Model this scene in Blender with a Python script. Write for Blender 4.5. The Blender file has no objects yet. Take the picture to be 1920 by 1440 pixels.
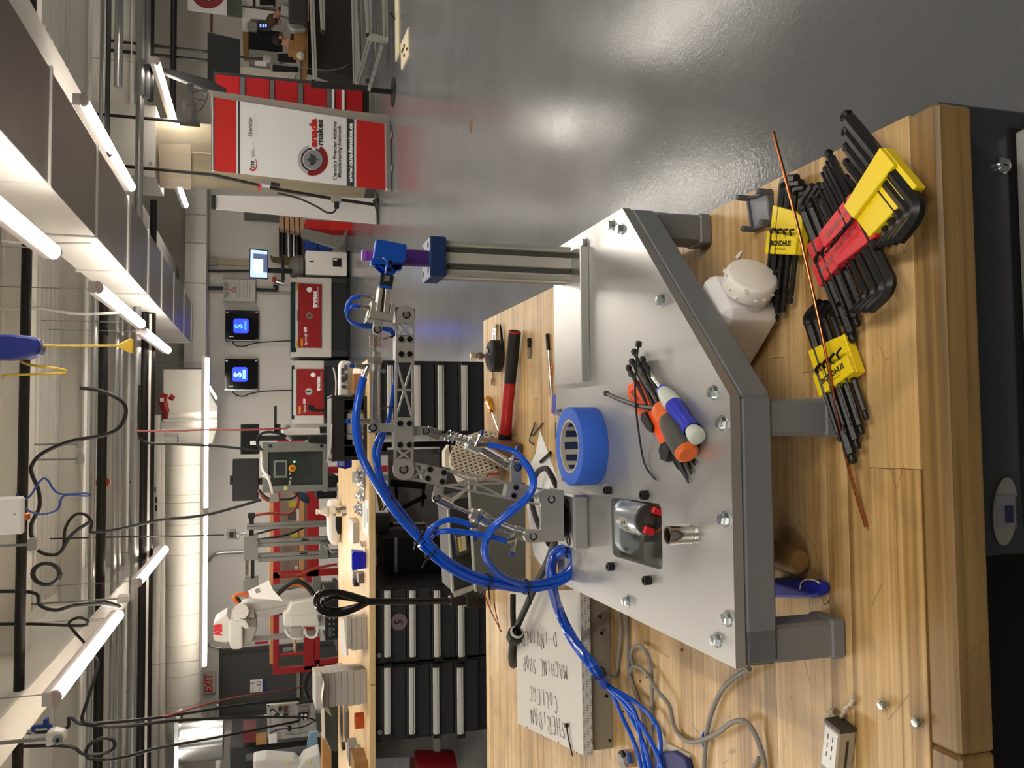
import bpy, math, random
from mathutils import Vector as V, Matrix
sc = bpy.context.scene
COL = sc.collection
random.seed(11)
PI = math.pi
# ------------------------------------------------------------------ camera
F, CAM, BZ, PT = 1553.0, V((0, 0, 1.51)), 0.87, 1.016     # focal in px, eye, bench top, fixture plate top
_p, _y, _r = math.radians(16.536), math.radians(2.868), math.radians(-.256)
_f = V((math.sin(_y)*math.cos(_p), math.cos(_y)*math.cos(_p), -math.sin(_p)))
_R = V((math.cos(_y), -math.sin(_y), 0)); _D = _f.cross(_R)
RT = _R*math.cos(_r) + _D*math.sin(_r); DN = _D*math.cos(_r) - _R*math.sin(_r)
cam = bpy.data.objects.new('camera', bpy.data.cameras.new('camera')); COL.objects.link(cam)
cam.matrix_world = Matrix(((DN.x, RT.x, -_f.x, CAM.x), (DN.y, RT.y, -_f.y, CAM.y), (DN.z, RT.z, -_f.z, CAM.z), (0, 0, 0, 1)))
cam.data.sensor_fit = 'HORIZONTAL'; cam.data.sensor_width = 36; cam.data.lens = F/1920*36
cam.data.clip_start = .02; cam.data.clip_end = 100
sc.camera = cam
# ------------------------------------------------------------------ light and exposure
TUBE, WORLD, EXPO = 26.0, 0.03, 0.95
w = bpy.data.worlds.new('world'); sc.world = w; w.use_nodes = True
w.node_tree.nodes['Background'].inputs[0].default_value = (.9, .95, 1, 1); w.node_tree.nodes['Background'].inputs[1].default_value = WORLD
sc.view_settings.view_transform = 'Standard'; sc.view_settings.look = 'None'
sc.view_settings.exposure = EXPO; sc.view_settings.gamma = 1; sc.view_settings.use_curve_mapping = False
sc.cycles.max_bounces = 8; sc.cycles.transparent_max_bounces = 12; sc.cycles.sample_clamp_indirect = 6
# ------------------------------------------------------------------ measuring: a sight line met with a plane of the room
def ray(x, y): return RT*(720-y) + DN*(x-960) + _f*F
def Z(x, y, z): d = ray(x, y); return CAM + d*((z-CAM.z)/d.z)
def Y(x, y, yy): d = ray(x, y); return CAM + d*(yy/d.y)
# ------------------------------------------------------------------ materials
def lin(h):
    h = h.lstrip('#'); c = [int(h[i:i+2], 16)/255 for i in (0, 2, 4)]
    return tuple(((a/12.92) if a <= .04045 else ((a+.055)/1.055)**2.4) for a in c)+(1,)
_M = {}
def mat(name, col='#888888', rough=.5, metal=0., var=0., vscale=8., bump=0., bscale=60., emit=0., trans=0., ior=1.45, alpha=1., coat=0., stretch=(1, 1, 1), rvar=0., sss=0.):
    if name in _M: return _M[name]
    m = bpy.data.materials.new(name); m.use_nodes = True; nt = m.node_tree; b = nt.nodes['Principled BSDF']; L = nt.links.new
    c = lin(col); b.inputs['Base Color'].default_value = c; b.inputs['Roughness'].default_value = rough; b.inputs['Metallic'].default_value = metal
    b.inputs['IOR'].default_value = ior; b.inputs['Transmission Weight'].default_value = trans; b.inputs['Alpha'].default_value = alpha; b.inputs['Coat Weight'].default_value = coat
    if sss: b.inputs['Subsurface Weight'].default_value = sss; b.inputs['Subsurface Radius'].default_value = (.02, .02, .02); b.inputs['Subsurface Scale'].default_value = 1
    if emit: b.inputs['Emission Color'].default_value = c; b.inputs['Emission Strength'].default_value = emit
    if var or bump or rvar:
        tc = nt.nodes.new('ShaderNodeTexCoord'); mp = nt.nodes.new('ShaderNodeMapping'); mp.inputs['Scale'].default_value = stretch; L(tc.outputs['Object'], mp.inputs[0])
    if var or rvar:
        n = nt.nodes.new('ShaderNodeTexNoise'); n.inputs['Scale'].default_value = vscale; n.inputs['Detail'].default_value = 5; n.inputs['Roughness'].default_value = .62; L(mp.outputs[0], n.inputs['Vector'])
    if var:
        r = nt.nodes.new('ShaderNodeValToRGB'); r.color_ramp.elements[0].position = .3; r.color_ramp.elements[1].position = .72
        r.color_ramp.elements[0].color = tuple(max(0, a*(1-var)) for a in c[:3])+(1,); r.color_ramp.elements[1].color = tuple(min(1, a*(1+var*.6)) for a in c[:3])+(1,)
        L(n.outputs[0], r.inputs[0]); L(r.outputs[0], b.inputs['Base Color'])
    if rvar:
        mr = nt.nodes.new('ShaderNodeMapRange'); mr.inputs['From Min'].default_value = .3; mr.inputs['From Max'].default_value = .7
        mr.inputs['To Min'].default_value = max(.02, rough-rvar); mr.inputs['To Max'].default_value = rough+rvar; L(n.outputs[0], mr.inputs[0]); L(mr.outputs[0], b.inputs['Roughness'])
    if bump:
        n2 = nt.nodes.new('ShaderNodeTexNoise'); n2.inputs['Scale'].default_value = bscale; n2.inputs['Detail'].default_value = 3; L(mp.outputs[0], n2.inputs['Vector'])
        bp = nt.nodes.new('ShaderNodeBump'); bp.inputs['Strength'].default_value = bump; bp.inputs['Distance'].default_value = .004; L(n2.outputs[0], bp.inputs['Height']); L(bp.outputs[0], b.inputs['Normal'])
    _M[name] = m; return m
def wood(name, lo, mid, hi, rand=.35, dirt=1., rough=.42, knots=0.):
    m = bpy.data.materials.new(name); m.use_nodes = True; nt = m.node_tree; N = nt.nodes.new; L = nt.links.new; b = nt.nodes['Principled BSDF']
    tc = N('ShaderNodeTexCoord'); oi = N('ShaderNodeObjectInfo'); off = N('ShaderNodeVectorMath'); off.operation = 'MULTIPLY_ADD'
    cx = N('ShaderNodeCombineXYZ'); L(oi.outputs['Random'], cx.inputs[0]); L(oi.outputs['Random'], cx.inputs[1]); L(oi.outputs['Random'], cx.inputs[2])
    off.inputs[1].default_value = (37, 11, 23); L(cx.outputs[0], off.inputs[0]); L(tc.outputs['Object'], off.inputs[2])
    def noise(scale, st, detail=5, dist=0., src=off.outputs[0]):
        mp = N('ShaderNodeMapping'); mp.inputs['Scale'].default_value = st; L(src, mp.inputs[0])
        n = N('ShaderNodeTexNoise'); n.inputs['Scale'].default_value = scale; n.inputs['Detail'].default_value = detail; n.inputs['Distortion'].default_value = dist; L(mp.outputs[0], n.inputs['Vector']); return n.outputs[0]
    g = noise(30, (.05, 3.6, 3.6), 7, .5); g2 = noise(9, (.12, 1.6, 1.6), 4, 1.5 if knots else .4)
    mx = N('ShaderNodeMath'); mx.operation = 'MULTIPLY_ADD'; mx.inputs[1].default_value = .55; L(g, mx.inputs[0])
    m2 = N('ShaderNodeMath'); m2.operation = 'MULTIPLY'; m2.inputs[1].default_value = .45; L(g2, m2.inputs[0]); L(m2.outputs[0], mx.inputs[2])
    ad = N('ShaderNodeMath'); ad.operation = 'MULTIPLY_ADD'; ad.inputs[1].default_value = rand; L(oi.outputs['Random'], ad.inputs[0])
    sb = N('ShaderNodeMath'); sb.operation = 'SUBTRACT'; sb.inputs[1].default_value = rand*.5; L(mx.outputs[0], sb.inputs[0]); L(sb.outputs[0], ad.inputs[2])
    r = N('ShaderNodeValToRGB'); e = r.color_ramp.elements; e[0].position = .34; e[0].color = lin(lo); e[1].position = .63; e[1].color = lin(hi); k = e.new(.47); k.color = lin(mid); L(ad.outputs[0], r.inputs[0])
    # worn dirt and thin scratches in world space
    gm = N('ShaderNodeNewGeometry')
    d1 = noise(9, (1, 1, 1), 9, .3, gm.outputs['Position']); rr = N('ShaderNodeValToRGB'); rr.color_ramp.elements[0].position = .50; rr.color_ramp.elements[1].position = .78; rr.color_ramp.elements[1].color = (.55*dirt,)*3+(1,); rr.color_ramp.elements[0].color = (0, 0, 0, 1); L(d1, rr.inputs[0])
    vo = N('ShaderNodeTexVoronoi'); vo.feature = 'DISTANCE_TO_EDGE'; vo.inputs['Scale'].default_value = 13
    mp = N('ShaderNodeMapping'); mp.inputs['Scale'].default_value = (.5, 1.6, 1); mp.inputs['Rotation'].default_value = (0, 0, .5); L(gm.outputs['Position'], mp.inputs[0]); L(mp.outputs[0], vo.inputs['Vector'])
    sr = N('ShaderNodeValToRGB'); sr.color_ramp.elements[0].color = (.55*dirt,)*3+(1,); sr.color_ramp.elements[1].color = (0, 0, 0, 1); sr.color_ramp.elements[1].position = .016; L(vo.outputs['Distance'], sr.inputs[0])
    gate = noise(13, (1, 1, 1), 3, 0, gm.outputs['Position']); gr = N('ShaderNodeMath'); gr.operation = 'GREATER_THAN'; gr.inputs[1].default_value = .53; L(gate, gr.inputs[0])
    gg = N('ShaderNodeMath'); gg.operation = 'MULTIPLY'; L(gr.outputs[0], gg.inputs[0]); L(sr.outputs[0], gg.inputs[1])
    mxx = N('ShaderNodeMath'); mxx.operation = 'MAXIMUM'; L(gg.outputs[0], mxx.inputs[0]); L(rr.outputs[0], mxx.inputs[1])
    mix = N('ShaderNodeMixRGB'); mix.inputs[2].default_value = lin('#5a4526'); L(mxx.outputs[0], mix.inputs[0]); L(r.outputs[0], mix.inputs[1]); L(mix.outputs[0], b.inputs['Base Color'])
    bp = N('ShaderNodeBump'); bp.inputs['Strength'].default_value = .25; bp.inputs['Distance'].default_value = .002; L(mx.outputs[0], bp.inputs['Height']); L(bp.outputs[0], b.inputs['Normal'])
    b.inputs['Roughness'].default_value = rough
    _M[name] = m; return m
# ------------------------------------------------------------------ mesh building
class MB:
    def __init__(s): s.v = []; s.f = []; s.sm = []
    def add(s, vs, fs, smooth=False):
        o = len(s.v); s.v += [V(a) for a in vs]; s.f += [tuple(i+o for i in f) for f in fs]; s.sm += [smooth]*len(fs); return s
    def obox(s, c, size, M=None, bev=0.):
        h = [a/2 for a in size]; b = min(bev, min(h)*.95)
        M = M or Matrix.Identity(3); c = V(c)
        if b <= 0:
            vs = [c + M @ V((h[0]*i, h[1]*j, h[2]*k)) for i in (-1, 1) for j in (-1, 1) for k in (-1, 1)]
            return s.add(vs, [(0, 1, 3, 2), (4, 6, 7, 5), (0, 4, 5, 1), (2, 3, 7, 6), (0, 2, 6, 4), (1, 5, 7, 3)])
        vs = []; ix = {}
        for i in (-1, 1):
            for j in (-1, 1):
                for k in (-1, 1):
                    for ax in range(3):
                        p = [i*(h[0]-b), j*(h[1]-b), k*(h[2]-b)]; p[ax] = (i, j, k)[ax]*h[ax]
                        ix[i, j, k, ax] = len(vs); vs.append(c + M @ V(p))
        fs = []
        for ax in range(3):
            o1, o2 = [a for a in range(3) if a != ax]
            for sg in (-1, 1):
                q = []
                for a, bb in ((-1, -1), (1, -1), (1, 1), (-1, 1)):
                    t = [0, 0, 0]; t[ax] = sg; t[o1] = a; t[o2] = bb; q.append(ix[t[0], t[1], t[2], ax])
                fs.append(q)
            for a in (-1, 1):
                for bb in (-1, 1):
                    t0 = [0, 0, 0]; t0[ax] = -1; t0[o1] = a; t0[o2] = bb; t1 = t0[:]; t1[ax] = 1
                    fs.append((ix[(*t0, o1)], ix[(*t1, o1)], ix[(*t1, o2)], ix[(*t0, o2)]))
        for i in (-1, 1):
            for j in (-1, 1):
                for k in (-1, 1): fs.append((ix[i, j, k, 0], ix[i, j, k, 1], ix[i, j, k, 2]))
        s.add(vs, fs); s.fix = True; return s
    def box(s, x0, x1, y0, y1, z0, z1, bev=0.):
        return s.obox(((x0+x1)/2, (y0+y1)/2, (z0+z1)/2), (abs(x1-x0), abs(y1-y0), abs(z1-z0)), None, bev)
    def tube(s, pts, r, n=8, caps=True, closed=False):
        pts = [V(p) for p in pts]; m = len(pts); rs = r if isinstance(r, (list, tuple)) else [r]*m
        rings = []; up = None
        for i, p in enumerate(pts):
            if closed: t = (pts[(i+1) % m]-pts[i-1])
            else: t = (pts[min(i+1, m-1)]-pts[max(i-1, 0)])
            if t.length < 1e-9: t = V((0, 0, 1))
            t.normalize()
            if up is None:
                up = t.orthogonal().normalized()
            else:
                up = (up - t*up.dot(t)); up = up.normalized() if up.length > 1e-6 else t.orthogonal().normalized()
            bi = t.cross(up); rings.append([p + (up*math.cos(2*PI*k/n) + bi*math.sin(2*PI*k/n))*rs[i] for k in range(n)])
        vs = [q for rg in rings for q in rg]; fs = []
        for i in range(m if closed else m-1):
            j = (i+1) % m
            for k in range(n): fs.append((i*n+k, i*n+(k+1) % n, j*n+(k+1) % n, j*n+k))
        s.add(vs, fs, n > 6)
        if caps and not closed: s.add(rings[0], [tuple(reversed(range(n)))]); s.add(rings[-1], [tuple(range(n))])
        return s
    def cyl(s, p0, p1, r0, r1=None, n=20, caps=True): return s.tube([p0, p1], [r0, r0 if r1 is None else r1], n, caps)
    def lathe(s, prof, p0=(0, 0, 0), axis=(0, 0, 1), n=24, smooth=True):
        a = V(axis).normalized(); u = a.orthogonal().normalized(); bb = a.cross(u); p0 = V(p0); vs = []; fs = []
        for r, h in prof:
            for k in range(n): vs.append(p0 + a*h + (u*math.cos(2*PI*k/n) + bb*math.sin(2*PI*k/n))*r)
        for i in range(len(prof)-1):
            for k in range(n): fs.append((i*n+k, i*n+(k+1) % n, (i+1)*n+(k+1) % n, (i+1)*n+k))
        s.add(vs, fs, smooth); return s
    def prism(s, poly, d):
        poly = [V(p) for p in poly]; d = V(d); n = len(poly)
        nr = sum(((poly[i]).cross(poly[(i+1) % n]) for i in range(n)), V())
        if nr.dot(d) > 0: poly = poly[::-1]
        s.add(poly + [p+d for p in poly], [tuple(range(n)), tuple(range(2*n-1, n-1, -1))] + [(i, i+n, (i+1) % n+n, (i+1) % n) for i in range(n)]); return s
    def ball(s, c, r, n=12, sq=(1, 1, 1)):
        m = max(6, n//2); c = V(c); vs = [c+V((0, 0, r*sq[2]))]; fs = []
        for i in range(1, m):
            for k in range(n):
                a, b = PI*i/m, 2*PI*k/n; vs.append(c+V((r*math.sin(a)*math.cos(b)*sq[0], r*math.sin(a)*math.sin(b)*sq[1], r*math.cos(a)*sq[2])))
        vs.append(c-V((0, 0, r*sq[2]))); e = len(vs)-1
        for k in range(n): fs.append((0, 1+k, 1+(k+1) % n)); fs.append((e, e-n+(k+1) % n, e-n+k))
        for i in range(m-2):
            for k in range(n): fs.append((1+i*n+k, 1+(i+1)*n+k, 1+(i+1)*n+(k+1) % n, 1+i*n+(k+1) % n))
        return s.add(vs, fs, True)
    def px(s, poly, yy, depth):                      # outline measured on the plane y = yy, given real depth behind it
        return s.prism([Y(a, b, yy) for a, b in poly], (0, depth, 0))
    def pbox(s, x0, x1, y0, y1, yy, depth, bev=0.):  # upright box, front face measured on the plane y = yy
        a, b = (x0+x1)/2, (y0+y1)/2
        return s.box(Y(a, y1, yy).x, Y(a, y0, yy).x, yy, yy+depth, Y(x1, b, yy).z, Y(x0, b, yy).z, bev)
def smoothpath(pts, k=6, closed=False):
    pts = [V(p) for p in pts]; n = len(pts); out = []
    for i in range(n if closed else n-1):
        g = lambda j: pts[j % n] if closed else pts[max(0, min(n-1, j))]
        a, b, c, d = g(i-1), g(i), g(i+1), g(i+2)
        for q in range(k):
            t = q/k; out.append(.5*((2*b)+(c-a)*t+(2*a-5*b+4*c-d)*t*t+(3*b-a-3*c+d)*t**3))
    if not closed: out.append(pts[-1])
    return out
def PP(lst):                                          # (px, px, 'y' or 'z', value) -> points in the room
    return [Y(a, b, v) if m == 'y' else Z(a, b, v) for a, b, m, v in lst]
def tag(o, label=None, cat=None, group=None, kind=None):
    if label: o['label'] = label
    if cat: o['category'] = cat
    if group: o['group'] = group
    if kind: o['kind'] = kind
    return o
def thing(name, label, cat, loc=(0, 0, 0), group=None, rot=None):
    o = bpy.data.objects.new(name, None); COL.objects.link(o); o.location = loc; o.empty_display_size = .05
    if rot is not None: o.rotation_euler = rot
    return tag(o, label, cat, group)
def obj(name, mb, m, parent=None, label=None, cat=None, group=None, kind=None, bev=0., sub=0, local=False):
    me = bpy.data.meshes.new(name)
    vs = mb.v
    o = bpy.data.objects.new(name, me); COL.objects.link(o)
    if parent is None and vs:
        lo = V((min(v.x for v in vs), min(v.y for v in vs), min(v.z for v in vs))); hi = V((max(v.x for v in vs), max(v.y for v in vs), 0))
        b = V(((lo.x+hi.x)/2, (lo.y+hi.y)/2, lo.z)); o.location = b; vs = [v-b for v in vs]
    me.from_pydata([tuple(v) for v in vs], [], mb.f)
    for p, q in zip(me.polygons, mb.sm): p.use_smooth = q
    if getattr(mb, 'fix', False):
        import bmesh
        bm = bmesh.new(); bm.from_mesh(me); bmesh.ops.recalc_face_normals(bm, faces=bm.faces); bm.to_mesh(me); bm.free()
    me.update()
    if any(mb.sm): me.set_sharp_from_angle(angle=.7)
    if m: me.materials.append(m)
    if parent is not None:
        o.parent = parent
        if not local:
            if parent.parent is None: o.matrix_parent_inverse = Matrix.Translation(-parent.location)
    if bev:
        k = o.modifiers.new('bevel', 'BEVEL'); k.width = bev; k.segments = 2; k.limit_method = 'ANGLE'; k.angle_limit = .6
    if sub: k = o.modifiers.new('sub', 'SUBSURF'); k.levels = sub; k.render_levels = sub
    return tag(o, label, cat, group, kind)
def put(name, mb, m, label, cat, group=None, **k): return obj(name, mb, m, None, label, cat, group, **k)
def copytree(o, parent=None):
    c = o.copy(); COL.objects.link(c)
    if parent is not None: c.parent = parent; c.matrix_parent_inverse = o.matrix_parent_inverse.copy()
    for ch in list(o.children): copytree(ch, c)
    return c
def text(s, size, org, ux, uy, m, parent, width=None, align='CENTER', shear=0., bold=0., name='lettering', th=.0004, local=False):
    cu = bpy.data.curves.new('t', 'FONT'); cu.body = s; cu.size = 1; cu.align_x = align; cu.align_y = 'CENTER'; cu.shear = shear; cu.offset = bold; cu.resolution_u = 2
    to = bpy.data.objects.new('t', cu); COL.objects.link(to)
    dg = bpy.context.evaluated_depsgraph_get(); me = bpy.data.meshes.new_from_object(to.evaluated_get(dg))
    bpy.data.objects.remove(to); bpy.data.curves.remove(cu)
    ux, uy = V(ux).normalized(), V(uy).normalized(); n = ux.cross(uy).normalized(); uy = n.cross(ux)
    xs = [v.co.x for v in me.vertices]; w0 = (max(xs)-min(xs)) or 1
    sx = size if width is None else width/w0
    mb = MB(); mb.add([V(org)+ux*(v.co.x*sx)+uy*(v.co.y*size)+n*th for v in me.vertices], [tuple(p.vertices) for p in me.polygons])
    bpy.data.meshes.remove(me)
    return obj(name, mb, m, parent, local=local)
def Rz(a): return Matrix.Rotation(a, 3, 'Z')
def frame(d, up=(0, 0, 1)):                           # matrix whose x runs along d
    x = V(d).normalized(); z = V(up); y = z.cross(x)
    y = y.normalized() if y.length > 1e-6 else x.orthogonal().normalized(); z = x.cross(y); return Matrix((x, y, z)).transposed()
def hexnut(mb, p, axis, r, h): return mb.tube([V(p), V(p)+V(axis).normalized()*h], r, 6)
# shared materials
ALU = mat('brushed_aluminium', '#c4c4c2', .34, 1., var=.06, vscale=40, stretch=(1, 1, 6), rvar=.05)
ALUP = mat('aluminium_plate', '#bbbbb9', .40, .75, var=.07, vscale=7, rvar=.1)
ALUD = mat('dull_aluminium', '#a6a6a4', .4, .85, var=.05)
STEEL = mat('bright_steel', '#d2d2d4', .16, 1.)
ZINC = mat('zinc_plated_steel', '#bcc2c4', .24, 1.)
BLK = mat('black_plastic', '#151515', .45); BLKM = mat('black_oxide_steel', '#1b1b1c', .38, .3); BLKS = mat('matt_black', '#0b0b0c', .7)
RUB = mat('black_rubber', '#161616', .6)
CHAR = mat('charcoal_paint', '#33353a', .42); CHAR2 = mat('charcoal_drawer_paint', '#2c2d2f', .5)
GREYP = mat('grey_enamel', '#75787c', .36, var=.04); GREYB = mat('grey_box_paint', '#8b8d88', .5)
WHT = mat('white_paint', '#dedbd4', .5); WHTP = mat('white_plastic', '#e2e0da', .38); PAPER = mat('white_paper', '#f0efec', .8)
BLUEH = mat('blue_hose', '#0a55d2', .25, coat=.2); BLUEA = mat('blue_anodised', '#1556b0', .3, .35); NAVY = mat('navy_anodised', '#1d3157', .35, .3)
NAVYP = mat('navy_plastic', '#16259c', .35); RED = mat('red_paint', '#b51d22', .4); REDD = mat('dark_red_paint', '#8d1519', .45); CREDIT = mat('yellow_plastic', '#f2d21d', .42)
INK = mat('black_ink', '#141414', .7); WINK = mat('white_ink', '#f2f2f2', .6); RINK = mat('red_ink', '#c81e22', .6)
CORDB = mat('black_cord', '#141414', .5)
CARD = mat('brown_card', '#8f6a3c', .8, var=.08)
WOODT = wood('worn_maple', '#8d6b3b', '#c09b63', '#d8b985', .13, 1.0)
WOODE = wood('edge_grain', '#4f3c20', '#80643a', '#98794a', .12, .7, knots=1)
WOODB = wood('new_maple', '#cda977', '#dcbd8c', '#e8cfa4', .12, .15, .4)
# ================================================================== the setting
X0, X1, Y0, YW, ZC = -8.5, 9.5, -6.0, 16.7, 3.75
FLOORM = mat('grey_epoxy', '#66686a', .19, var=.07, vscale=1.6, bump=.17, bscale=75, rvar=.05)
WALLM = mat('white_wall', '#cfcbc4', .6, var=.03, vscale=2, bump=.1, bscale=30); DECKM = mat('white_deck', '#d3d2cb', .5, .1)
def struct(name, mb, m, **k): return obj(name, mb, m, None, kind='structure', **k)
struct('floor', MB().box(X0, X1, Y0, YW, -.1, 0), FLOORM)
struct('wall_back', MB().box(X0, X1, YW, YW+.15, 0, ZC+.2), WALLM)
struct('wall_left', MB().box(X0-.15, X0, Y0, YW+.15, 0, ZC+.2), WALLM)
struct('wall_right', MB().box(X1, X1+.15, Y0, YW+.15, 0, ZC+.2), WALLM)
struct('wall_front', MB().box(X0, X1, Y0-.15, Y0, 0, ZC+.2), WALLM)
prof = []; y = Y0
while y < YW:
    prof += [(y, ZC), (y+.07, ZC), (y+.09, ZC+.045), (y+.16, ZC+.045)]; y += .18
mb = MB(); mb.add([V((x, a, b)) for a, b in prof for x in (X0-.1, X1+.1)], [(2*i, 2*i+1, 2*i+3, 2*i+2) for i in range(len(prof)-1)])
mb.add([V((X0-.1, Y0, ZC+.15)), V((X1+.1, Y0, ZC+.15)), V((X1+.1, YW+.2, ZC+.15)), V((X0-.1, YW+.2, ZC+.15))], [(0, 1, 2, 3)])
struct('ceiling', mb, DECKM)
STW = mat('white_steelwork', '#d8d5cc', .45)
def ibeam(name, a, b, h, wd, tf=.02, m=STW):        # a,b = ends of the bottom flange centre line
    a, b = V(a), V(b); M = frame(b-a); L = (b-a).length; c = (a+b)/2; mb = MB()
    mb.obox(c+V((0, 0, tf/2)), (L, wd, tf), M); mb.obox(c+V((0, 0, h-tf/2)), (L, wd, tf), M); mb.obox(c+V((0, 0, h/2)), (L, .014, h-2*tf), M)
    return struct(name, mb, m)
ibeam('trim_1', (-1.97, Y0, 3.10), (-1.97, YW, 3.10), ZC-3.10, .30)
ibeam('trim_2', (2.86, Y0, 3.10), (2.86, YW, 3.10), ZC-3.10, .24)
for i, (px, z, wd) in enumerate(((241, 3.42, .2), (160, 3.5, .16), (60, 3.5, .16))):
    yy = Z(px, 800, z).y; ibeam('trim_%d' % (3+i), (X0, yy, z), (X1, yy, z), ZC-z, wd)
# square sheet metal duct along the hall
DUCTM = mat('galvanised_duct_paint', '#d7d4cd', .4, .1); DUCTU = mat('shaded_duct_paint', '#8d8883', .42, .3, var=.05, vscale=3)  # grey of the duct underside stands for the shade below it
t = thing('air_duct', 'long square white sheet metal duct hanging under the ceiling beside the tube lights', 'duct', (1.86, 8, 2.8))
obj('duct_shell', MB().box(1.50, 2.22, -5, YW-.75, 2.803, 3.23), DUCTM, t)
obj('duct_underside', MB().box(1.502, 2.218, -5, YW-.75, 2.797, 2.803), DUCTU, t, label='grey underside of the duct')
for px, py, wd in ((92, 200, .02), (180, 300, .02), (239, 440, .09), (277, 470, .09), (302, 480, .02), (325, 520, .03), (344, 540, .03), (358, 560, .03), (372, 580, .03)):
    yy = Z(px, py, 2.8).y; m_ = MB(); m_.box(1.485, 2.235, yy-wd/2, yy+wd/2, 2.782, 3.245)
    obj('duct_flange', m_, DUCTM, t)
# concrete column and its collar
CONC = mat('raw_concrete', '#a39880', .8, var=.2, vscale=5, stretch=(1, 1, .15), bump=.2, bscale=40)
cx = (Z(715, 290, 0)+V((0, .35, 0))); CR = .44
cc = V((Y(500, 290, 11.9).x, 12.2, 0))
t = thing('round_column', 'thick round raw concrete column standing behind the roll-up banner', 'column', cc)
obj('shaft', MB().cyl(cc, cc+V((0, 0, 2.93)), CR, n=40), CONC, t)
obj('collar', MB().box(cc.x-.48, cc.x+.48, cc.y-.48, cc.y+.48, 2.93, ZC), STW, t); obj('base_skirt', MB().cyl(cc, cc+V((0, 0, .14)), CR+.03, n=40), mat('dark_skirt', '#4d4d4d', .5), t)
for sx in (-.3, .3):
    for sz in (2.99, 3.1): obj('bolt', MB().cyl((cc.x+sx, cc.y-.5, sz), (cc.x+sx, cc.y-.475, sz), .02, n=6), ZINC, t)
obj('seam_strip', MB().box(cc.x-.1, cc.x-.085, cc.y-CR-.005, cc.y-CR+.01, 1.2, 2.5), mat('pale_seam', '#c9c2b2', .8), t)
# ------------------------------------------------------------------ tube lights
LENS = mat('lit_diffuser', '#fff6ea', .4, emit=TUBE); HOUS = mat('lamp_housing', '#c9c3c1', .45); WIRE = mat('hanging_wire', '#8c8c8a', .4, .6)
_tl = None
def tube_light(x, y0, z, label, group=None, L=2.44, alongx=False):
    global _tl
    if _tl is None:
        t = thing('tube_light', label, 'light', (0, 0, 0), group)
        mb = MB(); mb.box(-.045, .045, 0, L, .03, .09, .006); obj('housing', mb, HOUS, t)
        pr = [(.048*math.cos(a), -.048*math.sin(a)*1.0+.03) for a in [PI*i/10 for i in range(11)]]
        mb = MB(); mb.add([V((a, q, b)) for q in (.035, L-.035) for a, b in pr], [(i, i+1, i+12, i+11) for i in range(10)]+[tuple(range(10, -1, -1)), tuple(range(11, 22))], True); mb.fix = True
        obj('diffuser', mb, LENS, t)
        for q in (0, L-.035):
            mb = MB(); mb.prism([V((a*1.06, q, b-.003 if b < .03 else b)) for a, b in pr], (0, .035, 0)); obj('end_cap', mb, mat('lamp_end_cap', '#b9a9a6', .5), t)
        for q in (.12, L-.12): obj('hanger', MB().cyl((0, q, .09), (0, q, .95), .004, n=5), WIRE, t)
        _tl = t
    else: t = copytree(_tl); t['label'] = label
    t.location = (x, y0, z); t.rotation_euler = (0, 0, -PI/2 if alongx else 0)
    if group: t['group'] = group
    elif 'group' in t: del t['group']
    return t
G = 'tube lights under the ceiling'
tube_light(-1.70, 5.90, 2.76, 'bright tube light below the left beam, nearest one left of the duct', G)
tube_light(-1.62, 9.50, 2.76, 'short looking tube light just beyond the nearest tube below the left beam', G)
tube_light(1.10, 7.10, 2.76, 'brightest tube light hanging close beside the white side of the duct', G)
tube_light(1.04, 9.60, 2.76, 'tube light beside the duct, the next one beyond the brightest one', G)
tube_light(4.36, 10.45, 2.76, 'tube light hanging over the television, right of the concrete column', G)
tube_light(2.50, 6.86, 2.84, 'glaring tube light between the duct and the concrete column', G)
p = Z(346, 384, 2.8); tube_light(p.x, p.y-2.4, 2.76, 'far tube light ending just past the duct near the back wall', G)
p = Y(386, 660, 14); q = Y(378, 1270, 14)
tube_light(p.x-2.5, 14, p.z-.03, 'right half of the long row of lit tubes along the back duct', 'long lit row along the back duct', alongx=True)
tube_light(p.x-4.96, 14, p.z-.03, 'left half of the long row of lit tubes, ending by the exit sign', 'long lit row along the back duct', alongx=True)
for i, (x, yy) in enumerate(((-1.7, 2.1), (1.1, 3.3), (4.4, 6.4), (4.4, 2.4), (-5, 2), (-5, 6), (-5, 10), (7.2, 9), (1.1, -1.4), (-1.7, -2.2))):  # out of view; the pair behind the camera is added for more light
    tube_light(x, yy, 2.76, 'tube light of the same rows, hanging over the near half of the hall', 'tube lights out of the picture')
# ------------------------------------------------------------------ insulated duct with elbow along the back wall
INS = mat('insulated_duct_wrap', '#e2ded2', .55, var=.02)
t = thing('insulated_duct', 'big white wrapped duct along the back wall with an elbow at its left end', 'duct', Y(345, 1100, 14.9))
y1 = 14.5; a = Y(306, 835, y1); b = Y(374, 1330, y1); zt, zb = a.z, b.z; rr = (zt-zb)/2; zc = (zt+zb)/2
xr, xl = a.x, Y(340, 1345, y1).x
mb = MB(); mb.tube([V((xr, y1+rr, zc)), V((xl, y1+rr, zc))], rr, 28); obj('straight_run', mb, INS, t)
for q in (xl+.4, xr-.6): obj('hanger', MB().cyl((q, y1+rr, zt-.01), (q, y1+rr, ZC), .012, n=6), WIRE, t)
arc = [V((xl-.55*math.sin(q), y1+rr, zc-.55*(1-math.cos(q)))) for q in [PI/2*i/8 for i in range(9)]]
obj('elbow', MB().tube(arc, rr, 28), INS, t)
for k in range(9):
    x = xl + (xr-xl)*(k+.3)/9; obj('wrap_seam', MB().cyl((x, y1+rr, zc), (x+.02, y1+rr, zc), rr+.006, n=28), mat('seam_tape', '#cbc6b8', .5), t)
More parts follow.
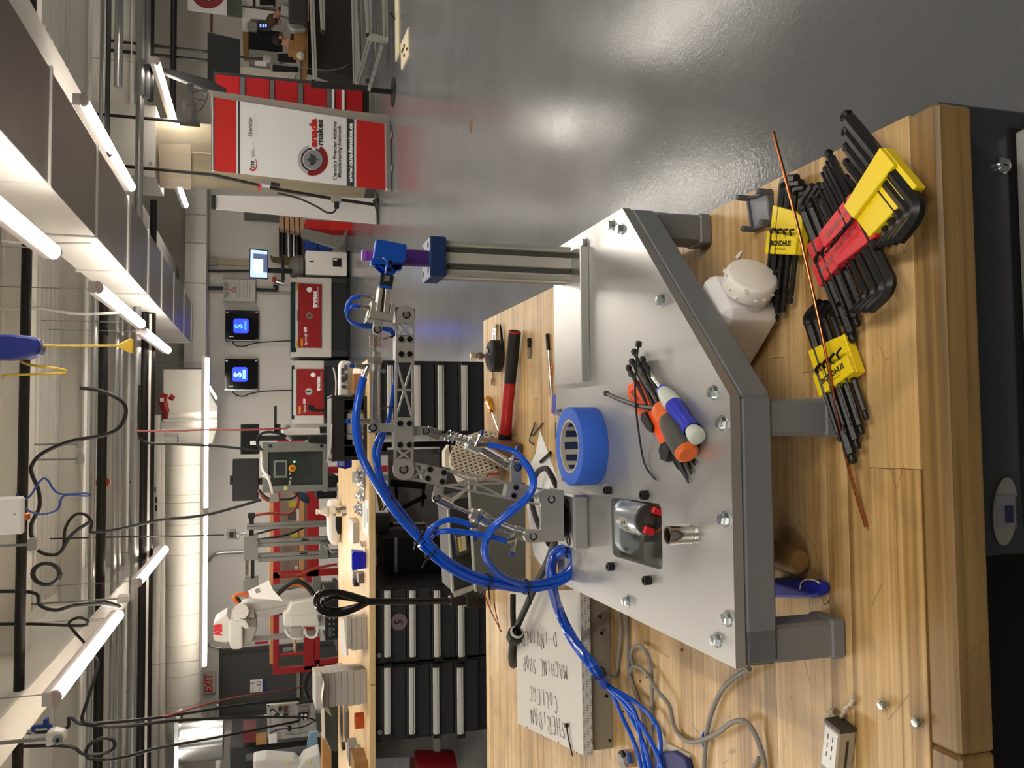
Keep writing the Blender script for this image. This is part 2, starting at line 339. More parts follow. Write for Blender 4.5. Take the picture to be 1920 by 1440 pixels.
t2 = thing('round_duct_outlet', 'shiny round galvanised duct stub with flange below the white elbow at the left edge', 'duct', Y(360, 1400, 12))
o = Y(335, 1405, 12); obj('stub', MB().cyl(o+V((0, .2, -.55)), o+V((0, .2, 0)), .26, n=28), mat('galvanised', '#b9bbbb', .22, 1., var=.1, vscale=5), t2); obj('flange', MB().box(o.x-.42, o.x+.36, 11.95, 12.55, o.z, o.z+.05), ZINC, t2)
# wrapped drop at the right end of that duct, with the red valve
t = thing('boxed_duct_drop', 'white faceted duct end piece narrowing down behind the red valve', 'duct', Y(350, 760, 15))
mb = MB(); mb.px([(305, 692), (388, 692), (396, 742), (408, 762), (408, 800), (398, 832), (306, 832)], 15.2, .8); obj('duct_body', mb, INS, t, bev=.02)
obj('clip_strip', MB().px([(394, 722), (408, 746), (405, 750), (391, 727)], 15.15, .05), ZINC, t)
t = thing('white_bulkhead', 'flat white boxed duct running across the far wall right of the main duct', 'duct', Y(360, 480, 16))
obj('bulkhead_panel', MB().pbox(347, 387, 250, 690, 16.1, .5), DUCTM, t)
for q in (402, 455, 530): obj('panel_seam', MB().pbox(347, 387, q, q+1.2, 16.085, .02), mat('seam_grey', '#a09d98', .6), t)
t = thing('fire_valve', 'red cast alarm valve on the insulated pipes beside the duct end', 'valve', Y(310, 745, 14.4))
yv = 14.4; VR = mat('valve_red', '#8f171b', .4)
for a, b, r in (((300, 745), (313, 748), .085), ((305, 752), (311, 772), .07), ((311, 770), (309, 786), .05), ((318, 743), (326, 748), .05)): obj('valve_body', MB().cyl(Y(*a, yv), Y(*b, yv), r, r*.85, 14), VR, t)
obj('white_tag', MB().pbox(300, 307, 746, 753, yv-.1, .004), PAPER, t)
PIPEW = mat('wrapped_pipe', '#e6e2d8', .5)
def run(name, pts, r, m, label, cat='pipe', group=None, n=10): return put(name, MB().tube(pts, r, n), m, label, cat, group)
run('insulated_pipe', [Y(316, 781, 14.3), Y(406, 777, 14.3)], .055, PIPEW, 'upper of two white vertical pipes dropping from the red valve')
run('insulated_pipe', [Y(304, 798, 14.2), Y(316, 797, 14.2), Y(406, 794, 14.2)], .055, PIPEW, 'lower of two white vertical pipes below the red valve')
run('insulated_pipe', [Y(294, 778, 14.2), Y(294, 1000, 14.2), Y(288, 1440, 14.2)], .062, PIPEW, 'white wrapped pipe along the back, marked with black arrows')
run('insulated_pipe', [Y(303, 790, 14.25), Y(304, 1440, 14.25)], .05, PIPEW, 'second white wrapped pipe directly below the marked one')
p = Y(312, 830, 14.1); t = thing('shutoff_valve', 'small white valve body with a dark hand wheel on the wrapped pipe', 'valve', p)
obj('valve_body', MB().cyl(Y(305, 820, 14.1), Y(334, 820, 14.1), .06, n=12), PIPEW, t); obj('hand_wheel', MB().lathe([(.01, 0), (.10, 0), (.11, .015), (.10, .03), (.01, .03)], Y(337, 824, 14.05), (0, 0, 1), 16), STEEL, t)
for k, (a, b) in enumerate(((912, 925), (945, 965))): pass
MK = mat('pipe_marking', '#222222', .6)
t = bpy.data.objects.get('insulated_pipe.002')
for a, b in ((913, 922), (932, 943), (947, 958)): obj('pipe_mark', MB().pbox(289.5 if a < 930 else 291, 292 if a < 930 else 294.5, a, b, 14.2-.065, .003), MK, t)
# ------------------------------------------------------------------ pipes and conduits across the ceiling
def across(px720, px0, z, r, m, label, name='ceiling_pipe', cat='pipe', x0=-8, x1=1.47, n=10):
    yy = Z(px720, 720, z).y; return put(name, MB().cyl((x0, yy, z), (x1, yy, z), r, n=n), m, label, cat)
PB = mat('black_iron_pipe', '#171412', .45, .2); CON = mat('galvanised_conduit', '#a9abaa', .3, .8)
across(46, 45, 3.28, .038, PB, 'thickest black iron pipe crossing under the ceiling at the very top', x1=9)
across(193, 190, 3.2, .05, PB, 'black iron pipe with copper coupling crossing below the first one')
across(176, 175, 3.22, .03, CON, 'grey conduit just above the second black pipe', 'conduit')
across(217, 215, 3.15, .03, CON, 'upper of two grey conduits below the second black pipe', 'conduit')
across(227, 226, 3.13, .022, CON, 'thinner lower conduit just under the upper grey one', 'conduit')
across(256, 256, 3.05, .05, CON, 'grey conduit bundle close under the pale cross beam', 'conduit', x1=9)
across(270, 270, 3.0, .055, PB, 'black pipe running behind the pale cross beam')
across(277, 277, 2.98, .04, PIPEW, 'slim white pipe between two black pipes')
across(284, 284, 2.95, .045, PB, 'black pipe just above the white wrapped pipes', x1=3)
across(182, 182, 3.3, .02, CON, 'thin conduit right of the duct near the column', 'conduit', x0=2.3, x1=9)
yy = Z(193, 905, 3.2).y
COP = mat('copper_coupling', '#a3562b', .3, .8)
pt = bpy.data.objects.get('ceiling_pipe.001'); x = Z(193, 905, 3.2).x
obj('coupling', MB().lathe([(.05, 0), (.07, .02), (.075, .05), (.07, .08), (.05, .1)], (x-.05, yy, 3.2), (1, 0, 0), 14), COP, pt)
pt = bpy.data.objects['ceiling_pipe']; x = Z(44, 975, 3.28).x; yy = Z(46, 720, 3.28).y
obj('coupling', MB().lathe([(.038, 0), (.055, .01), (.055, .05), (.038, .06)], (x, yy, 3.28), (1, 0, 0), 14), COP, pt)
# junction boxes, reel, trap, camera, access point
def boxthing(name, label, cat, x0, x1, y0, y1, yy, d, m, group=None, bev=.01):
    p = Y(x0, (y0+y1)/2, yy+d/2); t = thing(name, label, cat, p, group); obj('casing', MB().pbox(x0, x1, y0, y1, yy, d, bev), m, t); obj('hanger', MB().cyl((p.x, yy+d*.9, p.z-.02), (p.x, yy+d*.9, ZC), .01, n=6), WIRE, t); return t
boxthing('junction_box', 'grey electrical box on the deck left of the cable loop', 'junction box', 142, 156, 852, 870, 9, .08, GREYB); boxthing('junction_box', 'square grey box at the foot of the hanging conduits', 'junction box', 50, 68, 1010, 1035, 6.5, .08, GREYB)
boxthing('junction_box', 'white electrical box under the cable coil beside the nearest tube', 'junction box', 219, 241, 1117, 1131, 8.7, .1, WHTP); boxthing('junction_box', 'grey electrical box beside the air reel cord', 'junction box', 143, 155, 825, 840, 9, .08, GREYB)
t = thing('access_point', 'white rounded wireless box hanging at the left edge of the ceiling', 'router', Y(20, 968, 5.2)); obj('casing', MB().pbox(-14, 43, 932, 1003, 5.2, .05, .012), WHTP, t); p = Y(-12, 968, 5.22); obj('bracket', MB().cyl(p, V((p.x, p.y, ZC)), .01, n=6), WIRE, t); obj('indicator', MB().pbox(26, 28, 963, 965, 5.195, .006), BLK, t)
t = thing('cord_reel', 'blue retractable cord reel with a yellow cord hanging from the ceiling', 'cord reel', Y(30, 650, 5.0)); yr = 5.0
mb = MB(); mb.px([(-40, 627), (20, 626), (60, 630), (72, 636), (77, 650), (72, 664), (50, 671), (10, 674), (-40, 672)], yr, .13); obj('reel_case', mb, mat('reel_blue', '#17246f', .35), t, bev=.015); p = Y(-38, 650, yr+.06); obj('bracket', MB().cyl(p, V((p.x, p.y, ZC)), .012, n=6), WIRE, t)
obj('cord_guide', MB().cyl(Y(70, 648, yr+.06), Y(78, 648, yr+.06), .03, n=14), BLK, t)
YC = mat('yellow_cord', '#c9a62b', .5); obj('cord', MB().tube([Y(77, 648, yr+.06), Y(140, 648.5, yr+.06), Y(222, 648, yr+.06)], .006, 8), YC, t)
obj('triple_tap', MB().px([(216, 648), (244, 634), (251, 637), (250, 661), (242, 662)], yr+.04, .04), YC, t, bev=.006)
run('yellow_cable', smoothpath([Y(38, 677, 5.1), Y(60, 685, 5.1), Y(100, 690, 5.1), Y(122, 694, 5.1), Y(120, 699, 5.1), Y(90, 701, 5.1), Y(14, 703, 5.1), Y(5, 708, 5.1)]), .007, YC, 'yellow cord looping beside the blue cord reel', 'cord')
t = thing('c_clamp', 'blue clamp gripping the flange of the left beam', 'clamp', Y(80, 1365, 5.6)); yc = 5.6; CB = mat('clamp_blue', '#1d3f95', .4)
obj('clamp_frame', MB().px([(58, 1363), (72, 1360), (96, 1358), (97, 1369), (90, 1370), (88, 1366), (66, 1367), (64, 1376), (58, 1376)], yc, .03), CB, t, bev=.004)
obj('clamp_spine', MB().px([(80, 1350), (88, 1348), (90, 1366), (80, 1366)], yc-.01, .05), CB, t, bev=.004); obj('screw', MB().cyl(Y(51, 1371, yc), Y(66, 1375, yc), .007), STEEL, t)
t = thing('security_camera', 'small white camera hanging from the clamped beam', 'camera', Y(105, 1390, 5.5)); obj('body', MB().px([(86, 1374), (100, 1371), (118, 1374), (122, 1383), (117, 1394), (98, 1398), (84, 1402)], 5.5, .09), WHTP, t, bev=.012)
obj('bracket', MB().cyl(Y(90, 1385, 5.55), Y(90, 1385, 5.55)+V((0, .05, ZC-Y(90, 1385, 5.55).z)), .012, n=8), WIRE, t); obj('lens_ring', MB().lathe([(.02, 0), (.03, -.01), (.02, -.02), (0, -.015)], Y(109, 1386, 5.49), (0, 1, 0), 16), GREYB, t); obj('lens', MB().lathe([(.012, -.02), (.008, -.026), (0, -.027)], Y(109, 1386, 5.49), (0, 1, 0), 14), BLK, t)
# cables drooping under the ceiling
def cable(pts, r, m, label, group=None, name='cable', cat='cable', k=6, up=False):
    q = [Y(a, b, c) for a, b, c in pts]
    if up: q = [V((q[0].x, q[0].y+.15, ZC+.01))]+q
    return put(name, MB().tube(smoothpath(q, k), r, 7), m, label, cat, group)
BC = mat('blue_network_cable', '#2a4585', .5); RC = mat('red_cord', '#8f3a37', .5); WC = mat('white_cord', '#d7d5cd', .5); GC = mat('grey_cable', '#8a8682', .5)
cable([(150, 727, 8), (190, 733, 8), (228, 752, 8), (236, 775, 8), (222, 803, 8), (190, 817, 8), (130, 828, 8), (80, 850, 8), (60, 872, 8), (60, 890, 8), (72, 918, 8), (74, 950, 8), (60, 980, 8), (58, 1000, 8), (62, 1010, 8)], .017, CORDB, 'long thick black cable looping down beside the second black pipe')
cable([(120, 1025, 8.5), (123, 990, 8.5), (140, 966, 8.5), (160, 965, 8.5), (172, 980, 8.5), (170, 997, 8.5), (190, 997, 8.5), (225, 992, 8.5), (300, 975, 8.5), (388, 965, 8.5), (490, 937, 8.5)], .014, CORDB, 'black cable sagging from the coil to the grey plug by the cabinet')
cable([(70, 1032, 8.5), (90, 1040, 8.5), (112, 1036, 8.5), (135, 1002, 8.5), (172, 976, 8.5)], .016, CORDB, 'thick black cable end under the junction box')
t = [Y(87+24*math.cos(a)*(1+.06*i), 1076+20*math.sin(a), 7.0+.02*i) for i in range(3) for a in [2*PI*k/16 for k in range(16)]]
put('cable_coil', MB().tube(t, .014, 7), CORDB, 'round coil of black cable hanging by the left beam', 'cable')
cable([(57, 1110, 7.2), (75, 1135, 7.2), (105, 1144, 7.2), (140, 1135, 7.2), (190, 1132, 7.2), (225, 1137, 7.2), (195, 1128, 7.2)], .014, CORDB, 'black cable swagging to the white box over the nearest tube', up=True)
cable([(60, 1170, 7.5), (130, 1173, 7.5), (160, 1172, 7.5), (165, 1165, 7.5), (150, 1158, 7.5), (133, 1164, 7.5), (132, 1175, 7.5), (160, 1207, 7.5)], .012, CORDB, 'black cable with a small loop behind the nearest tube', up=True)
cable([(178, 1230, 7.6), (183, 1250, 7.6), (165, 1310, 7.6), (155, 1352, 7.6), (195, 1355, 7.6), (300, 1345, 8), (430, 1325, 9), (560, 1310, 10)], .014, CORDB, 'black cable dropping left of the door to the wiring panel')
cable([(112, 1370, 7.6), (130, 1345, 7.6), (155, 1358, 7.6), (230, 1362, 7.6), (345, 1350, 8), (520, 1344, 10), (570, 1346, 11)], .014, CORDB, 'middle black cable dropping to the wiring panel', up=True)
cable([(115, 1398, 7.4), (155, 1413, 7.4), (190, 1414, 7.4), (213, 1403, 7.4), (212, 1388, 7.4), (190, 1384, 7.4), (165, 1400, 7.4), (168, 1422, 7.4), (230, 1420, 7.4), (300, 1402, 8), (420, 1380, 10), (560, 1352, 11)], .014, CORDB, 'lowest black cable curling in a ring before reaching the wiring panel', up=True)
cable([(180, 1358, 8), (300, 1345, 8), (420, 1312, 9), (545, 1292, 11), (590, 1283, 12)], .009, RC, 'thin red cord crossing in front of the grey door')
cable([(10, 933, 5.3), (50, 935, 5.3), (75, 902, 5.3), (88, 899, 5.3), (110, 925, 5.3), (160, 925, 5.3), (165, 930, 5.3), (120, 930, 5.3), (108, 955, 5.3), (80, 964, 5.3), (50, 955, 5.3), (30, 925, 5.3)], .006, BC, 'thin blue network cable looping off the white wireless box')
cable([(255, 808, 9), (330, 808, 9), (380, 806, 9), (460, 806, 9), (540, 803, 9)], .010, RC, 'red cord hanging in front of the small monitor')
cable([(262, 722, 9.6), (260, 790, 9.6), (268, 827, 9.6), (330, 833, 9.6), (400, 836, 9.6), (460, 842, 9.6), (488, 846, 9.6)], .014, CORDB, 'black cable falling from the pipes to the grey control cabinet')
cable([(256, 1006, 10), (340, 1005, 10), (420, 1003, 10)], .008, CORDB, 'black wire holding the small sensor above the gantry', up=True)
cable([(4, 452, 6), (50, 456, 6), (100, 456, 6), (170, 456, 6)], .007, WC, 'white cord across the deck left of the duct', )
cable([(70, 578, 8), (110, 584, 8), (160, 589, 8), (245, 585, 8)], .012, WC, 'white sagging cable beside the brightest tube', up=True)
cable([(70, 1170, 8), (120, 1168, 8), (190, 1162, 8)], .011, WC, 'white cable beside the small black loop', up=True)
cable([(204, -5, 8), (203, 100, 8), (201, 220, 8), (203, 280, 8), (208, 292, 8)], .022, CORDB, 'thick black cable crossing right of the duct', )
# ceiling lines right of the duct
for a, b, c, r, m, lb in ((182, 183, 8.4, .022, CON, 'slim conduit right of the duct next to the black cable'), (220, 221, 9, .028, CON, 'conduit above the column, upper of the pair'), (228, 228, 9.05, .018, PB, 'dark conduit above the column, lower of the pair')):
    pass
for a, yy, r, m, lb in ((222, 9.4, .045, CON, 'grey strut channel crossing above the column'), (263, 10.6, .05, CON, 'shiny conduit in front of the column top'), (274, 10.7, .05, mat('grey_pipe', '#6f7071', .4, .4), 'grey pipe beside the shiny conduit'), (283, 10.8, .038, PB, 'black pipe right of the column top'), (325, 12.6, .045, PB, 'black pipe crossing behind the television')):
    p = Y(a, 100, yy); put('ceiling_pipe', MB().cyl((cc.x-(.2 if a < 230 else -.2), yy, p.z), (9, yy, p.z), r, n=10), m, lb, 'pipe')
for a, b, lb in ((35, 420, 'thin threaded rod by the duct'), (20, 545, 'hanger rod by the white cord')):
    pass
# ================================================================== near workbench
BX1, BY0, BY1 = .317, .657, 2.455
wb = thing('workbench', 'large scratched maple block workbench in front, holding the robot arm fixture and tools', 'workbench', (-.5, 1.55, 0))
nst = 48; dy = (BY1-BY0)/nst; rnd = random.Random(5)
for i in range(nst):
    y0 = BY0+i*dy; x = BX1; first = True
    while x > -1.32:
        L = rnd.uniform(.55, 1.05)*(rnd.uniform(.3, .9) if first else 1); xa = max(-1.35, x-L); first = False
        mb = MB(); mb.box(xa+.0003, x-.0002, y0+.0001, y0+dy-.0001, BZ-.044-rnd.uniform(0, .0006), BZ-rnd.uniform(0, .0003), .0004 if i else .0035)
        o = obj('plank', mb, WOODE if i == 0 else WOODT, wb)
        x = xa
# drawer cabinet under the right front corner
cab = thing('drawer_cabinet', 'charcoal steel drawer cabinet under the front right corner of the near workbench', 'cabinet', (.1, .95, 0))
yF = .70; cr, cl = Y(1860, 201, yF).x, Y(1853, 1043, yF).x
obj('body', MB().box(cl, cr, yF, 1.35, .02, BZ-.045, .003), CHAR, cab)
lk = MB(); c = Y(1877, 312, yF); lk.lathe([(.0, -.006), (.0075, -.006), (.0095, -.004), (.0095, 0)], c, (0, 1, 0), 20); obj('lock', lk, STEEL, cab)
obj('keyhole', MB().box(c.x-.0008, c.x+.0008, yF-.0066, yF-.006, c.z-.003, c.z+.003), INK, bpy.data.objects['lock'])
dz = Y(1903, 600, yF).z
dr = obj('drawer', MB().box(cl+.03, Y(1903, 242, yF).x, yF-.002, yF+.02, .62, dz), BLKS, cab)
obj('handle', MB().box(cl+.035, Y(1907, 250, yF).x, yF-.018, yF-.002, .63, dz-.006, .003), mat('pale_handle', '#bdbcb8', .4, .6), dr)
bd = MB(); cb = Y(1881, 958, yF); ov = [(cb.x+.036*math.cos(a), yF-.001, cb.z+.016*math.sin(a)-.004*math.cos(a)) for a in [2*PI*k/28 for k in range(28)]]
bd.prism(ov, (0, -.003, 0)); o = obj('badge', bd, mat('clear_badge', '#8f8c84', .15, .3), cab, label='oval clear brand badge', bev=.001)
obj('badge_label', MB().box(cb.x-.017, cb.x+.017, yF-.0048, yF-.004, cb.z-.014, cb.z+.014), mat('badge_clear', '#77747a', .2), o)
obj('logo_square', MB().box(cb.x-.012, cb.x+.006, yF-.0053, yF-.0048, cb.z-.008, cb.z+.003), mat('badge_navy', '#22234a', .4), o)
text('rousseau', .008, (cb.x+.0, yF-.0056, cb.z-.0118), (1, 0, 0), (0, 0, 1), INK, o, width=.031, bold=.02)
cab2 = thing('drawer_cabinet', 'dark cabinet under the near workbench, left of the one with the badge', 'cabinet', (-.5, .95, 0))
obj('body', MB().box(-1.2, cl-.004, .9, 1.5, .02, BZ-.045), BLKS, cab2)
ALK = mat('machined_link', '#b3b1ac', .38, .6, var=.07, vscale=25, rvar=.06); ALB = mat('satin_bracket', '#bdbdbb', .32, .7, var=.05, vscale=12)
# ================================================================== the fixture table
fx = thing('fixture_table', 'small grey welded steel stand with bolted aluminium top plate on the workbench', 'fixture', (.0, 1.1, BZ))
FL, FR, FF, FB, CHX, CHY = -.27, .311, .813, 1.388, .029, 1.092
outl = [(FL, FF), (CHX, FF), (FR, CHY), (FR, FB), (FL-.008, FB)]
hole = [(-.106, .985), (-.192, .984), (-.197, 1.147), (-.111, 1.151)]
def rounded(poly, r, k=4):
    out = []; n = len(poly)
    for i in range(n):
        p, a, b = V(poly[i]+(0,)), V(poly[i-1]+(0,)), V(poly[(i+1) % n]+(0,))
        u, v = (a-p).normalized(), (b-p).normalized()
        for q in range(k+1):
            t = q/k; out.append(tuple(((p+u*r)*(1-t)**2 + p*2*t*(1-t) + (p+v*r)*t*t)[:2]))
    return out
def plate_with_hole(outer, inner, z0, z1):
    import bmesh
    bm = bmesh.new(); top = []
    for z in (z0, z1):
        eo = [bm.verts.new((x, y, z)) for x, y in outer]; ei = [bm.verts.new((x, y, z)) for x, y in inner]; top.append((eo, ei))
        es = [bm.edges.new((l[i], l[(i+1) % len(l)])) for l in (eo, ei) for i in range(len(l))]
        bmesh.ops.triangle_fill(bm, use_beauty=True, edges=es)
    for k in (0, 1):
        a, b = top[0][k], top[1][k]
        for i in range(len(a)): bm.faces.new((a[i], a[(i+1) % len(a)], b[(i+1) % len(a)], b[i]))
    bmesh.ops.recalc_face_normals(bm, faces=bm.faces)
    mb = MB(); mb.v = [v.co.copy() for v in bm.verts]; bm.verts.index_update(); mb.f = [tuple(v.index for v in f.verts) for f in bm.faces]; mb.sm = [False]*len(mb.f); bm.free(); return mb
obj('top_plate', plate_with_hole(outl, rounded(hole, .012), PT-.0125, PT), ALUP, fx)
PEND = mat('plate_edge', '#8d867e', .45, .8)
def inset(d): return [(FL+d, FF+d), (CHX-d*.4, FF+d), (FR-d, CHY+d*.4), (FR-d, FB-d), (FL+d, FB-d)]
fr = inset(.0)
for i in range(5):                                     # square tube rails under the plate
    a, b = V(fr[i]+(0,)), V(fr[(i+1) % 5]+(0,)); u = (b-a).normalized(); nrm = V((-u.y, u.x, 0)); c = (a+b)/2+nrm*.021; c.z = PT-.0135-.0205
    mb = MB(); mb.obox(c, ((b-a).length, .042, .041), frame(u), .004); obj('rail', mb, GREYP, fx)
def leg(x, y, rot=0):
    M = Rz(rot); z1 = PT-.0125-.041; mb = MB(); mb.obox((x, y, (z1+BZ+.012)/2), (.042, .042, z1-BZ-.012), M, .004); l = obj('leg', mb, GREYP, fx)
    mb = MB(); mb.obox((x, y, BZ+.010), (.0455, .0455, .02), M, .003); obj('foot_cap', mb, GREYP, l)
leg(.004, .838); leg(-.25, .838); leg(.289, 1.115, 0); leg(.285, 1.36); leg(-.25, 1.36)
def hexbolt(mb, x, y, z, r=.0068, h=.0055):
    mb.lathe([(0, .0012), (r*1.35, .0012), (r*1.38, 0)], (x, y, z), (0, 0, 1), 20); hexnut(mb, (x, y, z+.001), (0, 0, 1), r, h)
    mb.lathe([(r*.8, h+.0022), (0, h+.0025)], (x, y, z), (0, 0, 1), 16); mb.lathe([(r*.96, h+.001), (r*.8, h+.0022)], (x, y, z), (0, 0, 1), 6)
for q in ((1143, 423), (1160, 430), (1093, 456), (1237, 563), (1335, 736), (1350, 793), (1355, 973), (1360, 1160), (1340, 1200), (1172, 1127), (1046, 775)):
    p = Z(q[0]+5, q[1], PT); mb = MB(); hexbolt(mb, p.x, p.y, PT); obj('hex_bolt', mb, ZINC, fx)
def socketcap(mb, p, ax=(0, 0, 1), r=.0062, h=.010):
    mb.lathe([(r, 0), (r, h*.9), (r*.92, h), (r*.55, h)], p, ax, 20); mb.lathe([(r*.55, h), (r*.5, h*.45), (0, h*.45)], p, ax, 6, False)
for q in ((1145, 919), (1214, 928), (1150, 1062), (1219, 1088)):
    mb = MB(); p = Z(q[0], q[1], PT); socketcap(mb, p); obj('socket_screw', mb, BLKM, fx)
obj('pocket_floor', MB().box(-.23, -.075, .965, 1.165, .955, .958), mat('pocket_grey', '#bdbcb6', .5, .2), fx); obj('pocket_wall', MB().box(-.23, -.075, 1.163, 1.166, .955, PT-.013), mat('pocket_grey', '#bdbcb6', .5, .2), fx); obj('pocket_wall', MB().box(-.232, -.229, .965, 1.165, .955, PT-.013), mat('pocket_grey', '#bdbcb6', .5, .2), fx); obj('pocket_wall', MB().box(-.076, -.073, .965, 1.165, .955, PT-.013), mat('pocket_grey', '#bdbcb6', .5, .2), fx)
# riser block, extrusion post and its blue cap
RZ = 1.031
obj('riser_block', MB().box(.066, .283, 1.224, 1.352, PT, RZ, .0012), ALU, fx)
pc = V((.262, 1.292, 0)); hw = .027; zt = Y(833, 490, 1.266).z
def tslot(mb, cx, cy, w, d, z0, z1, nx, ny):             # slotted profile: core, slot lips and corner posts
    mb.box(cx-w/2+.006, cx+w/2-.006, cy-d/2+.006, cy+d/2-.006, z0, z1)
    for ax, W, D, n in ((0, w, d, nx), (1, d, w, ny)):
        cell = W/n
        for k in range(n+1):
            c0 = -W/2+k*cell; a, b = max(-W/2, c0-cell*.31), min(W/2, c0+cell*.31)
            for sg in (-1, 1):
                e0, e1 = sg*D/2, sg*(D/2-.0062)
                if ax == 0: mb.box(cx+a, cx+b, cy+e0, cy+e1, z0, z1)
                else: mb.box(cx+e0, cx+e1, cy+a, cy+b, z0, z1)
mb = MB(); tslot(mb, pc.x, pc.y, .054, .054, RZ, zt, 2, 2); post = obj('slotted_post', mb, mat('anodised_extrusion', '#b9b7ac', .4, .35, var=.05, vscale=30, stretch=(4, 4, .2)), fx)
CAPM = mat('blue_cap', '#1c3260', .4, .2); cz1 = Y(806, 480, 1.255).z
mb = MB(); mb.box(pc.x-.0325, pc.x+.0305, 1.254, 1.322, zt-.001, cz1, .0018); cap = obj('post_cap', mb, CAPM, fx)
for sx, sy in ((-.021, -.022), (-.02, .02), (.02, -.022), (.02, .02)):
    obj('screw_hole', MB().cyl((pc.x+sx, pc.y+sy, cz1), (pc.x+sx, pc.y+sy, cz1+.0004), .005, n=14), BLKS, cap)
for k in (-1, 1): obj('slot_groove', MB().box(pc.x+k*.0135-.0042, pc.x+k*.0135+.0042, pc.y-.0217, pc.y-.0209, RZ, zt), mat('groove_shade', '#4d4b45', .6), post); obj('slot_groove', MB().box(pc.x-.0217, pc.x-.0209, pc.y+k*.0135-.0042, pc.y+k*.0135+.0042, RZ, zt), mat('groove_shade'), post)
# ------------------------------------------------------------------ purple pin held over the post
YT = 1.285
PUR = mat('purple_plastic', '#43206a', .4); PUR2 = mat('light_purple', '#7c3ea8', .35)
pn = thing('test_pin', 'purple stepped cylinder standing in the blue post cap, held by the gripper', 'pin', Y(800, 484, YT))
a, b, c, d = Y(799, 485, YT), Y(758, 484, YT), Y(712, 474, YT), Y(678, 473, YT)
ax = V((0, 0, 1)); bx = V((a.x, a.y, cz1))
mb = MB(); mb.cyl(bx, V((a.x, a.y, b.z+.02)), .0132, n=28); obj('barrel', mb, PUR, pn)
zb = b.z+.02; zt2 = d.z
mb = MB(); mb.lathe([(.0132, 0), (.011, .002), (.0075, .004), (.0075, zt2-zb-.008), (.0088, zt2-zb-.008), (.0088, zt2-zb-.001), (.008, zt2-zb), (0, zt2-zb)], (a.x, a.y, zb), (0, 0, 1), 24)
obj('tip', mb, PUR2, pn)
# ================================================================== robot arm
YA, YBK = 1.245, 1.292                                  # front and back side plates
ra = thing('pneumatic_robot', 'small aluminium pneumatic robot arm with skeleton links standing on the fixture plate', 'robot arm', Z(1100, 980, PT))
def at(x, y, yy=YA): return Y(x, y, yy)
# base
bx0, bx1 = Y(1090, 1031, 1.238).x, Y(1090, 928, 1.238).x
mb = MB(); mb.box(bx0, bx1, 1.238, 1.318, PT, 1.0425, .0035); base = obj('base_block', mb, ALB, ra)
for q in ((1064, 945), (1066, 1014)):
    p = Z(q[0], q[1], 1.0425); mb = MB(); mb.lathe([(.0085, .0006), (.0075, .0012), (.006, .0012), (.0045, -.001), (0, -.001)], p, (0, 0, 1), 20); obj('base_screw', mb, BLKM, base)
bc = V(((bx0+bx1)/2, 1.275, 1.0425)); obj('turntable', MB().cyl(bc, bc+V((0, 0, .0035)), .027, n=36), BLKM, ra)
zbr = 1.046
# angle bracket: two cheek plates and a floor plate
def cheek(yy, d): return MB().px([(1057, 919), (1019, 917), (1012, 924), (1009, 932), (1011, 942), (1014, 950), (1014, 993), (994, 993), (985, 997), (981, 1005), (984, 1013), (992, 1018), (1000, 1018), (1058, 1014)], yy, d)
obj('cheek_plate', cheek(YA-.004, .008), ALB, ra, bev=.0012); obj('cheek_plate', cheek(YBK+.004, .008), ALB, ra, bev=.0012)
obj('floor_plate', MB().px([(1050, 919), (1057, 919), (1058, 1014), (1051, 1014)], YA, YBK-YA+.008), ALB, ra)
def pin(x, y, r=.0046, l=.0035, yy=YA-.004, through=True, m=BLKM):
    p = Y(x, y, yy); mb = MB(); mb.lathe([(0, .0008), (r*.72, .0008), (r*.72, 0)], p, (0, -1, 0), 18)
    o = obj('pivot_pin', mb, STEEL, ra)
    mb = MB(); q = [p+V((math.cos(a)*r*.95, -.0006, math.sin(a)*r*.95)) for a in [PI*.25+1.6*PI*k/14 for k in range(15)]]; mb.tube(q, r*.22, 6); obj('retaining_clip', mb, BLKM, o)
    if through: obj('shaft', MB().cyl(p, p+V((0, YBK-YA+.016, 0)), r*.8, n=12), STEEL, o)
SCR = BLKM
def screw(x, y, yy, parent, r=.0043):
    mb = MB(); socketcap(mb, Y(x, y, yy), (0, -1, 0), r, .003); obj('cap_screw', mb, SCR, parent)
def strip(mb, a, b, wpx, yy, d):
    a, b = V((a[0], a[1], 0)), V((b[0], b[1], 0)); u = (b-a).normalized(); n = V((-u.y, u.x, 0))*wpx/2
    mb.px([tuple((a+n)[:2]), tuple((b+n)[:2]), tuple((b-n)[:2]), tuple((a-n)[:2])], yy, d)
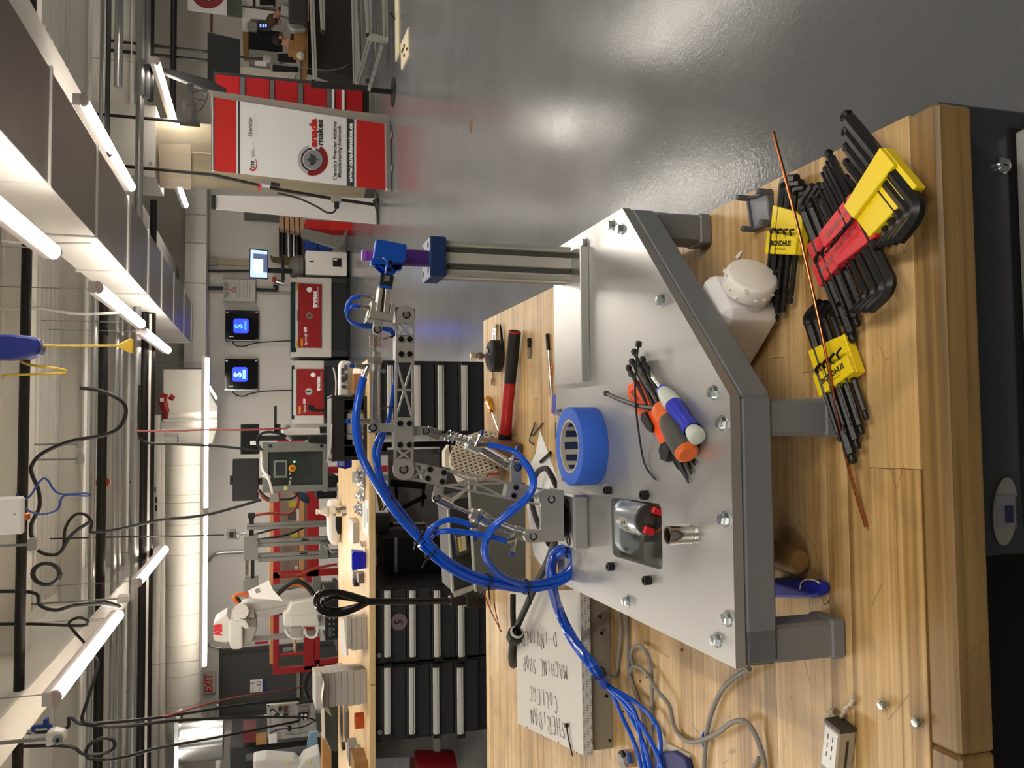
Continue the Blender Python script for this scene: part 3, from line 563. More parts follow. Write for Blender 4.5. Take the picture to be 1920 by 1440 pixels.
def link(name, p0, p1, w0, w1, cells, eyes, yy, d, screws=()):
    """side plate from p0 to p1 (px); cells = (s0, s1, 'solid'|'x'); width tapers w0 -> w1."""
    a, b = V((*p0, 0)), V((*p1, 0)); u = (b-a).normalized(); n = V((-u.y, u.x, 0)); Lp = (b-a).length
    P = lambda s, t: tuple((a + u*(s*Lp) + n*t)[:2]); W = lambda s: (w0+(w1-w0)*s)/2
    mb = MB()
    for s0, s1, k in cells:
        if k == 'solid': mb.px([P(s0, -W(s0)), P(s1, -W(s1)), P(s1, W(s1)), P(s0, W(s0))], yy, d)
        else:
            rw = 4.2
            for sg in (-1, 1): strip(mb, P(s0, sg*(W(s0)-rw/2)), P(s1, sg*(W(s1)-rw/2)), rw, yy+.0002, d)
            strip(mb, P(s0, -W(s0)+rw*.6), P(s1, W(s1)-rw*.6), 3.4, yy+.0004, d); strip(mb, P(s0, W(s0)-rw*.6), P(s1, -W(s1)+rw*.6), 3.4, yy+.0006, d)
            m = (s0+s1)/2
            if (s1-s0)*Lp > 60: strip(mb, P(m, -W(m)), P(m, W(m)), 4.5, yy+.0008, d)
    for s, r in eyes:
        c = P(s, 0); mb.px([(c[0]+r*math.cos(q), c[1]+r*math.sin(q)) for q in [2*PI*k/28 for k in range(28)]], yy-.0006, d+.0012)
    return obj(name, mb, ALK, ra)
FA0, FA1 = (757, 880), (760, 589)
fc = [(-.0, .06, 'solid'), (.055, .135, 'x'), (.13, .335, 'solid'), (.33, .695, 'x'), (.69, .86, 'solid'), (.855, .94, 'x'), (.935, 1, 'solid')]
f1 = link('forearm_plate', FA0, FA1, 36, 35, fc, [(0, 20), (1, 17.5)], YA, .005)
link('forearm_plate', FA0, FA1, 36, 35, fc, [(0, 20), (1, 17.5)], YBK, .005)
for q in ((750, 794), (767, 794), (750, 834), (767, 834), (752, 636), (768, 636), (752, 664), (768, 664)): screw(q[0], q[1], YA, f1)
SP = mat('spacer_block', '#aaa9a4', .4, .6)
obj('forearm_spacer', MB().px([(742, 786), (776, 786), (776, 842), (742, 842)], YA+.006, YBK-YA-.007), SP, ra); obj('forearm_spacer', MB().px([(744, 628), (776, 628), (776, 672), (744, 672)], YA+.006, YBK-YA-.007), SP, ra)
UA0, UA1 = (757, 880), (1034, 936)
uc = [(-.0, .07, 'solid'), (.065, .15, 'x'), (.145, .29, 'solid'), (.285, .70, 'x'), (.695, .83, 'solid'), (.825, .95, 'x'), (.94, 1, 'solid')]
u1 = link('upper_arm_plate', UA0, UA1, 34, 33, uc, [(0, 19), (1, 16)], YA+.0055, .005)
link('upper_arm_plate', UA0, UA1, 34, 33, uc, [(0, 19), (1, 16)], YBK-.0055, .005)
for q in ((806, 880), (832, 886), (802, 897), (829, 903), (967, 914), (963, 929)): screw(q[0], q[1], YA+.0055, u1)
obj('upper_spacer', MB().px([(797, 872), (836, 880), (832, 908), (793, 900)], YA+.011, YBK-YA-.017), SP, ra); obj('upper_spacer', MB().px([(955, 906), (975, 910), (971, 937), (951, 933)], YA+.011, YBK-YA-.017), SP, ra)
pin(757, 880, .0062, yy=YA); pin(762, 590, .0055, yy=YA); pin(1034, 936, .0056, yy=YA-.004)
# lugs
YL = YA+.012
def lug(name, poly, yy=YL, d=.006, both=True):
    o = obj(name, MB().px(poly, yy, d), ALB, ra, bev=.0008)
    if both: obj(name, MB().px(poly, yy+.026, d), ALB, ra, bev=.0008)
    return o
def eyelug(cx, cy, r, tx, ty, w):                        # rounded lug: eye at c, foot at t (px)
    u = V((tx-cx, ty-cy, 0)).normalized(); n = V((-u.y, u.x, 0)); c, t = V((cx, cy, 0)), V((tx, ty, 0))
    pts = [t+n*w/2, t-n*w/2] + [c - n*w/2*math.cos(a) - u*r*math.sin(a) for a in [PI*k/10 for k in range(11)]]
    return [tuple(p[:2]) for p in pts]
lug('cylinder_lug', eyelug(699, 802, 9, 742, 802, 17)); pin(699, 802, .0055, yy=YL-.001, through=False)
lug('clevis_lug', eyelug(799, 808, 9, 776, 808, 17)); pin(799, 808, .0052, yy=YL-.001, through=False)
lug('clevis_lug', eyelug(819, 934, 9, 826, 906, 17)); pin(819, 934, .0052, yy=YL-.001, through=False)
lug('pivot_lug', eyelug(967, 874, 9, 969, 910, 19)); pin(971, 876, .0058, yy=YL-.001, through=False)
pin(1000, 1007-1, .0054, yy=YA-.004)
# air cylinders lie in the mid plane of the arm
YC_ = (YA+YBK)/2+.004
def along(a, b, s): a, b = V(a), V(b); return a+(b-a)*s
CHR = mat('chrome_tube', '#cfccc4', .12, 1.); CYE = mat('cylinder_end', '#b9bab6', .3, .9); CLR = mat('clear_spring_steel', '#c9ccce', .15, 1.)
def cyl(name, parent, a, b, r0, r1=None, m=CHR, n=24): return obj(name, MB().cyl(a, b, r0, r1, n), m, parent)
def air_cylinder(spec):
    """spec: (px0, px1, r0, r1, material, part name, sides)"""
    root = obj(spec[0][5], MB().cyl(Y(*spec[0][0], YC_), Y(*spec[0][1], YC_), spec[0][2], spec[0][3], spec[0][6]), spec[0][4], ra)
    for p0, p1, r0, r1, m, nm, n in spec[1:]: obj(nm, MB().cyl(Y(*p0, YC_), Y(*p1, YC_), r0, r1, n), m, root)
    return root
s = lambda x0, y0, x1, y1, r, m, nm, r1=None, n=24: ((x0, y0), (x1, y1), r, r1, m, nm, n)
c1 = air_cylinder([s(703, 695, 703, 788, .0082, CHR, 'wrist_cylinder'), s(703, 682, 703, 696, .0098, CYE, 'collar'), s(703, 670, 703, 681, .0122, ZINC, 'hex_nut', n=6), s(703, 660, 703, 671, .0078, CYE, 'nose'), s(703, 648, 703, 661, .0028, STEEL, 'rod'), s(704, 625, 704, 650, .0092, CHR, 'rod_clevis'), s(703, 786, 703, 812, .0098, CYE, 'rear_end')])
c2 = air_cylinder([s(897, 838, 955, 872, .0090, CHR, 'elbow_cylinder'), s(878, 829, 900, 841, .0116, CYE, 'front_collar'), s(953, 869, 969, 877, .0105, CYE, 'rear_end'), s(818, 813, 880, 830, .0026, STEEL, 'rod'), s(800, 808, 824, 817, .0085, CHR, 'rod_clevis')])
sp = []
for k in range(90):
    t = k/89; ctr = along(Y(836, 815, YC_), Y(882, 832, YC_), t); axx = (Y(882, 832, YC_)-Y(836, 815, YC_)).normalized(); u = axx.orthogonal().normalized(); v = axx.cross(u); a = 2*PI*6.5*t
    sp.append(ctr+(u*math.cos(a)+v*math.sin(a))*.0088)
obj('return_spring', MB().tube(sp, .0010, 5), CLR, c2)
c3 = air_cylinder([s(912, 976, 965, 997, .0078, CHR, 'shoulder_cylinder'), s(900, 968, 915, 977, .0105, CYE, 'collar'), s(893, 966, 901, 970, .0122, ZINC, 'hex_nut', n=6), s(883, 962, 893, 966, .0088, CYE, 'nose'), s(843, 946, 885, 963, .0028, STEEL, 'rod'), s(824, 936, 846, 947, .0088, CHR, 'rod_clevis'), s(963, 996, 992, 1006, .0098, CYE, 'rear_end')])
# flow fittings with blue release rings
BRL = mat('blue_ring', '#0b3f92', .3)
def fitting(parent, base, knob, hose):                    # px points on the arm plane, slightly in front
    yy = YA-.004
    o = obj('flow_fitting', MB().tube([Y(*base, yy+.012), Y(*base, yy), along(Y(*base, yy), Y(*knob, yy), .8)], [.0042, .0045, .0035], 12), CHR, parent)
    k = Y(*knob, yy); d = (k-Y(*base, yy)).normalized(); obj('adjuster', MB().lathe([(.0034, -.004), (.0034, 0), (.0028, .0035), (0, .004)], k, d, 12), BRL, o)
    h = Y(*hose, yy); d = (h-Y(*base, yy)).normalized()
    obj('hose_stub', MB().cyl(Y(*base, yy), h, .0046, .0046, 12), CHR, o); obj('release_ring', MB().lathe([(.0046, -.0005), (.0052, 0), (.0052, .0025), (.004, .004)], h, d, 14), BRL, o)
    return o
fitting(c1, (690, 688), (660, 686), (681, 708)); fitting(c1, (690, 790), (652, 790), (672, 790))
fitting(c2, (893, 835), (903, 811), (915, 834)); fitting(c2, (962, 862), (970, 840), (975, 862))
fitting(c3, (895, 985), (891, 1010), (880, 984)); fitting(c3, (965, 1010), (960, 1040), (949, 1014))
# wrist block and gripper
yg = YA-.004
obj('wrist_bracket', MB().px([(742, 575), (778, 579), (778, 600), (742, 605)], YA+.006, YBK-YA-.007), mat('dark_wrist', '#77746c', .4, .8), ra)
obj('wrist_lug', MB().px([(701, 602), (718, 604), (716, 622), (709, 628), (701, 626), (698, 618)], yg, .007), ALB, ra, bev=.0008); pin(708, 618, .0052, yy=yg-.001, through=False)
gb = obj('gripper_body', MB().px([(697, 565), (706, 566), (705, 582), (730, 586), (733, 568), (741, 570), (737, 603), (690, 597)], yg, .034), mat('gripper_alu', '#b7b2a6', .4, .7), ra, bev=.0012)
obj('gripper_side', MB().px([(688, 596), (697, 564), (699, 563), (701, 570), (693, 598)], yg+.002, .03), ALB, gb)
obj('wrist_plate', MB().px([(689, 597), (739, 604), (738, 608), (688, 601)], yg-.002, .04), ALB, gb)
obj('gripper_rail', MB().px([(711, 538), (719, 539), (713, 584), (705, 582)], yg-.003, .03), mat('rail_alu', '#c3beb2', .35, .8), gb, bev=.001)
obj('gripper_rail', MB().px([(723, 540), (734, 542), (729, 586), (719, 585)], yg-.003, .03), mat('rail_alu'), gb, bev=.001)
obj('gripper_slot', MB().px([(718, 539), (724, 540), (719, 586), (713, 584)], yg+.004, .02), mat('slot_dark', '#5b584f', .5, .5), gb)
obj('gripper_face', MB().px([(712, 533), (736, 537), (735, 542), (711, 538)], yg-.004, .033), BLUEA, gb)
jb = obj('jaw_block', MB().px([(714, 513), (739, 517), (736, 537), (712, 533)], yg-.005, .034), BLKS, gb, bev=.0008)
obj('jaw_slider', MB().px([(722, 516), (731, 518), (730, 528), (720, 527)], yg-.007, .004), STEEL, jb)
JW = mat('jaw_blue', '#1450b4', .34, .25)
j1 = obj('gripper_jaw', MB().px([(705, 449), (708, 448), (762, 458), (763, 462), (762, 487), (758, 491), (738, 492), (735, 492), (733, 513), (723, 512), (725, 489), (719, 482), (700, 482)], yg-.006, .012), JW, ra, bev=.0012)
j2 = obj('gripper_jaw', MB().px([(697, 483), (701, 482), (722, 489), (725, 491), (722, 513), (735, 515), (738, 493), (756, 496), (752, 507), (700, 497), (695, 496)], yg+.038, .012), JW, ra, bev=.0012)
for q in ((731, 493), (729, 506)): screw(q[0], q[1], yg-.006, j1, .0036)
for q, h in (((692, 559), (676, 556)), ((690, 577), (674, 575))):
    o = obj('elbow_fitting', MB().tube([Y(q[0]+6, q[1], yg+.01), Y(*q, yg), Y(*h, yg)], [.004, .0036, .003], 10), CHR, ra)
    obj('release_ring', MB().cyl(Y(*h, yg), Y(h[0]-3, h[1], yg), .0034, n=10), BRL, o)
# ================================================================== hoses of the arm
def hose(pts, r=.0042, label='', name='air_hose', k=7, n=9): return put(name, MB().tube(smoothpath(PP(pts), k), r, n), BLUEH, label, 'hose')
_hn = 0
def bundle(pts, offs, r, label_f, n=8):
    base = smoothpath(PP(pts), 6); out = []
    for j, (ph, rad) in enumerate(offs):
        q = []
        for i, p in enumerate(base):
            t = (base[min(i+1, len(base)-1)]-base[max(0, i-1)]).normalized(); u = t.cross(V((0, 1, .2))); u = u.normalized() if u.length > .05 else t.orthogonal().normalized(); v = t.cross(u); a = ph+i*.035
            rr = rad*(1+.12*math.sin(i*.21+j)); q.append(p+(u*math.cos(a)+v*math.sin(a))*rr)
        out.append(put('air_hose', MB().tube(q, r, n), BLUEH, label_f[j], 'hose', 'blue air hoses of the robot arm'))
    return base, out
yy = YA-.006
main = [(792, 1018, 'y', 1.262), (830, 1052, 'y', 1.27), (880, 1080, 'y', 1.285), (930, 1092, 'y', 1.30), (985, 1100, 'y', 1.32), (1030, 1094, 'y', 1.335), (1062, 1078, 'y', 1.33), (1078, 1055, 'y', 1.325), (1072, 1036, 'y', 1.33), (1055, 1032, 'y', 1.345), (1040, 1042, 'y', 1.37), (1034, 1066, 'y', 1.40), (1036, 1100, 'z', 1.012), (1046, 1140, 'z', .975), (1062, 1178, 'z', .955), (1086, 1215, 'z', .95), (1112, 1248, 'z', .945), (1138, 1285, 'z', .90)]
LB = ['hose of the main blue bundle, outermost strand over the left of the arm', 'hose of the main blue bundle, inner strand nearest the arm', 'hose of the main blue bundle, middle strand facing the camera', 'hose of the main blue bundle, strand at the back of the loop', 'hose of the main blue bundle, strand lying lowest over the perforated box', 'hose of the main blue bundle, core strand']
mbase, hs = bundle(main, [(0, .0062), (1.26, .0062), (2.5, .0062), (3.8, .0062), (5.0, .0062), (0, 0)], .0040, LB)
tails = [([(1138, 1285), (1165, 1340), (1190, 1395), (1205, 1450)], 'blue hose tail running off the left edge, lowest of the fan'), ([(1136, 1282), (1170, 1320), (1205, 1390), (1222, 1450)], 'blue hose tail, second of the fan beside the perforated box'), ([(1140, 1284), (1178, 1318), (1195, 1352), (1212, 1450)], 'blue hose tail crossing over the second of the fan'), ([(1142, 1286), (1185, 1312), (1222, 1345), (1238, 1385), (1235, 1450)], 'blue hose tail bowing furthest towards the bench front'), ([(1140, 1282), (1180, 1330), (1222, 1392), (1245, 1450)], 'blue hose tail under the furthest bowing one')]
for j, (pl, lb) in enumerate(tails):
    e = mbase[-1]; q = [e+V((.001*j-.002, .0, .002*j-.004))]+[Z(a, b, .888-.0025*i+.003*(j % 3)) for i, (a, b) in enumerate(pl[1:])]
    put('air_hose', MB().tube(smoothpath(q, 7), .0040, 9), BLUEH, lb, 'hose')
feeds = [([(681, 708, 'y', yy), (674, 740, 'y', yy), (668, 775, 'y', yy-.004), (668, 808, 'y', yy-.006), (678, 855, 'y', yy-.006), (705, 905, 'y', yy), (745, 965, 'y', 1.25), (792, 1015, 'y', 1.258)], .0062, 'thick blue hose from the chrome wrist cylinder down the left side'),
 ([(672, 790, 'y', 1.30), (680, 850, 'y', 1.29), (708, 912, 'y', 1.265), (748, 972, 'y', 1.26), (792, 1020, 'y', 1.264)], .004, 'blue hose tucked behind the thick one along the forearm'),
 ([(745, 700, 'y', 1.30), (737, 735, 'y', 1.30), (733, 765, 'y', 1.30), (728, 790, 'y', 1.31), (712, 815, 'y', 1.31), (702, 842, 'y', 1.30), (705, 875, 'y', 1.28), (720, 915, 'y', 1.27), (760, 975, 'y', 1.262), (794, 1014, 'y', 1.262)], .0034, 'thin blue hose passing under the cylinder lug'),
 ([(742, 622, 'y', 1.305), (745, 660, 'y', 1.302), (741, 720, 'y', 1.302), (735, 760, 'y', 1.302), (730, 785, 'y', 1.312), (719, 818, 'y', 1.312), (711, 845, 'y', 1.30), (712, 880, 'y', 1.28), (726, 918, 'y', 1.27), (765, 972, 'y', 1.264), (795, 1012, 'y', 1.266)], .0034, 'thin blue hose running along the back of the forearm'),
 ([(880, 984, 'y', yy), (858, 976, 'y', yy), (835, 976, 'y', yy), (812, 988, 'y', yy), (801, 1004, 'y', 1.25), (808, 1020, 'y', 1.256), (832, 1044, 'y', 1.264), (852, 1062, 'y', 1.272)], .0044, 'upper of two blue hoses arching to the lower cylinder'),
 ([(949, 1014, 'y', yy), (910, 1004, 'y', yy-.002), (870, 998, 'y', yy-.002), (835, 996, 'y', yy), (815, 1000, 'y', 1.25), (806, 1012, 'y', 1.256), (816, 1030, 'y', 1.262), (840, 1056, 'y', 1.27)], .0044, 'lower of two blue hoses arching to the far end of the lower cylinder'),
 ([(915, 834, 'y', yy), (945, 840, 'y', yy-.006), (970, 850, 'y', yy-.012), (992, 876, 'y', yy-.018), (1002, 905, 'y', yy-.022), (990, 935, 'y', yy-.024), (955, 965, 'y', yy-.022), (925, 992, 'y', yy-.016), (912, 1022, 'y', yy-.006), (916, 1052, 'y', 1.25), (945, 1082, 'y', 1.28), (985, 1096, 'y', 1.31)], .0044, 'front blue hose sweeping over the upper arm in an S curve'),
 ([(975, 862, 'y', yy+.004), (992, 882, 'y', yy-.008), (998, 908, 'y', yy-.014), (984, 934, 'y', yy-.016), (950, 962, 'y', yy-.014), (921, 990, 'y', yy-.008), (908, 1020, 'y', yy), (911, 1050, 'y', 1.256), (938, 1079, 'y', 1.284), (980, 1100, 'y', 1.312)], .0044, 'second blue hose following just behind the S curve hose'),
 ([(673, 556, 'y', yg), (660, 560, 'y', yg), (652, 572, 'y', yg), (651, 590, 'y', yg+.004), (658, 602, 'y', yg+.01), (675, 609, 'y', yg+.02), (700, 612, 'y', yg+.045), (728, 614, 'y', yg+.055), (740, 630, 'y', 1.306)], .0032, 'outer thin blue hose looping off the gripper'),
 ([(671, 575, 'y', yg), (660, 575, 'y', yg), (653, 582, 'y', yg+.004), (652, 592, 'y', yg+.008), (661, 605, 'y', yg+.014), (680, 612, 'y', yg+.025), (705, 615, 'y', yg+.05), (730, 620, 'y', yg+.06), (743, 636, 'y', 1.309)], .0032, 'inner thin blue hose looping off the gripper')]
for pts, r, lb in feeds: hose(pts, r, lb)
# coil of hose by the base
q = []
for k in range(44):
    a = 2*PI*k/14.6; q.append(Y(1052+19*math.cos(a)*(1-.006*k), 1060+26*math.sin(a), 1.345+.0016*k))
put('air_hose', MB().tube(q, .0040, 8), BLUEH, 'coiled blue hose standing beside the base block', 'hose')
def ziptie_ring(i, r, label, tail=.02):
    p = mbase[i]; t = (mbase[i+1]-mbase[i-1]).normalized(); u = t.orthogonal().normalized(); v = t.cross(u)
    mb = MB(); mb.tube([p+(u*math.cos(a)+v*math.sin(a))*r for a in [2*PI*k/20 for k in range(20)]], .0016, 6, False, True)
    mb.obox(p+u*(r+.002), (.005, .005, .004), frame(u)); mb.tube([p+u*r, p+u*(r+tail)+v*.004], .0012, 5)
    return put('cable_tie', mb, BLK, label, 'cable tie')
for i, lb in ((3, 'cable tie around the main hose bundle, highest one below the fork'), (16, 'cable tie around the main hose bundle at its left bend'), (24, 'cable tie around the main hose bundle at the bottom of the loop'), (50, 'cable tie with a tail on the hose coil by the base'), (98, 'cable tie where the hose bundle crosses the edge of the perforated box')):
    ziptie_ring(min(i, len(mbase)-3), .0118, lb)
def ring_at(x, y, yy, r, label, d=(0, 0, 1)):
    p = Y(x, y, yy); d = V(d).normalized(); u = d.orthogonal().normalized(); v = d.cross(u); mb = MB()
    mb.tube([p+(u*math.cos(a)+v*math.sin(a))*r for a in [2*PI*k/18 for k in range(18)]], .0015, 6, False, True); mb.tube([p+u*r, p+u*(r+.014)], .0012, 5); return put('cable_tie', mb, BLK, label, 'cable tie')
ring_at(731, 938, 1.258, .0098, 'cable tie on the blue hoses left of the elbow joint', (-.55, 0, -.6)); ring_at(785, 1008, 1.262, .011, 'cable tie on the blue hoses where the arching pair joins', (-.4, 0, -.6))
ring_at(809, 995, 1.25, .0085, 'cable tie holding the arching pair of blue hoses together', (-.3, 0, .4)); ring_at(918, 1001, yy-.008, .0075, 'cable tie on the S curve hoses beside the chrome cylinder', (-.3, 0, -.5))
ring_at(652, 591, yg+.006, .005, 'tiny cable tie on the hose loop by the gripper', (-.1, 0, 1)); ring_at(735, 763, 1.302, .0055, 'cable tie on the thin hose behind the forearm truss', (1, 0, .1)); ring_at(737, 631, 1.304, .0055, 'cable tie on the thin hose below the gripper', (1, 0, .2))
# ================================================================== things on the fixture plate
TAPE = mat('blue_masking_tape', '#2d62cc', .6, bump=.15, bscale=200); CRD = mat('tape_core', '#b9b2a4', .8)
tc = Z(1141, 840, PT); tc.y += .060; tc.x = -.036; th = .041
t = thing('masking_tape', 'roll of blue masking tape lying flat on the aluminium plate', 'tape', (tc.x, tc.y, PT))
obj('tape', MB().lathe([(.042, 0), (.0605, 0), (.0612, .001), (.0612, th-.001), (.0605, th), (.042, th), (.042, 0)], (tc.x, tc.y, PT), (0, 0, 1), 56), TAPE, t)
obj('core', MB().lathe([(.0385, .0005), (.042, .0005), (.042, th-.0003), (.0385, th-.0003), (.0385, .0005)], (tc.x, tc.y, PT), (0, 0, 1), 48), CRD, t)
for k in range(12):
    a = 2*PI*k/12; c = V((tc.x, tc.y, PT+th/2))+V((math.cos(a), math.sin(a), 0))*.0383
    obj('core_print', MB().obox(c, (.0006, .014, .027), Rz(a)), mat('core_print_navy', '#1d2c55', .7), t)
p = Z(1055, 897, PT+.005); put('dowel_pin', MB().cyl(p+V((-.0, -.004, 0)), p+V((0.001, -.075, 0)), .0042), BLKM, 'short black steel pin lying behind the blue tape roll', 'pin')
# motor sitting in the pocket
mo = thing('gear_motor', 'silver gear motor with red terminals sitting in the square pocket of the plate', 'motor', (-.13, 1.05, PT-.02))
ME = Z(1216, 975, 1.012); r = .0222; mz = ME.z; Lm = .062
MCAN = mat('motor_can', '#b9bec2', .3, .8); MEND = mat('motor_end', '#3b3836', .5)
mb = MB(); mb.lathe([(0, 0), (r*.9, 0), (r, .003), (r, Lm), (r*.7, Lm+.004), (0, Lm+.004)], ME, (0, 1, 0), 40); can = obj('can', mb, MCAN, mo)
for sg in (-1, 1): obj('can_flat', MB().box(ME.x+sg*r*.86-.002, ME.x+sg*r*.86+.002, ME.y+.004, ME.y+Lm-.003, mz-.012, mz+.012, .001), MCAN, can)
obj('end_bell', MB().lathe([(0, -.0025), (r*.86, -.0025), (r*.93, -.001), (r*.93, .002)], ME, (0, 1, 0), 36), MEND, mo)
obj('bearing_boss', MB().lathe([(0, -.0075), (.0055, -.0075), (.0062, -.006), (.0095, -.005), (.0095, -.002)], ME, (0, 1, 0), 24), mat('boss_grey', '#5a5755', .35, .6), mo)
for dx, dz in ((.004, .0165), (-.006, -.0165)):
    a = ME+V((dx*1.6+.006, -.006, -dz*.1)); 
TR = mat('terminal_red', '#d3232b', .4)
for q in ((1232, 958), (1216, 995)):
    p = Y(q[0], q[1], ME.y-.006); obj('terminal', MB().obox(p, (.010, .008, .015), Matrix.Rotation(.35, 3, 'Y'), .0015), TR, mo, label='red terminal cap')
w = smoothpath([Y(1236, 962, ME.y-.006), Y(1246, 972, ME.y-.004), Y(1245, 985, ME.y), Y(1240, 992, ME.y+.004)], 5); obj('lead_wire', MB().tube(w, .0013, 6), mat('wire_blue', '#1d49a8', .4), mo)
w = smoothpath([Y(1226, 998, ME.y-.006), Y(1234, 995, ME.y-.004), Y(1242, 985, ME.y), Y(1244, 972, ME.y+.004)], 5); obj('lead_wire', MB().tube(w, .0013, 6), mat('wire_orange', '#b5652d', .4), mo)
lbm = MB(); lbl = [[ME+V((math.sin(a)*r*1.004, yq, math.cos(a)*r*1.004)) for a in [-.95+.09*k for k in range(12)]] for yq in (.022, .048)]
lbm.add(lbl[0]+lbl[1], [(i, i+1, i+13, i+12) for i in range(11)]); obj('rating_label', lbm, mat('motor_label', '#a29e93', .5), can)
for k, (u, a0, a1) in enumerate(((.044, -.8, -.3), (.036, -.85, -.6), (.036, -.4, -.2), (.028, -.8, -.55), (.029, -.35, -.1))):
    g = [[ME+V((math.sin(a)*r*1.01, yq, math.cos(a)*r*1.01)) for a in (a0, (a0+a1)/2, a1)] for yq in (u, u+.0035)]
    m_ = MB(); m_.add(g[0]+g[1], [(0, 1, 4, 3), (1, 2, 5, 4)]); obj('label_print', m_, INK, can)
gx = ME.x-.024; gy = ME.y+Lm+.006; mb = MB(); ov = [(ME.x+.004+.020*math.cos(a) if math.cos(a) > 0 else ME.x-.036+.020*math.cos(a), gy, mz-.006+.020*math.sin(a)) for a in [2*PI*k/36 for k in range(36)]]
mb.prism([V(p) for p in ov], (0, .018, 0)); obj('gearbox', mb, mat('gearbox_zinc', '#a9b2b8', .4, .5), mo, bev=.002)
for dx, dzz in ((-.048, .004), (-.046, -.018), (.012, .006)): obj('gearbox_screw', MB().lathe([(0, -.001), (.0022, -.001), (.0024, 0)], (ME.x+dx, gy, mz+dzz), (0, 1, 0), 10), STEEL, mo)
obj('mount_bracket', MB().box(ME.x-.035, ME.x-.02, gy-.035, gy, mz-.03, mz-.008, .001), mat('bracket_dark', '#6e6d69', .5, .6), mo)
# chrome socket
sk = thing('wrench_socket', 'chrome deep socket standing upright on the plate below the motor', 'socket', Z(1280, 1003, PT))
ra_ = Z(1311, 1003, PT); ra_.y += .0112; d = V((0, 0, 1)); L = Y(1251, 1002, ra_.y).z-PT; R_ = .0112
obj('barrel', MB().lathe([(.0045, .001), (.006, 0), (R_*.97, 0), (R_, .001), (R_, .006), (R_*.94, .0065), (R_*.94, .0075), (R_, .008), (R_, L-.001), (R_*.95, L), (R_*.8, L)], ra_, d, 32), CHR, sk)
hx = MB(); hx.lathe([(R_*.8, L), (R_*.72, L-.002), (R_*.7, L-.016), (0, L-.016)], ra_, d, 12, False); obj('twelve_point_opening', hx, mat('socket_inside', '#6d5d48', .3, .9), sk)
# helper for tools lying along a line of the plate or bench
def lay(a, b, zc): return Z(*a, zc), Z(*b, zc)
# orange and grey screwdriver
a, b = lay((1187, 678), (1238, 762), PT+.0075); t = thing('screwdriver', 'screwdriver with orange and grey handle on the aluminium plate', 'screwdriver', a)
obj('shaft', MB().cyl(a, b, .0031, n=12), CHR, t)
c, e = Z(1240, 765, PT+.0155), Z(1290, 852, PT+.0155); d = (e-c); L = d.length; ORG = mat('orange_plastic', '#e06a2c', .42)
obj('collar', MB().lathe([(.006, -.003), (.0125, 0), (.0138, .006), (.0125, .016), (.0115, L*.28)], c, d, 28), ORG, t)
obj('grip', MB().lathe([(.0117, L*.26), (.0135, L*.32), (.0158, L*.6), (.0158, L*.85), (.0142, L*.95)], c, d, 28), mat('grip_grey', '#4c4a46', .6), t)
obj('end_cap', MB().lathe([(.0146, L*.93), (.0146, L*.97), (.011, L*1.01), (0, L*1.015)], c, d, 28), ORG, t)
# blue and white screwdriver
a, b = Z(1210, 690, PT+.007), Z(1243, 732, PT+.0115); t = thing('screwdriver', 'screwdriver with blue and white handle, nearest the plate front', 'screwdriver', a)
obj('shaft', MB().cyl(a, b, .0031, n=12), CHR, t); obj('socket_tip', MB().cyl(Z(1203, 677, PT+.008), a+ (b-a)*.08, .0052, n=6), BLKM, t)
c, e = Z(1241, 730, PT+.012), Z(1308, 820, PT+.012); d = e-c; L = d.length; BLP = mat('handle_blue', '#2b36b8', .35); HWT = mat('handle_white', '#c9cfc6', .4)
obj('collar', MB().lathe([(.006, -.002), (.0075, 0), (.0078, .004)], c, d, 24), BLP, t)
obj('grip_front', MB().lathe([(.0076, .004), (.011, L*.18), (.0118, L*.3), (.0112, L*.36)], c, d, 24), HWT, t)
obj('grip', MB().lathe([(.0113, L*.35), (.0112, L*.45), (.0098, L*.62), (.0098, L*.72), (.0112, L*.82), (.0104, L*.86)], c, d, 24), BLP, t)
obj('end_knob', MB().lathe([(.0085, L*.85), (.0098, L*.9), (.0108, L*.95), (.0105, L*1.0), (.008, L*1.02), (0, L*1.022)], c, d, 24), HWT, t)
# orange snap-off knife
t = thing('utility_knife', 'orange snap-off knife with black slider under the cable ties', 'knife', Z(1210, 780, PT))
kp = [(1176, 722), (1190, 713), (1200, 722), (1254, 832), (1250, 845), (1240, 842), (1226, 812), (1204, 786), (1188, 766), (1175, 740)]
mb = MB(); mb.prism([Z(x, y, PT+.009) for x, y in kp], (0, 0, -.0085)); obj('handle', mb, mat('knife_orange', '#f0561c', .38), t, bev=.002)
mb = MB(); mb.prism([Z(x, y, PT+.0135) for x, y in [(1202, 774), (1208, 772), (1222, 800), (1221, 812), (1212, 806), (1200, 786)]], (0, 0, -.005)); obj('slider', mb, BLK, t, bev=.001)
mb = MB(); mb.prism([Z(x, y, PT+.0095) for x, y in [(1237, 832), (1250, 825), (1254, 845), (1248, 866), (1238, 862), (1234, 845)]], (0, 0, -.009)); obj('end_cap', mb, BLK, t, bev=.001)
mb = MB(); mb.prism([Z(x, y, PT+.0096) for x, y in [(1181, 735), (1187, 730), (1198, 748), (1194, 752)]], (0, 0, -.001)); obj('thumb_slot', mb, mat('slot_brown', '#7c3413', .6), t)
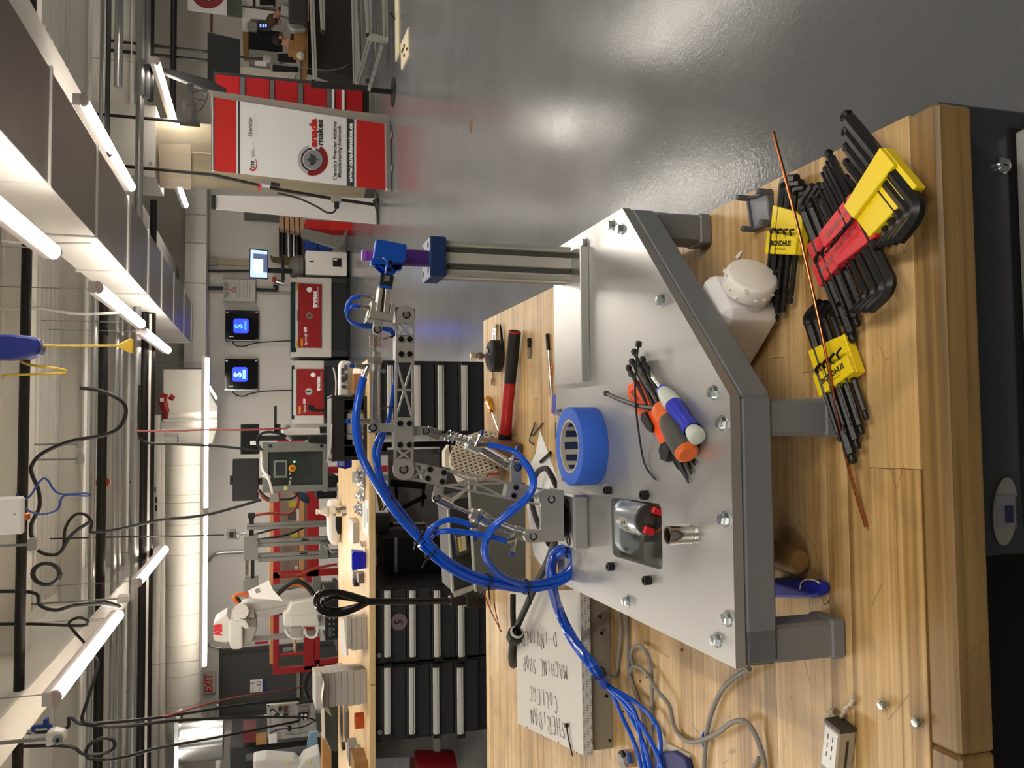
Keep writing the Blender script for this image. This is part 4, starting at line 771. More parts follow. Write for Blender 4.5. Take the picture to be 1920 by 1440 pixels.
# loose cable ties
def cabletie(pts, label, w=.0022, group=None, head=True):
    q = smoothpath(PP(pts), 5); t = thing('cable_tie', label, 'cable tie', q[0], group)
    obj('strap', MB().tube(q, [w]*(len(q)-1)+[w*.4], 6), BLK, t)
    d = (q[0]-q[1]).normalized(); mb = MB(); mb.obox(q[0]+d*.002, (.008, .0072, .0068), frame(d), .001); obj('head', mb, BLK, t); return t
h = PT
cabletie([(1138, 738, 'z', h+.012), (1165, 750, 'z', h+.013), (1195, 760, 'z', h+.014), (1225, 765, 'z', h+.014), (1232, 766, 'z', h+.013)], 'thick black cable tie with square head reaching across the orange knife', .0030)
cabletie([(1197, 648, 'z', h+.022), (1192, 690, 'z', h+.022), (1191, 740, 'z', h+.020), (1195, 790, 'z', h+.014), (1208, 868, 'z', h+.004), (1231, 901, 'z', h+.003)], 'thin bent black cable tie lying over the orange knife onto the plate', .0014)
TT = [((1190, 662), (1250, 800), (1280, 868)), ((1186, 680), (1245, 800), (1291, 906)), ((1180, 692), (1240, 800), (1283, 893)), ((1184, 702), (1236, 800), (1272, 880)), ((1206, 676), (1262, 800), (1296, 890)), ((1200, 684), (1255, 800), (1303, 872))]
TL = ['cable tie of the black bunch, head nearest the stray square head', 'cable tie of the black bunch with the longest tail towards the motor', 'cable tie of the black bunch, second head from the knife', 'cable tie of the black bunch lying against the orange knife', 'cable tie of the black bunch beside the blue and white screwdriver', 'cable tie of the black bunch with the stubby tail by the grey grip']
for k, (a, b, c) in enumerate(TT): cabletie([(a[0], a[1], 'z', h+.010+.001*(k % 3)), ((a[0]+b[0])/2, (a[1]+b[1])/2, 'z', h+.006+.001*k), (b[0], b[1], 'z', h+.004), (c[0], c[1], 'z', h+.0025)], TL[k], .0026)
# ================================================================== things on the bench front
def local_axes(a, b, zc=BZ):
    A, B = Z(*a, zc), Z(*b, zc); u = (B-A); L = u.length; u.normalize(); return A, u, V((-u.y, u.x, 0)), L
def hexkey_set(label, a, b, hold, color, side, n=8, Lk=.22, kr=.0057, z0=BZ, writing=None, flip=False, holder_len=.064, wide=.066, spread=.011, nosmall=False):
    """a = px of the ball ends, b = px of the bends; hold = 0..1 place of the holder; side = which way the short arms turn."""
    A, u, v, L = local_axes(a, b, z0); v = v*side
    t = thing('hex_key_set', label, 'hex key set', A+u*(L*hold)); T = lambda s, q, z: A+u*s+v*q+V((0, 0, z0+z-A.z))
    hc = L*hold; hl, hw = holder_len/2, wide/2
    pts = [(-hl, -hw), (hl*.95, -hw*1.0), (hl*.72, hw*.1), (hl*.5, hw), (-hl, hw)]
    mb = MB(); mb.prism([T(hc+p, q, .004) for p, q in pts], (0, 0, .012)); hd = obj('holder', mb, color, t, bev=.0012)
    st = [(-hl, -hw*.98), (-hl*.1, -hw*.98), (-hl*.35, hw*.98), (-hl, hw*.98)]
    mb = MB(); mb.prism([T(hc+p, q, .0155) for p, q in st], (0, 0, .0055)); obj('holder_step', mb, color, t, bev=.0012)
    for k in range(n):
        big = k < (n+1)//2 or nosmall; kk = k if big else k-(n+1)//2; m = (n+1)//2 if not nosmall else n
        r = kr*(1-.13*kk) if big else kr*.42*(1-.15*kk)
        q = -hw*.78 + (2*hw*.78)*(kk+.3)/m; z = .0055+r if big else .0175+r
        s0 = (.012*kk if big else hc-hl-.05+.004*kk); s1 = (L-.006*kk) if big else hc-hl*.05
        sa = (.036-.004*kk) if big else .014
        p = [T(s0, q, z), T(s1-sa*.35, q, z)]+[T(s1-sa*.35+sa*.35*math.sin(g), q+sa*.35*(1-math.cos(g)), z+.004*math.sin(g)) for g in (.5, 1.0, PI/2)]+[T(s1, q+sa, z+.006)]
        mb = MB(); mb.tube(p, r, 6); d = u
        mb.lathe([(r*.75, -.001), (r*.72, -.002), (r*1.02, -.006), (r*.8, -.010), (0, -.0105)], T(s0, q, z), u, 10)
        obj('hex_key', mb, BLKM, t)
    if writing:
        tx, upv = -v*side, u
        if flip: tx = -tx; upv = -upv
        text(writing[0], .0088, T(hc-hl*.58, -hw*.05*side, .0212), tx, upv, writing[1], hd, width=.042, bold=.035, name='lettering')
        if len(writing) > 2: text(writing[2], .0036, T(hc-hl*.8, -hw*.05*side, .0212), tx, upv, writing[1], hd, width=.022)
        for k in range(5 if len(writing) > 3 else 0): text(writing[3][k % 5], .0042, T(hc-hl*.30+k*.0008, (-hw*.7+k*hw*.33), .0212), -u, tx, writing[1], hd, name='size_mark')
    return t
YEL = mat('set_yellow', '#efd31f', .42, var=.03); SRED = mat('set_red', '#d8343c', .45, var=.04); GINK = mat('worn_grey_ink', '#a06a66', .7)
W1 = ('BONDHUS', INK, 'MADE IN USA', ('5/64', '3/32', '1/8', '9/64', '1/16'))
hexkey_set('yellow hex key set nearest the bench front, crossed by the copper rod', (1634, 838), (1548, 580), .61, YEL, -1, writing=W1)
hexkey_set('yellow hex key set beside the white bottle and the grey bracket', (1474, 606), (1503, 337), .66, YEL, -1, writing=W1, kr=.0055)
hexkey_set('red hex key set lying closer to the white bottle', (1634, 606), (1536, 366), .56, SRED, -1, writing=('BONDHUS', GINK), z0=BZ)
hexkey_set('red hex key set pushed under the big yellow one', (1553, 324), (1672, 566), .52, SRED, -1, writing=('BONDHUS', GINK), z0=BZ+.010, flip=True)
hexkey_set('yellow hex key set lying face down by the bench corner', (1588, 264), (1724, 436), .66, YEL, -1, z0=BZ+.012, n=5, nosmall=True, kr=.0075, wide=.076, holder_len=.07)
# copper rod
q = [Z(1450, 247, BZ+.03), Z(1500, 442, BZ+.028), Z(1548, 660, BZ+.026), Z(1585, 850, BZ+.012), Z(1624, 988, BZ+.003)]
put('copper_rod', MB().tube(smoothpath(q, 5), .0019, 10), mat('copper', '#c9794a', .25, 1.), 'long thin copper welding rod lying across the yellow hex key sets', 'rod')
# printed bracket with four pegs
t = thing('peg_bracket', 'grey plastic bracket with four pegs near the bench edge', 'bracket', Z(1430, 400, BZ)); PG = mat('printed_grey', '#55565c', .5)
c4 = [Z(1403, 372, BZ+.006), Z(1441, 360, BZ+.006), Z(1447, 418, BZ+.006), Z(1412, 430, BZ+.006)]
mb = MB(); mb.prism([p+V((0, 0, -.006+.005)) for p in c4], (0, 0, -.004)); obj('plate', mb, mat('printed_panel', '#83858c', .5), t)
for i in range(4):
    a, b = c4[i], c4[(i+1) % 4]; d = b-a; mb = MB(); mb.obox((a+b)/2+V((0, 0, -.001)), (d.length+.003, .0032, .008), frame(d)); obj('rim', mb, PG, t)
for p in c4: o = obj('peg', MB().lathe([(.0042, -.004), (.0042, .016), (.003, .018), (0, .018)], p, (0, 0, 1), 8, False), PG, t)
# white square bottle
HD = mat('milky_plastic', '#efedec', .36, sss=.9); jb_ = Z(1402, 602, BZ); Mj = Rz(math.radians(-30)); js = .080; jh = .088
t = thing('plastic_bottle', 'milky white square bottle with ragged cap lying beside the fixture rail', 'bottle', jb_)
bd_ = V((.62, -.74, .0)).normalized(); bp_ = Z(1398, 548, BZ+.044); Mb_ = frame(bd_)
mb = MB(); mb.obox(bp_-bd_*.058, (.116, .082, .086), Mb_, .011); obj('body', mb, HD, t)
cp = bp_; cax = (bd_+V((0, 0, .12))).normalized(); obj('neck', MB().lathe([(.034, -.004), (.031, .002), (.027, .006), (.027, .02)], cp, cax, 32), HD, t)
cpr = [(.0285, .006), (.033, .007), (.0335, .011), (.0335, .026), (.032, .029), (.029, .0305), (0, .031)]
cap_ = obj('cap', MB().lathe(cpr, cp, cax, 36), mat('cap_plastic', '#efebe4', .5, sss=.2), t); cu = cax.orthogonal().normalized(); cv = cax.cross(cu)
rr2 = random.Random(3)
for k in range(16):
    a = 2*PI*k/16+rr2.uniform(-.1, .1); p = cp+(cu*math.cos(a)+cv*math.sin(a))*.034+cax*(.010+rr2.uniform(0, .018)); m_ = MB(); m_.obox(p, (.005, rr2.uniform(.003, .007), .003), frame(cu*math.cos(a)+cv*math.sin(a), cax), .0008); obj('torn_flash', m_, mat('cap_plastic'), cap_)
p = Z(1385, 478, BZ+.1); m_ = MB(); m_.prism([Z(x, y, BZ+.001) for x, y in [(1380, 481), (1388, 472), (1393, 470), (1389, 480), (1383, 486)]], (0, 0, .0012)); put('plastic_shred', m_, PAPER, 'small torn white plastic shred beside the bottle cap', 'scrap')
# wooden handle, blue tag with bead chain under the fixture
a, b = Z(1430, 1030, BZ+.017), Z(1500, 1052, BZ+.017); put('wooden_tool', MB().lathe([(.013, 0), (.0165, .02), (.017, (b-a).length-.006), (.013, (b-a).length), (0, (b-a).length+.001)], a, b-a, 24), mat('old_handle', '#8a6a3e', .5, var=.2), 'worn wooden tool handle lying under the fixture', 'handle')
t = thing('blue_tool', 'dark blue tool body with a bead chain under the fixture rail', 'tool', Z(1500, 1105, BZ)); mb = MB(); mb.prism([Z(x, y, BZ+.016) for x, y in [(1440, 1084), (1520, 1086), (1534, 1092), (1539, 1104), (1534, 1116), (1518, 1122), (1440, 1120)]], (0, 0, -.015)); obj('body', mb, NAVYP, t, bev=.003)
bc_ = smoothpath([Z(1500, 1104, BZ+.018), Z(1503, 1092, BZ+.018), Z(1515, 1086, BZ+.018), Z(1530, 1089, BZ+.018), Z(1541, 1098, BZ+.010), Z(1545, 1107, BZ+.003), Z(1552, 1120, BZ+.003), Z(1547, 1132, BZ+.003), Z(1540, 1128, BZ+.003), Z(1542, 1115, BZ+.003)], 5)
mb = MB(); [mb.ball(p, .0013, 8) for p in bc_]; obj('bead_chain', mb, mat('chain_beads', '#d6c9a4', .25, .9), t, kind='stuff')
# small box, screws, swarf
A, u, v, L = local_axes((1592, 1354), (1580, 1470)); t = thing('insert_box', 'small grey carton with white label lying at the bench edge', 'box', A); h_ = .022; w_ = .027
mb = MB(); mb.obox(A+u*L/2-v*(-w_*.0)+V((0, 0, h_/2+.0005)), (L, w_, h_), frame(u), .0012); obj('carton', mb, mat('carton_grey', '#a59a86', .6), t)
mb = MB(); mb.obox(A+u*.002+V((0, 0, h_/2+.0005)), (.0045, w_*1.01, h_*1.02), frame(u)); obj('end_flap', mb, mat('dark_flap', '#3c3833', .5), t)
mb = MB(); mb.obox(A+u*(L*.40)+V((0, 0, h_+.0008)), (L*.62, w_*.82, .0004), frame(u)); lab = obj('white_label', mb, PAPER, t)
for k, sz in enumerate((.3, .42)): 
    for j in range(3): mb = MB(); mb.obox(A+u*(L*(.22+.14*j))+v*(w_*(-.16+.3*k))+V((0, 0, h_+.0012)), (L*.075, .0012, .0002), frame(u)); obj('label_print', mb, INK, lab)
nf = v if v.y < 0 else -v
mb = MB(); mb.obox(A+u*(L*.40)+nf*(w_/2+.0003)+V((0, 0, h_*.5)), (L*.42, .0004, .0032), frame(u)); obj('front_print', mb, mat('print_brown', '#3a3127', .6), t)
for q, lb in (((1662, 1320), 'zinc screw standing on the bench, nearer the carton'), ((1727, 1352), 'zinc screw standing closest to the bench edge')):
    p = Z(q[0]+3, q[1], BZ); t = thing('screw', lb, 'screw', p); mb = MB(); hexnut(mb, p+V((0, 0, .006)), (0, 0, 1), .0052, .004); mb.lathe([(.0066, .005), (.0068, .006), (.0066, .0065)], p, (0, 0, 1), 20); mb.lathe([(.0042, .0105), (0, .0108)], p, (0, 0, 1), 14); obj('head', mb, ZINC, t); obj('shank', MB().cyl(p, p+V((0, 0, .006)), .003, n=10), ZINC, t)
sw = [(1545, 1358), (1552, 1345), (1558, 1332), (1563, 1345), (1573, 1349), (1580, 1340), (1585, 1328), (1596, 1318), (1598, 1306)]
put('swarf_curl', MB().tube(smoothpath([Z(a, b, BZ+.003+.002*(i % 2)) for i, (a, b) in enumerate(sw)], 5), [.0022+.0008*math.sin(i*1.9) for i in range(41)], 6), mat('swarf_white', '#cfc4b0', .5), 'curl of pale swarf beside the small carton', 'swarf')
# ================================================================== perforated power supply box
PF = mat('perforated_top', '#b9b7b1', .55, .3); pb = thing('power_supply', 'perforated metal supply box with handwriting on its lid', 'power supply', (-.52, 1.7, BZ))
ps0, ps1 = V((-.317, 1.496, BZ)), V((-.625, 1.490, BZ)); ub = V((-.196, .98, 0)).normalized(); wbx = ps1-ps0; Mp = frame(ub)
zt_ = .934; D_ = .435
foot = [ps0, ps1, ps1+ub*D_, ps0+ub*D_]
mb = MB(); ins = .012; mb.prism([p.lerp(sum(foot, V())/4, .03)+V((0, 0, .001)) for p in foot], (0, 0, zt_-BZ-.012)); obj('case', mb, mat('case_grey', '#8d8778', .5), pb)
nt = V((0, 0, 1))
def pperf():
    m = bpy.data.materials.new('perforated_sheet'); m.use_nodes = True; nt_ = m.node_tree; L_ = nt_.links.new; b = nt_.nodes['Principled BSDF']; g = nt_.nodes.new('ShaderNodeTexCoord'); mp_ = nt_.nodes.new('ShaderNodeMapping'); mp_.inputs['Rotation'].default_value = (0, 0, .2); mp_.inputs['Scale'].default_value = (210, 160, 160)
    vo = nt_.nodes.new('ShaderNodeTexVoronoi'); vo.inputs['Randomness'].default_value = .0; vo.inputs['Scale'].default_value = 1; r = nt_.nodes.new('ShaderNodeValToRGB'); r.color_ramp.elements[0].position = .30; r.color_ramp.elements[1].position = .36; r.color_ramp.elements[0].color = lin('#7d7a73'); r.color_ramp.elements[1].color = lin('#b9b6ae')
    L_(g.outputs['Object'], mp_.inputs[0]); L_(mp_.outputs[0], vo.inputs['Vector']); L_(vo.outputs['Distance'], r.inputs[0]); L_(r.outputs[0], b.inputs['Base Color']); b.inputs['Roughness'].default_value = .5; b.inputs['Metallic'].default_value = .35; return m
PFM = pperf()
mb = MB(); mb.prism([p+V((0, 0, zt_-BZ)) for p in foot], (0, 0, -.0015)); lid = obj('lid', mb, PFM, pb)
fl = MB(); e = V((0, -.001, 0)); fl.add([ps0+V((0, 0, zt_-BZ)), ps1+V((0, 0, zt_-BZ)), ps1+V((0, -.006, zt_-BZ-.017)), ps0+V((0, -.006, zt_-BZ-.017))], [(0, 1, 2, 3)]); obj('lid_skirt', fl, PFM, pb)
for q in ((1095, 1159), (1126, 1157), (1098, 1190), (1129, 1188), (1105, 1309), (1138, 1306), (1111, 1392), (1144, 1389)):
    p = Y(q[0], q[1], 1.494); obj('case_hole', MB().cyl(p, p+V((0, .004, 0)), .0028, n=12), BLKS, pb)
hw_ = mat('marker_ink', '#56534e', .6)
PEN = {'S': [[(.9, .9), (.4, 1), (.2, .75), (.6, .5), (.75, .25), (.4, 0), (0, .1)]], 'H': [[(.1, 0), (.15, 1)], [(.8, 0), (.75, 1)], [(.1, .5), (.8, .5)]], 'E': [[(.8, 1), (.15, .95), (.1, 0), (.75, .05)], [(.1, .5), (.65, .52)]], 'R': [[(.1, 0), (.1, 1), (.7, .85), (.65, .55), (.15, .5), (.8, 0)]], 'I': [[(.4, 0), (.4, .85)]], 'D': [[(.15, 0), (.1, 1), (.7, .8), (.8, .35), (.15, 0)]], 'A': [[(0, 0), (.4, 1), (.8, 0)], [(.2, .4), (.65, .4)]], 'N': [[(.1, 0), (.15, .9), (.75, .05), (.8, 1)]],
 'C': [[(.85, .9), (.4, 1), (.1, .5), (.35, .0), (.8, .1)]], 'O': [[(.4, 1), (.1, .5), (.4, 0), (.75, .5), (.4, 1)]], 'L': [[(.15, 1), (.1, 0), (.7, .05)]], 'G': [[(.8, .9), (.3, 1), (.1, .4), (.45, 0), (.75, .2), (.75, .5), (.45, .5)]], 'M': [[(.05, 0), (.1, 1), (.4, .4), (.75, 1), (.85, 0)]], 'P': [[(.1, 0), (.15, 1), (.75, .85), (.7, .5), (.15, .45)]], '-': [[(.1, .5), (.9, .5)]], 'V': [[(.05, 1), (.4, 0), (.8, 1)]], 'T': [[(.4, 0), (.4, .95)], [(0, 1), (.85, .95)]], ' ': []}
def handwriting(s, org, ux, uy, size, cw, parent, seed):
    rg = random.Random(seed); mb = MB(); x = 0
    for ch in s:
        k = size*rg.uniform(.85, 1.1); dyy = rg.uniform(-.12, .12)*size
        for st in PEN.get(ch, []):
            q = [V(org)+ux*(x+a*cw*.8)+uy*(b*k+dyy)+V((0, 0, .0006)) for a, b in st]; mb.tube(smoothpath(q, 3), .00055, 4)
        x += cw
    return obj('handwriting', mb, hw_, parent)
TX, TY = ub, V((-ub.y, ub.x, 0))
zl = zt_+.0004
for s, q, sz, cw, sd in (('SHERIDAN', (1059, 1353), .034, .030, 1), ('COLLEGE', (1044, 1304), .030, .0285, 2), ('MACHINE SHOP', (1062, 1247), .030, .0255, 3), ('D-INVITER', (1043, 1188), .032, .0285, 4)): handwriting(s, Z(q[0], q[1], zl), TX, TY, sz, cw, lid, sd)
for q in ((988, 1363), (1015, 1378), (1047, 1392), (1081, 1411)): p = Z(q[0], q[1], zl); obj('rivet', MB().lathe([(.002, 0), (.0016, .0006), (0, .0008)], p, (0, 0, 1), 10), BLKM, lid)
cabletie([(1062, 1362, 'z', zt_+.004), (1066, 1385, 'z', zt_+.003), (1074, 1419, 'z', zt_+.002)], 'short black cable tie on the corner of the perforated lid', .0016)
# black cord with a big knotted grip
t = thing('power_cable', 'thick black power cord with a clamp knob lying over the perforated box', 'cord', Z(965, 1190, .95))
q = PP([(1048, 990, 'z', 1.0), (1042, 1010, 'z', .99), (1028, 1050, 'z', .96), (1008, 1090, 'z', .955), (990, 1130, 'z', .955), (972, 1170, 'z', .957), (962, 1196, 'z', .955), (958, 1230, 'z', .93), (960, 1246, 'z', .90), (966, 1244, 'z', .90), (968, 1215, 'z', .92), (962, 1160, 'z', .93), (962, 1115, 'z', .93)]); obj('cord', MB().tube(smoothpath(q, 6), .0075, 12), RUB, t)
p = Z(966, 1192, .962); d = (Z(956, 1210, .962)-Z(978, 1162, .962)); obj('knob', MB().lathe([(.009, -.016), (.019, -.012), (.021, 0), (.019, .012), (.009, .016)], p, d, 8, False), RUB, t); obj('gland_ring', MB().lathe([(.012, -.022), (.016, -.018), (.012, -.012)], p, d, 16), mat('gland_pale', '#c9c6b4', .5), t)
q = PP([(1045, 915, 'z', .895), (1030, 885, 'z', .90), (1020, 878, 'z', .90), (1005, 890, 'z', .90), (995, 930, 'z', .90), (1010, 985, 'z', .91), (1030, 1020, 'z', .93)]); put('looped_cable', MB().tube(smoothpath(q, 6), .0065, 10), RUB, 'curved black cord lying over the white sheet behind the tape', 'cord')
# paper sheet and cable tie scraps
mb = MB(); mb.prism([Z(x, y, BZ+.0012) for x, y in [(1012, 806), (1046, 900), (1046, 1010), (1030, 1080), (1000, 1040), (988, 950), (990, 880), (1004, 850)]], (0, 0, -.0008)); put('drawing_paper', mb, PAPER, 'white drawing sheet lying on the bench behind the fixture', 'paper')
put('cable_tie_scrap', MB().tube(PP([(1003, 792, 'z', BZ+.004), (995, 818, 'z', BZ+.004), (1000, 815, 'z', BZ+.003), (1018, 793, 'z', BZ+.003)]), .0018, 6), BLK, 'bent black cable tie scrap above the paper tip', 'cable tie'); put('cable_tie_scrap', MB().tube(smoothpath(PP([(1002, 797, 'z', BZ+.006), (996, 812, 'z', BZ+.006), (993, 828, 'z', BZ+.003), (1001, 833, 'z', BZ+.003)]), 4), .0018, 6), BLK, 'curved black cable tie scrap crossing the bent one', 'cable tie')
put('steel_bar', MB().cyl(Z(1032, 849, BZ+.005), Z(1014, 866, BZ+.005), .004), BLKM, 'short dark rod lying on the white sheet', 'rod')
# grey cables at the left front
GRC = mat('grey_cable_jacket', '#87837b', .5)
def gcable(pts, label, r=.0036): return put('grey_cable', MB().tube(smoothpath([Z(a, b, BZ+r+.001+dz) for a, b, dz in pts], 6), r, 9), GRC, label, 'cable')
gcable([(1405, 1254, .02), (1375, 1272, .012), (1350, 1300, .004), (1330, 1350, .004), (1322, 1400, .002), (1320, 1450, 0)], 'grey cable coming off the fixture corner toward the left edge')
gcable([(1175, 1140, 0), (1177, 1200, 0), (1180, 1260, 0), (1192, 1300, 0), (1210, 1360, 0), (1222, 1450, 0)], 'straight grey cable between the supply box and the fixture'); gcable([(1160, 1135, .004), (1165, 1180, .002), (1158, 1250, .0), (1155, 1268, 0)], 'short grey cable close beside the supply box')
gcable([(1188, 1250, 0), (1183, 1230, 0), (1190, 1213, .004), (1205, 1214, .006), (1218, 1240, .006), (1222, 1290, .002), (1222, 1360, 0), (1218, 1450, 0)], 'grey cable making the rounder hairpin loop on the bench')
gcable([(1180, 1262, .006), (1190, 1249, .008), (1210, 1260, .010), (1232, 1295, .010), (1254, 1322, .006), (1263, 1360, .002), (1278, 1382, 0), (1300, 1391, .002), (1340, 1378, .010), (1372, 1355, .014), (1395, 1352, .012), (1412, 1370, .006), (1428, 1410, .002), (1436, 1450, 0)], 'long grey cable winding across the bench to the left edge')
gcable([(1423, 1421, .0), (1412, 1440, 0), (1404, 1455, 0)], 'cut end of a grey cable at the left edge', .003)
put('blue_tag', MB().px([(1316, 1378), (1320, 1372), (1326, 1376), (1323, 1402), (1317, 1400)], Z(1330, 1388, BZ).y, .002), BLUEA, 'small blue tag hanging on the crossing grey cables', 'tag')
mb = MB(); mb.prism([Z(x, y, BZ+.004) for x, y in [(1243, 1402), (1250, 1394), (1292, 1415), (1290, 1428)]], (0, 0, -.004)); put('white_ruler', mb, mat('ivory_plastic', '#d6cdb4', .5), 'short ivory strip beside the blue pouch', 'strip')
mb = MB(); mb.prism([Z(x, y, BZ+.012) for x, y in [(1225, 1412), (1262, 1408), (1284, 1422), (1290, 1445), (1290, 1470), (1225, 1470)]], (0, 0, -.011)); put('blue_pouch', mb, mat('pouch_navy', '#2a2f6b', .6), 'dark blue pouch at the left edge beside the hoses', 'pouch', bev=.003)
t = thing('cable_gland', 'shiny metal clamp block at the left edge under the hoses', 'clamp', Z(1175, 1420, BZ)); p = Z(1178, 1422, BZ+.018); mb = MB(); mb.obox(p, (.03, .036, .03), Rz(.4), .006); obj('block', mb, STEEL, t); obj('bore', MB().cyl(p+V((.012, -.008, .012)), p+V((.012, -.008, .016)), .006, n=14), BLKS, t)
for i, q in enumerate(((1212, 1268, '#17181c'), (1180, 1345, '#232220'), (1168, 1335, '#232220'), (1278, 1219, '#8f1d1d'), (1200, 1278, '#1b1b1b'))):
    p = Z(q[0], q[1], BZ+.001); mb = MB(); mb.obox(p, (.007-.001*i, .003, .002), Rz(i*1.1), .0004); put('debris_chip', mb, mat('chip_%d' % i, q[2], .6), ['black speck beside the long grey cable', 'dark chip under the blue hose tails', 'second dark chip closer to the supply box', 'dark red chip beside the fixture edge', 'small black chip in the hairpin loop'][i], 'chip')
# ================================================================== far end of the near bench
# hammer
hm = thing('hammer', 'red and black handled hammer with a dark wooden head block', 'hammer', Z(960, 720, BZ)); zc_ = BZ+.02
a, b = Z(965, 622, zc_), Z(945, 835, zc_); d = b-a; L = d.length
obj('grip', MB().lathe([(0, -.001), (.0135, 0), (.0165, .004), (.0168, L*.2), (.0155, L*.44)], a, d, 24), RUB, hm); obj('grip_end', MB().lathe([(.0140, -.002), (.0168, .0005), (.0168, .003)], a, d, 24), RED, hm)
obj('handle', MB().lathe([(.0155, L*.43), (.0158, L*.5), (.0150, L*.65), (.0158, L*.8), (.0185, L*.89)], a, d, 20), RED, hm); obj('head_sleeve', MB().lathe([(.0185, L*.885), (.0185, L*.97), (.0165, L*1.0), (0, L)], a, d, 24), RUB, hm)
hdv = V((0, 0, 0)); p = Z(981, 836, BZ); mb = MB(); mb.obox(p+V((-.008, .085, .048)), (.044, .17, .092), Rz(-.08), .004); obj('head', mb, mat('walnut_block', '#6d4a2c', .5, var=.15), hm)
# yellow screwdriver
a, b = Z(913, 746, BZ+.011), Z(922, 772, BZ+.009); t = thing('screwdriver', 'small screwdriver with clear yellow handle by the far bench edge', 'screwdriver', a); YH = mat('amber_plastic', '#e8a012', .15, trans=.35)
d = b-a; L = d.length; obj('handle', MB().lathe([(0, 0), (.009, .001), (.0112, L*.12), (.0108, L*.5), (.008, L*.75), (.0085, L*.9), (.007, L)], a, d, 8), YH, t); obj('shaft', MB().cyl(b, Z(935, 808, BZ+.005), .0018, n=8), STEEL, t)
# impact tool head, wrenches, rods
t = thing('air_ratchet', 'black round tool head with chrome fitting at the far bench edge', 'air tool', Z(940, 665, BZ)); c = Z(940, 667, BZ); c.y += .01
obj('drum', MB().lathe([(0, 0), (.043, 0), (.046, .003), (.046, .028), (.040, .034), (.03, .036), (.028, .034), (0, .034)], c, (0, 0, 1), 32), RUB, t); obj('dome', MB().lathe([(.026, .034), (.022, .042), (.012, .045), (0, .045)], c, (0, 0, 1), 24), mat('tool_grey', '#3a3a3a', .3), t)
obj('chrome_fitting', MB().lathe([(.006, .040), (.006, .05), (.011, .053), (.011, .064), (.0075, .067), (.0075, .082), (.009, .084), (.009, .087), (0, .087)], c+V((.0, .0, 0)), (0, .05, 1), 20), CHR, t)
def wrench(a, b, label, r=.006):
    A, B = Z(*a, BZ+.004), Z(*b, BZ+.004); t = thing('wrench', label, 'wrench', A); u = (B-A).normalized(); v = V((-u.y, u.x, 0)); mb = MB(); mb.obox((A+B)/2, ((B-A).length, r, .005), frame(u), .001); obj('shank', mb, CHR, t)
    mb = MB(); n = 18; mb.prism([A+(u*math.cos(q)+v*math.sin(q))*.011+V((0, 0, .003)) for q in [.5+5.28*k/n for k in range(n+1)]]+[A+u*.001+V((0, 0, .003))], (0, 0, -.006)); obj('open_jaw', mb, CHR, t)
    mb = MB(); mb.tube([B+(u*math.cos(q)+v*math.sin(q))*.009 for q in [2*PI*k/16 for k in range(16)]], .003, 6, False, True); obj('ring_end', mb, CHR, t); return t
wrench((924, 716), (926, 622), 'chrome combination wrench passing behind the black tool head'); wrench((930, 650), (930, 615), 'short chrome wrench beside the dark pointed tool', .005)
put('center_punch', MB().lathe([(0, 0), (.004, .02), (.0045, .06), (.004, .075), (0, .076)], Z(938, 605, BZ+.006), Z(941, 640, BZ+.006)-Z(938, 605, BZ+.006), 12), BLKM, 'dark pointed punch leaning beside the black tool head', 'punch')
t = thing('dowel', 'short two tone steel dowel lying between hammer and riser block', 'pin', Z(992, 650, BZ)); obj('dark_half', MB().cyl(Z(992, 634, BZ+.005), Z(992, 652, BZ+.005), .005), BLKM, t); obj('steel_half', MB().cyl(Z(992, 652, BZ+.005), Z(992, 673, BZ+.005), .0045), STEEL, t)
t = thing('scriber', 'long thin rod with dark tip beside the riser block', 'rod', Z(1027, 660, BZ)); obj('rod', MB().cyl(Z(1028, 655, BZ+.004), Z(1034, 745, BZ+.004), .0032, n=12), STEEL, t); obj('tip', MB().cyl(Z(1026, 626, BZ+.004), Z(1028, 657, BZ+.004), .0045, n=12), BLKM, t)
p = Z(1033, 692, BZ+.004); put('copper_washer', MB().tube([p+V((.012*math.cos(a), .006*math.sin(a), 0)) for a in [2*PI*k/18 for k in range(18)]], .0018, 6, False, True), mat('copper'), 'small copper ring beside the scriber rod', 'ring')
mb = MB(); mb.prism([Z(x, y, BZ+.02) for x, y in [(1034, 740), (1046, 736), (1046, 780), (1033, 776)]], (0, 0, -.018)); put('blue_tool', mb, NAVYP, 'dark blue handle end peeking out behind the plate edge', 'handle', bev=.003)
mb = MB(); mb.prism([Z(x, y, BZ+.02) for x, y in [(1040, 790), (1048, 790), (1048, 824), (1040, 824)]], (0, 0, -.018)); put('black_tool', mb, RUB, 'black grip end hidden behind the plate edge by the tape', 'handle', bev=.003)
# beige vent drum and box
dc = V((-.145, 2.20, BZ)); BEI = mat('beige_plastic', '#c9bda6', .5)
t = thing('vent_drum', 'round beige plastic fan drum with square lattice grille behind the arm', 'fan', dc)
ctr = Y(900, 850, 2.30); axd = V((.72, -.60, .42)).normalized(); R_ = .094
obj('drum', MB().lathe([(R_*.93, 0), (R_, .004), (R_, .012), (R_*.98, .055), (R_*.86, .08), (R_*.5, .095), (0, .1)], ctr, -axd, 40), BEI, t)
u_ = axd.cross(V((0, 0, 1))).normalized(); v_ = u_.cross(axd)
obj('grille_back', MB().lathe([(R_*.9, .012), (0, .012)], ctr, -axd, 32), BLKS, t)
for k in range(-6, 7):
    hh = math.sqrt(max(0, (R_*.93)**2-(k*.0135)**2))
    if hh < .02: continue
    for A_, B_ in ((u_, v_), (v_, u_)): mb = MB(); mb.obox(ctr+A_*(k*.0135), (.0056, 2*hh, .005), Matrix((A_, B_, A_.cross(B_))).transposed()); obj('grille_bar', mb, BEI, t)
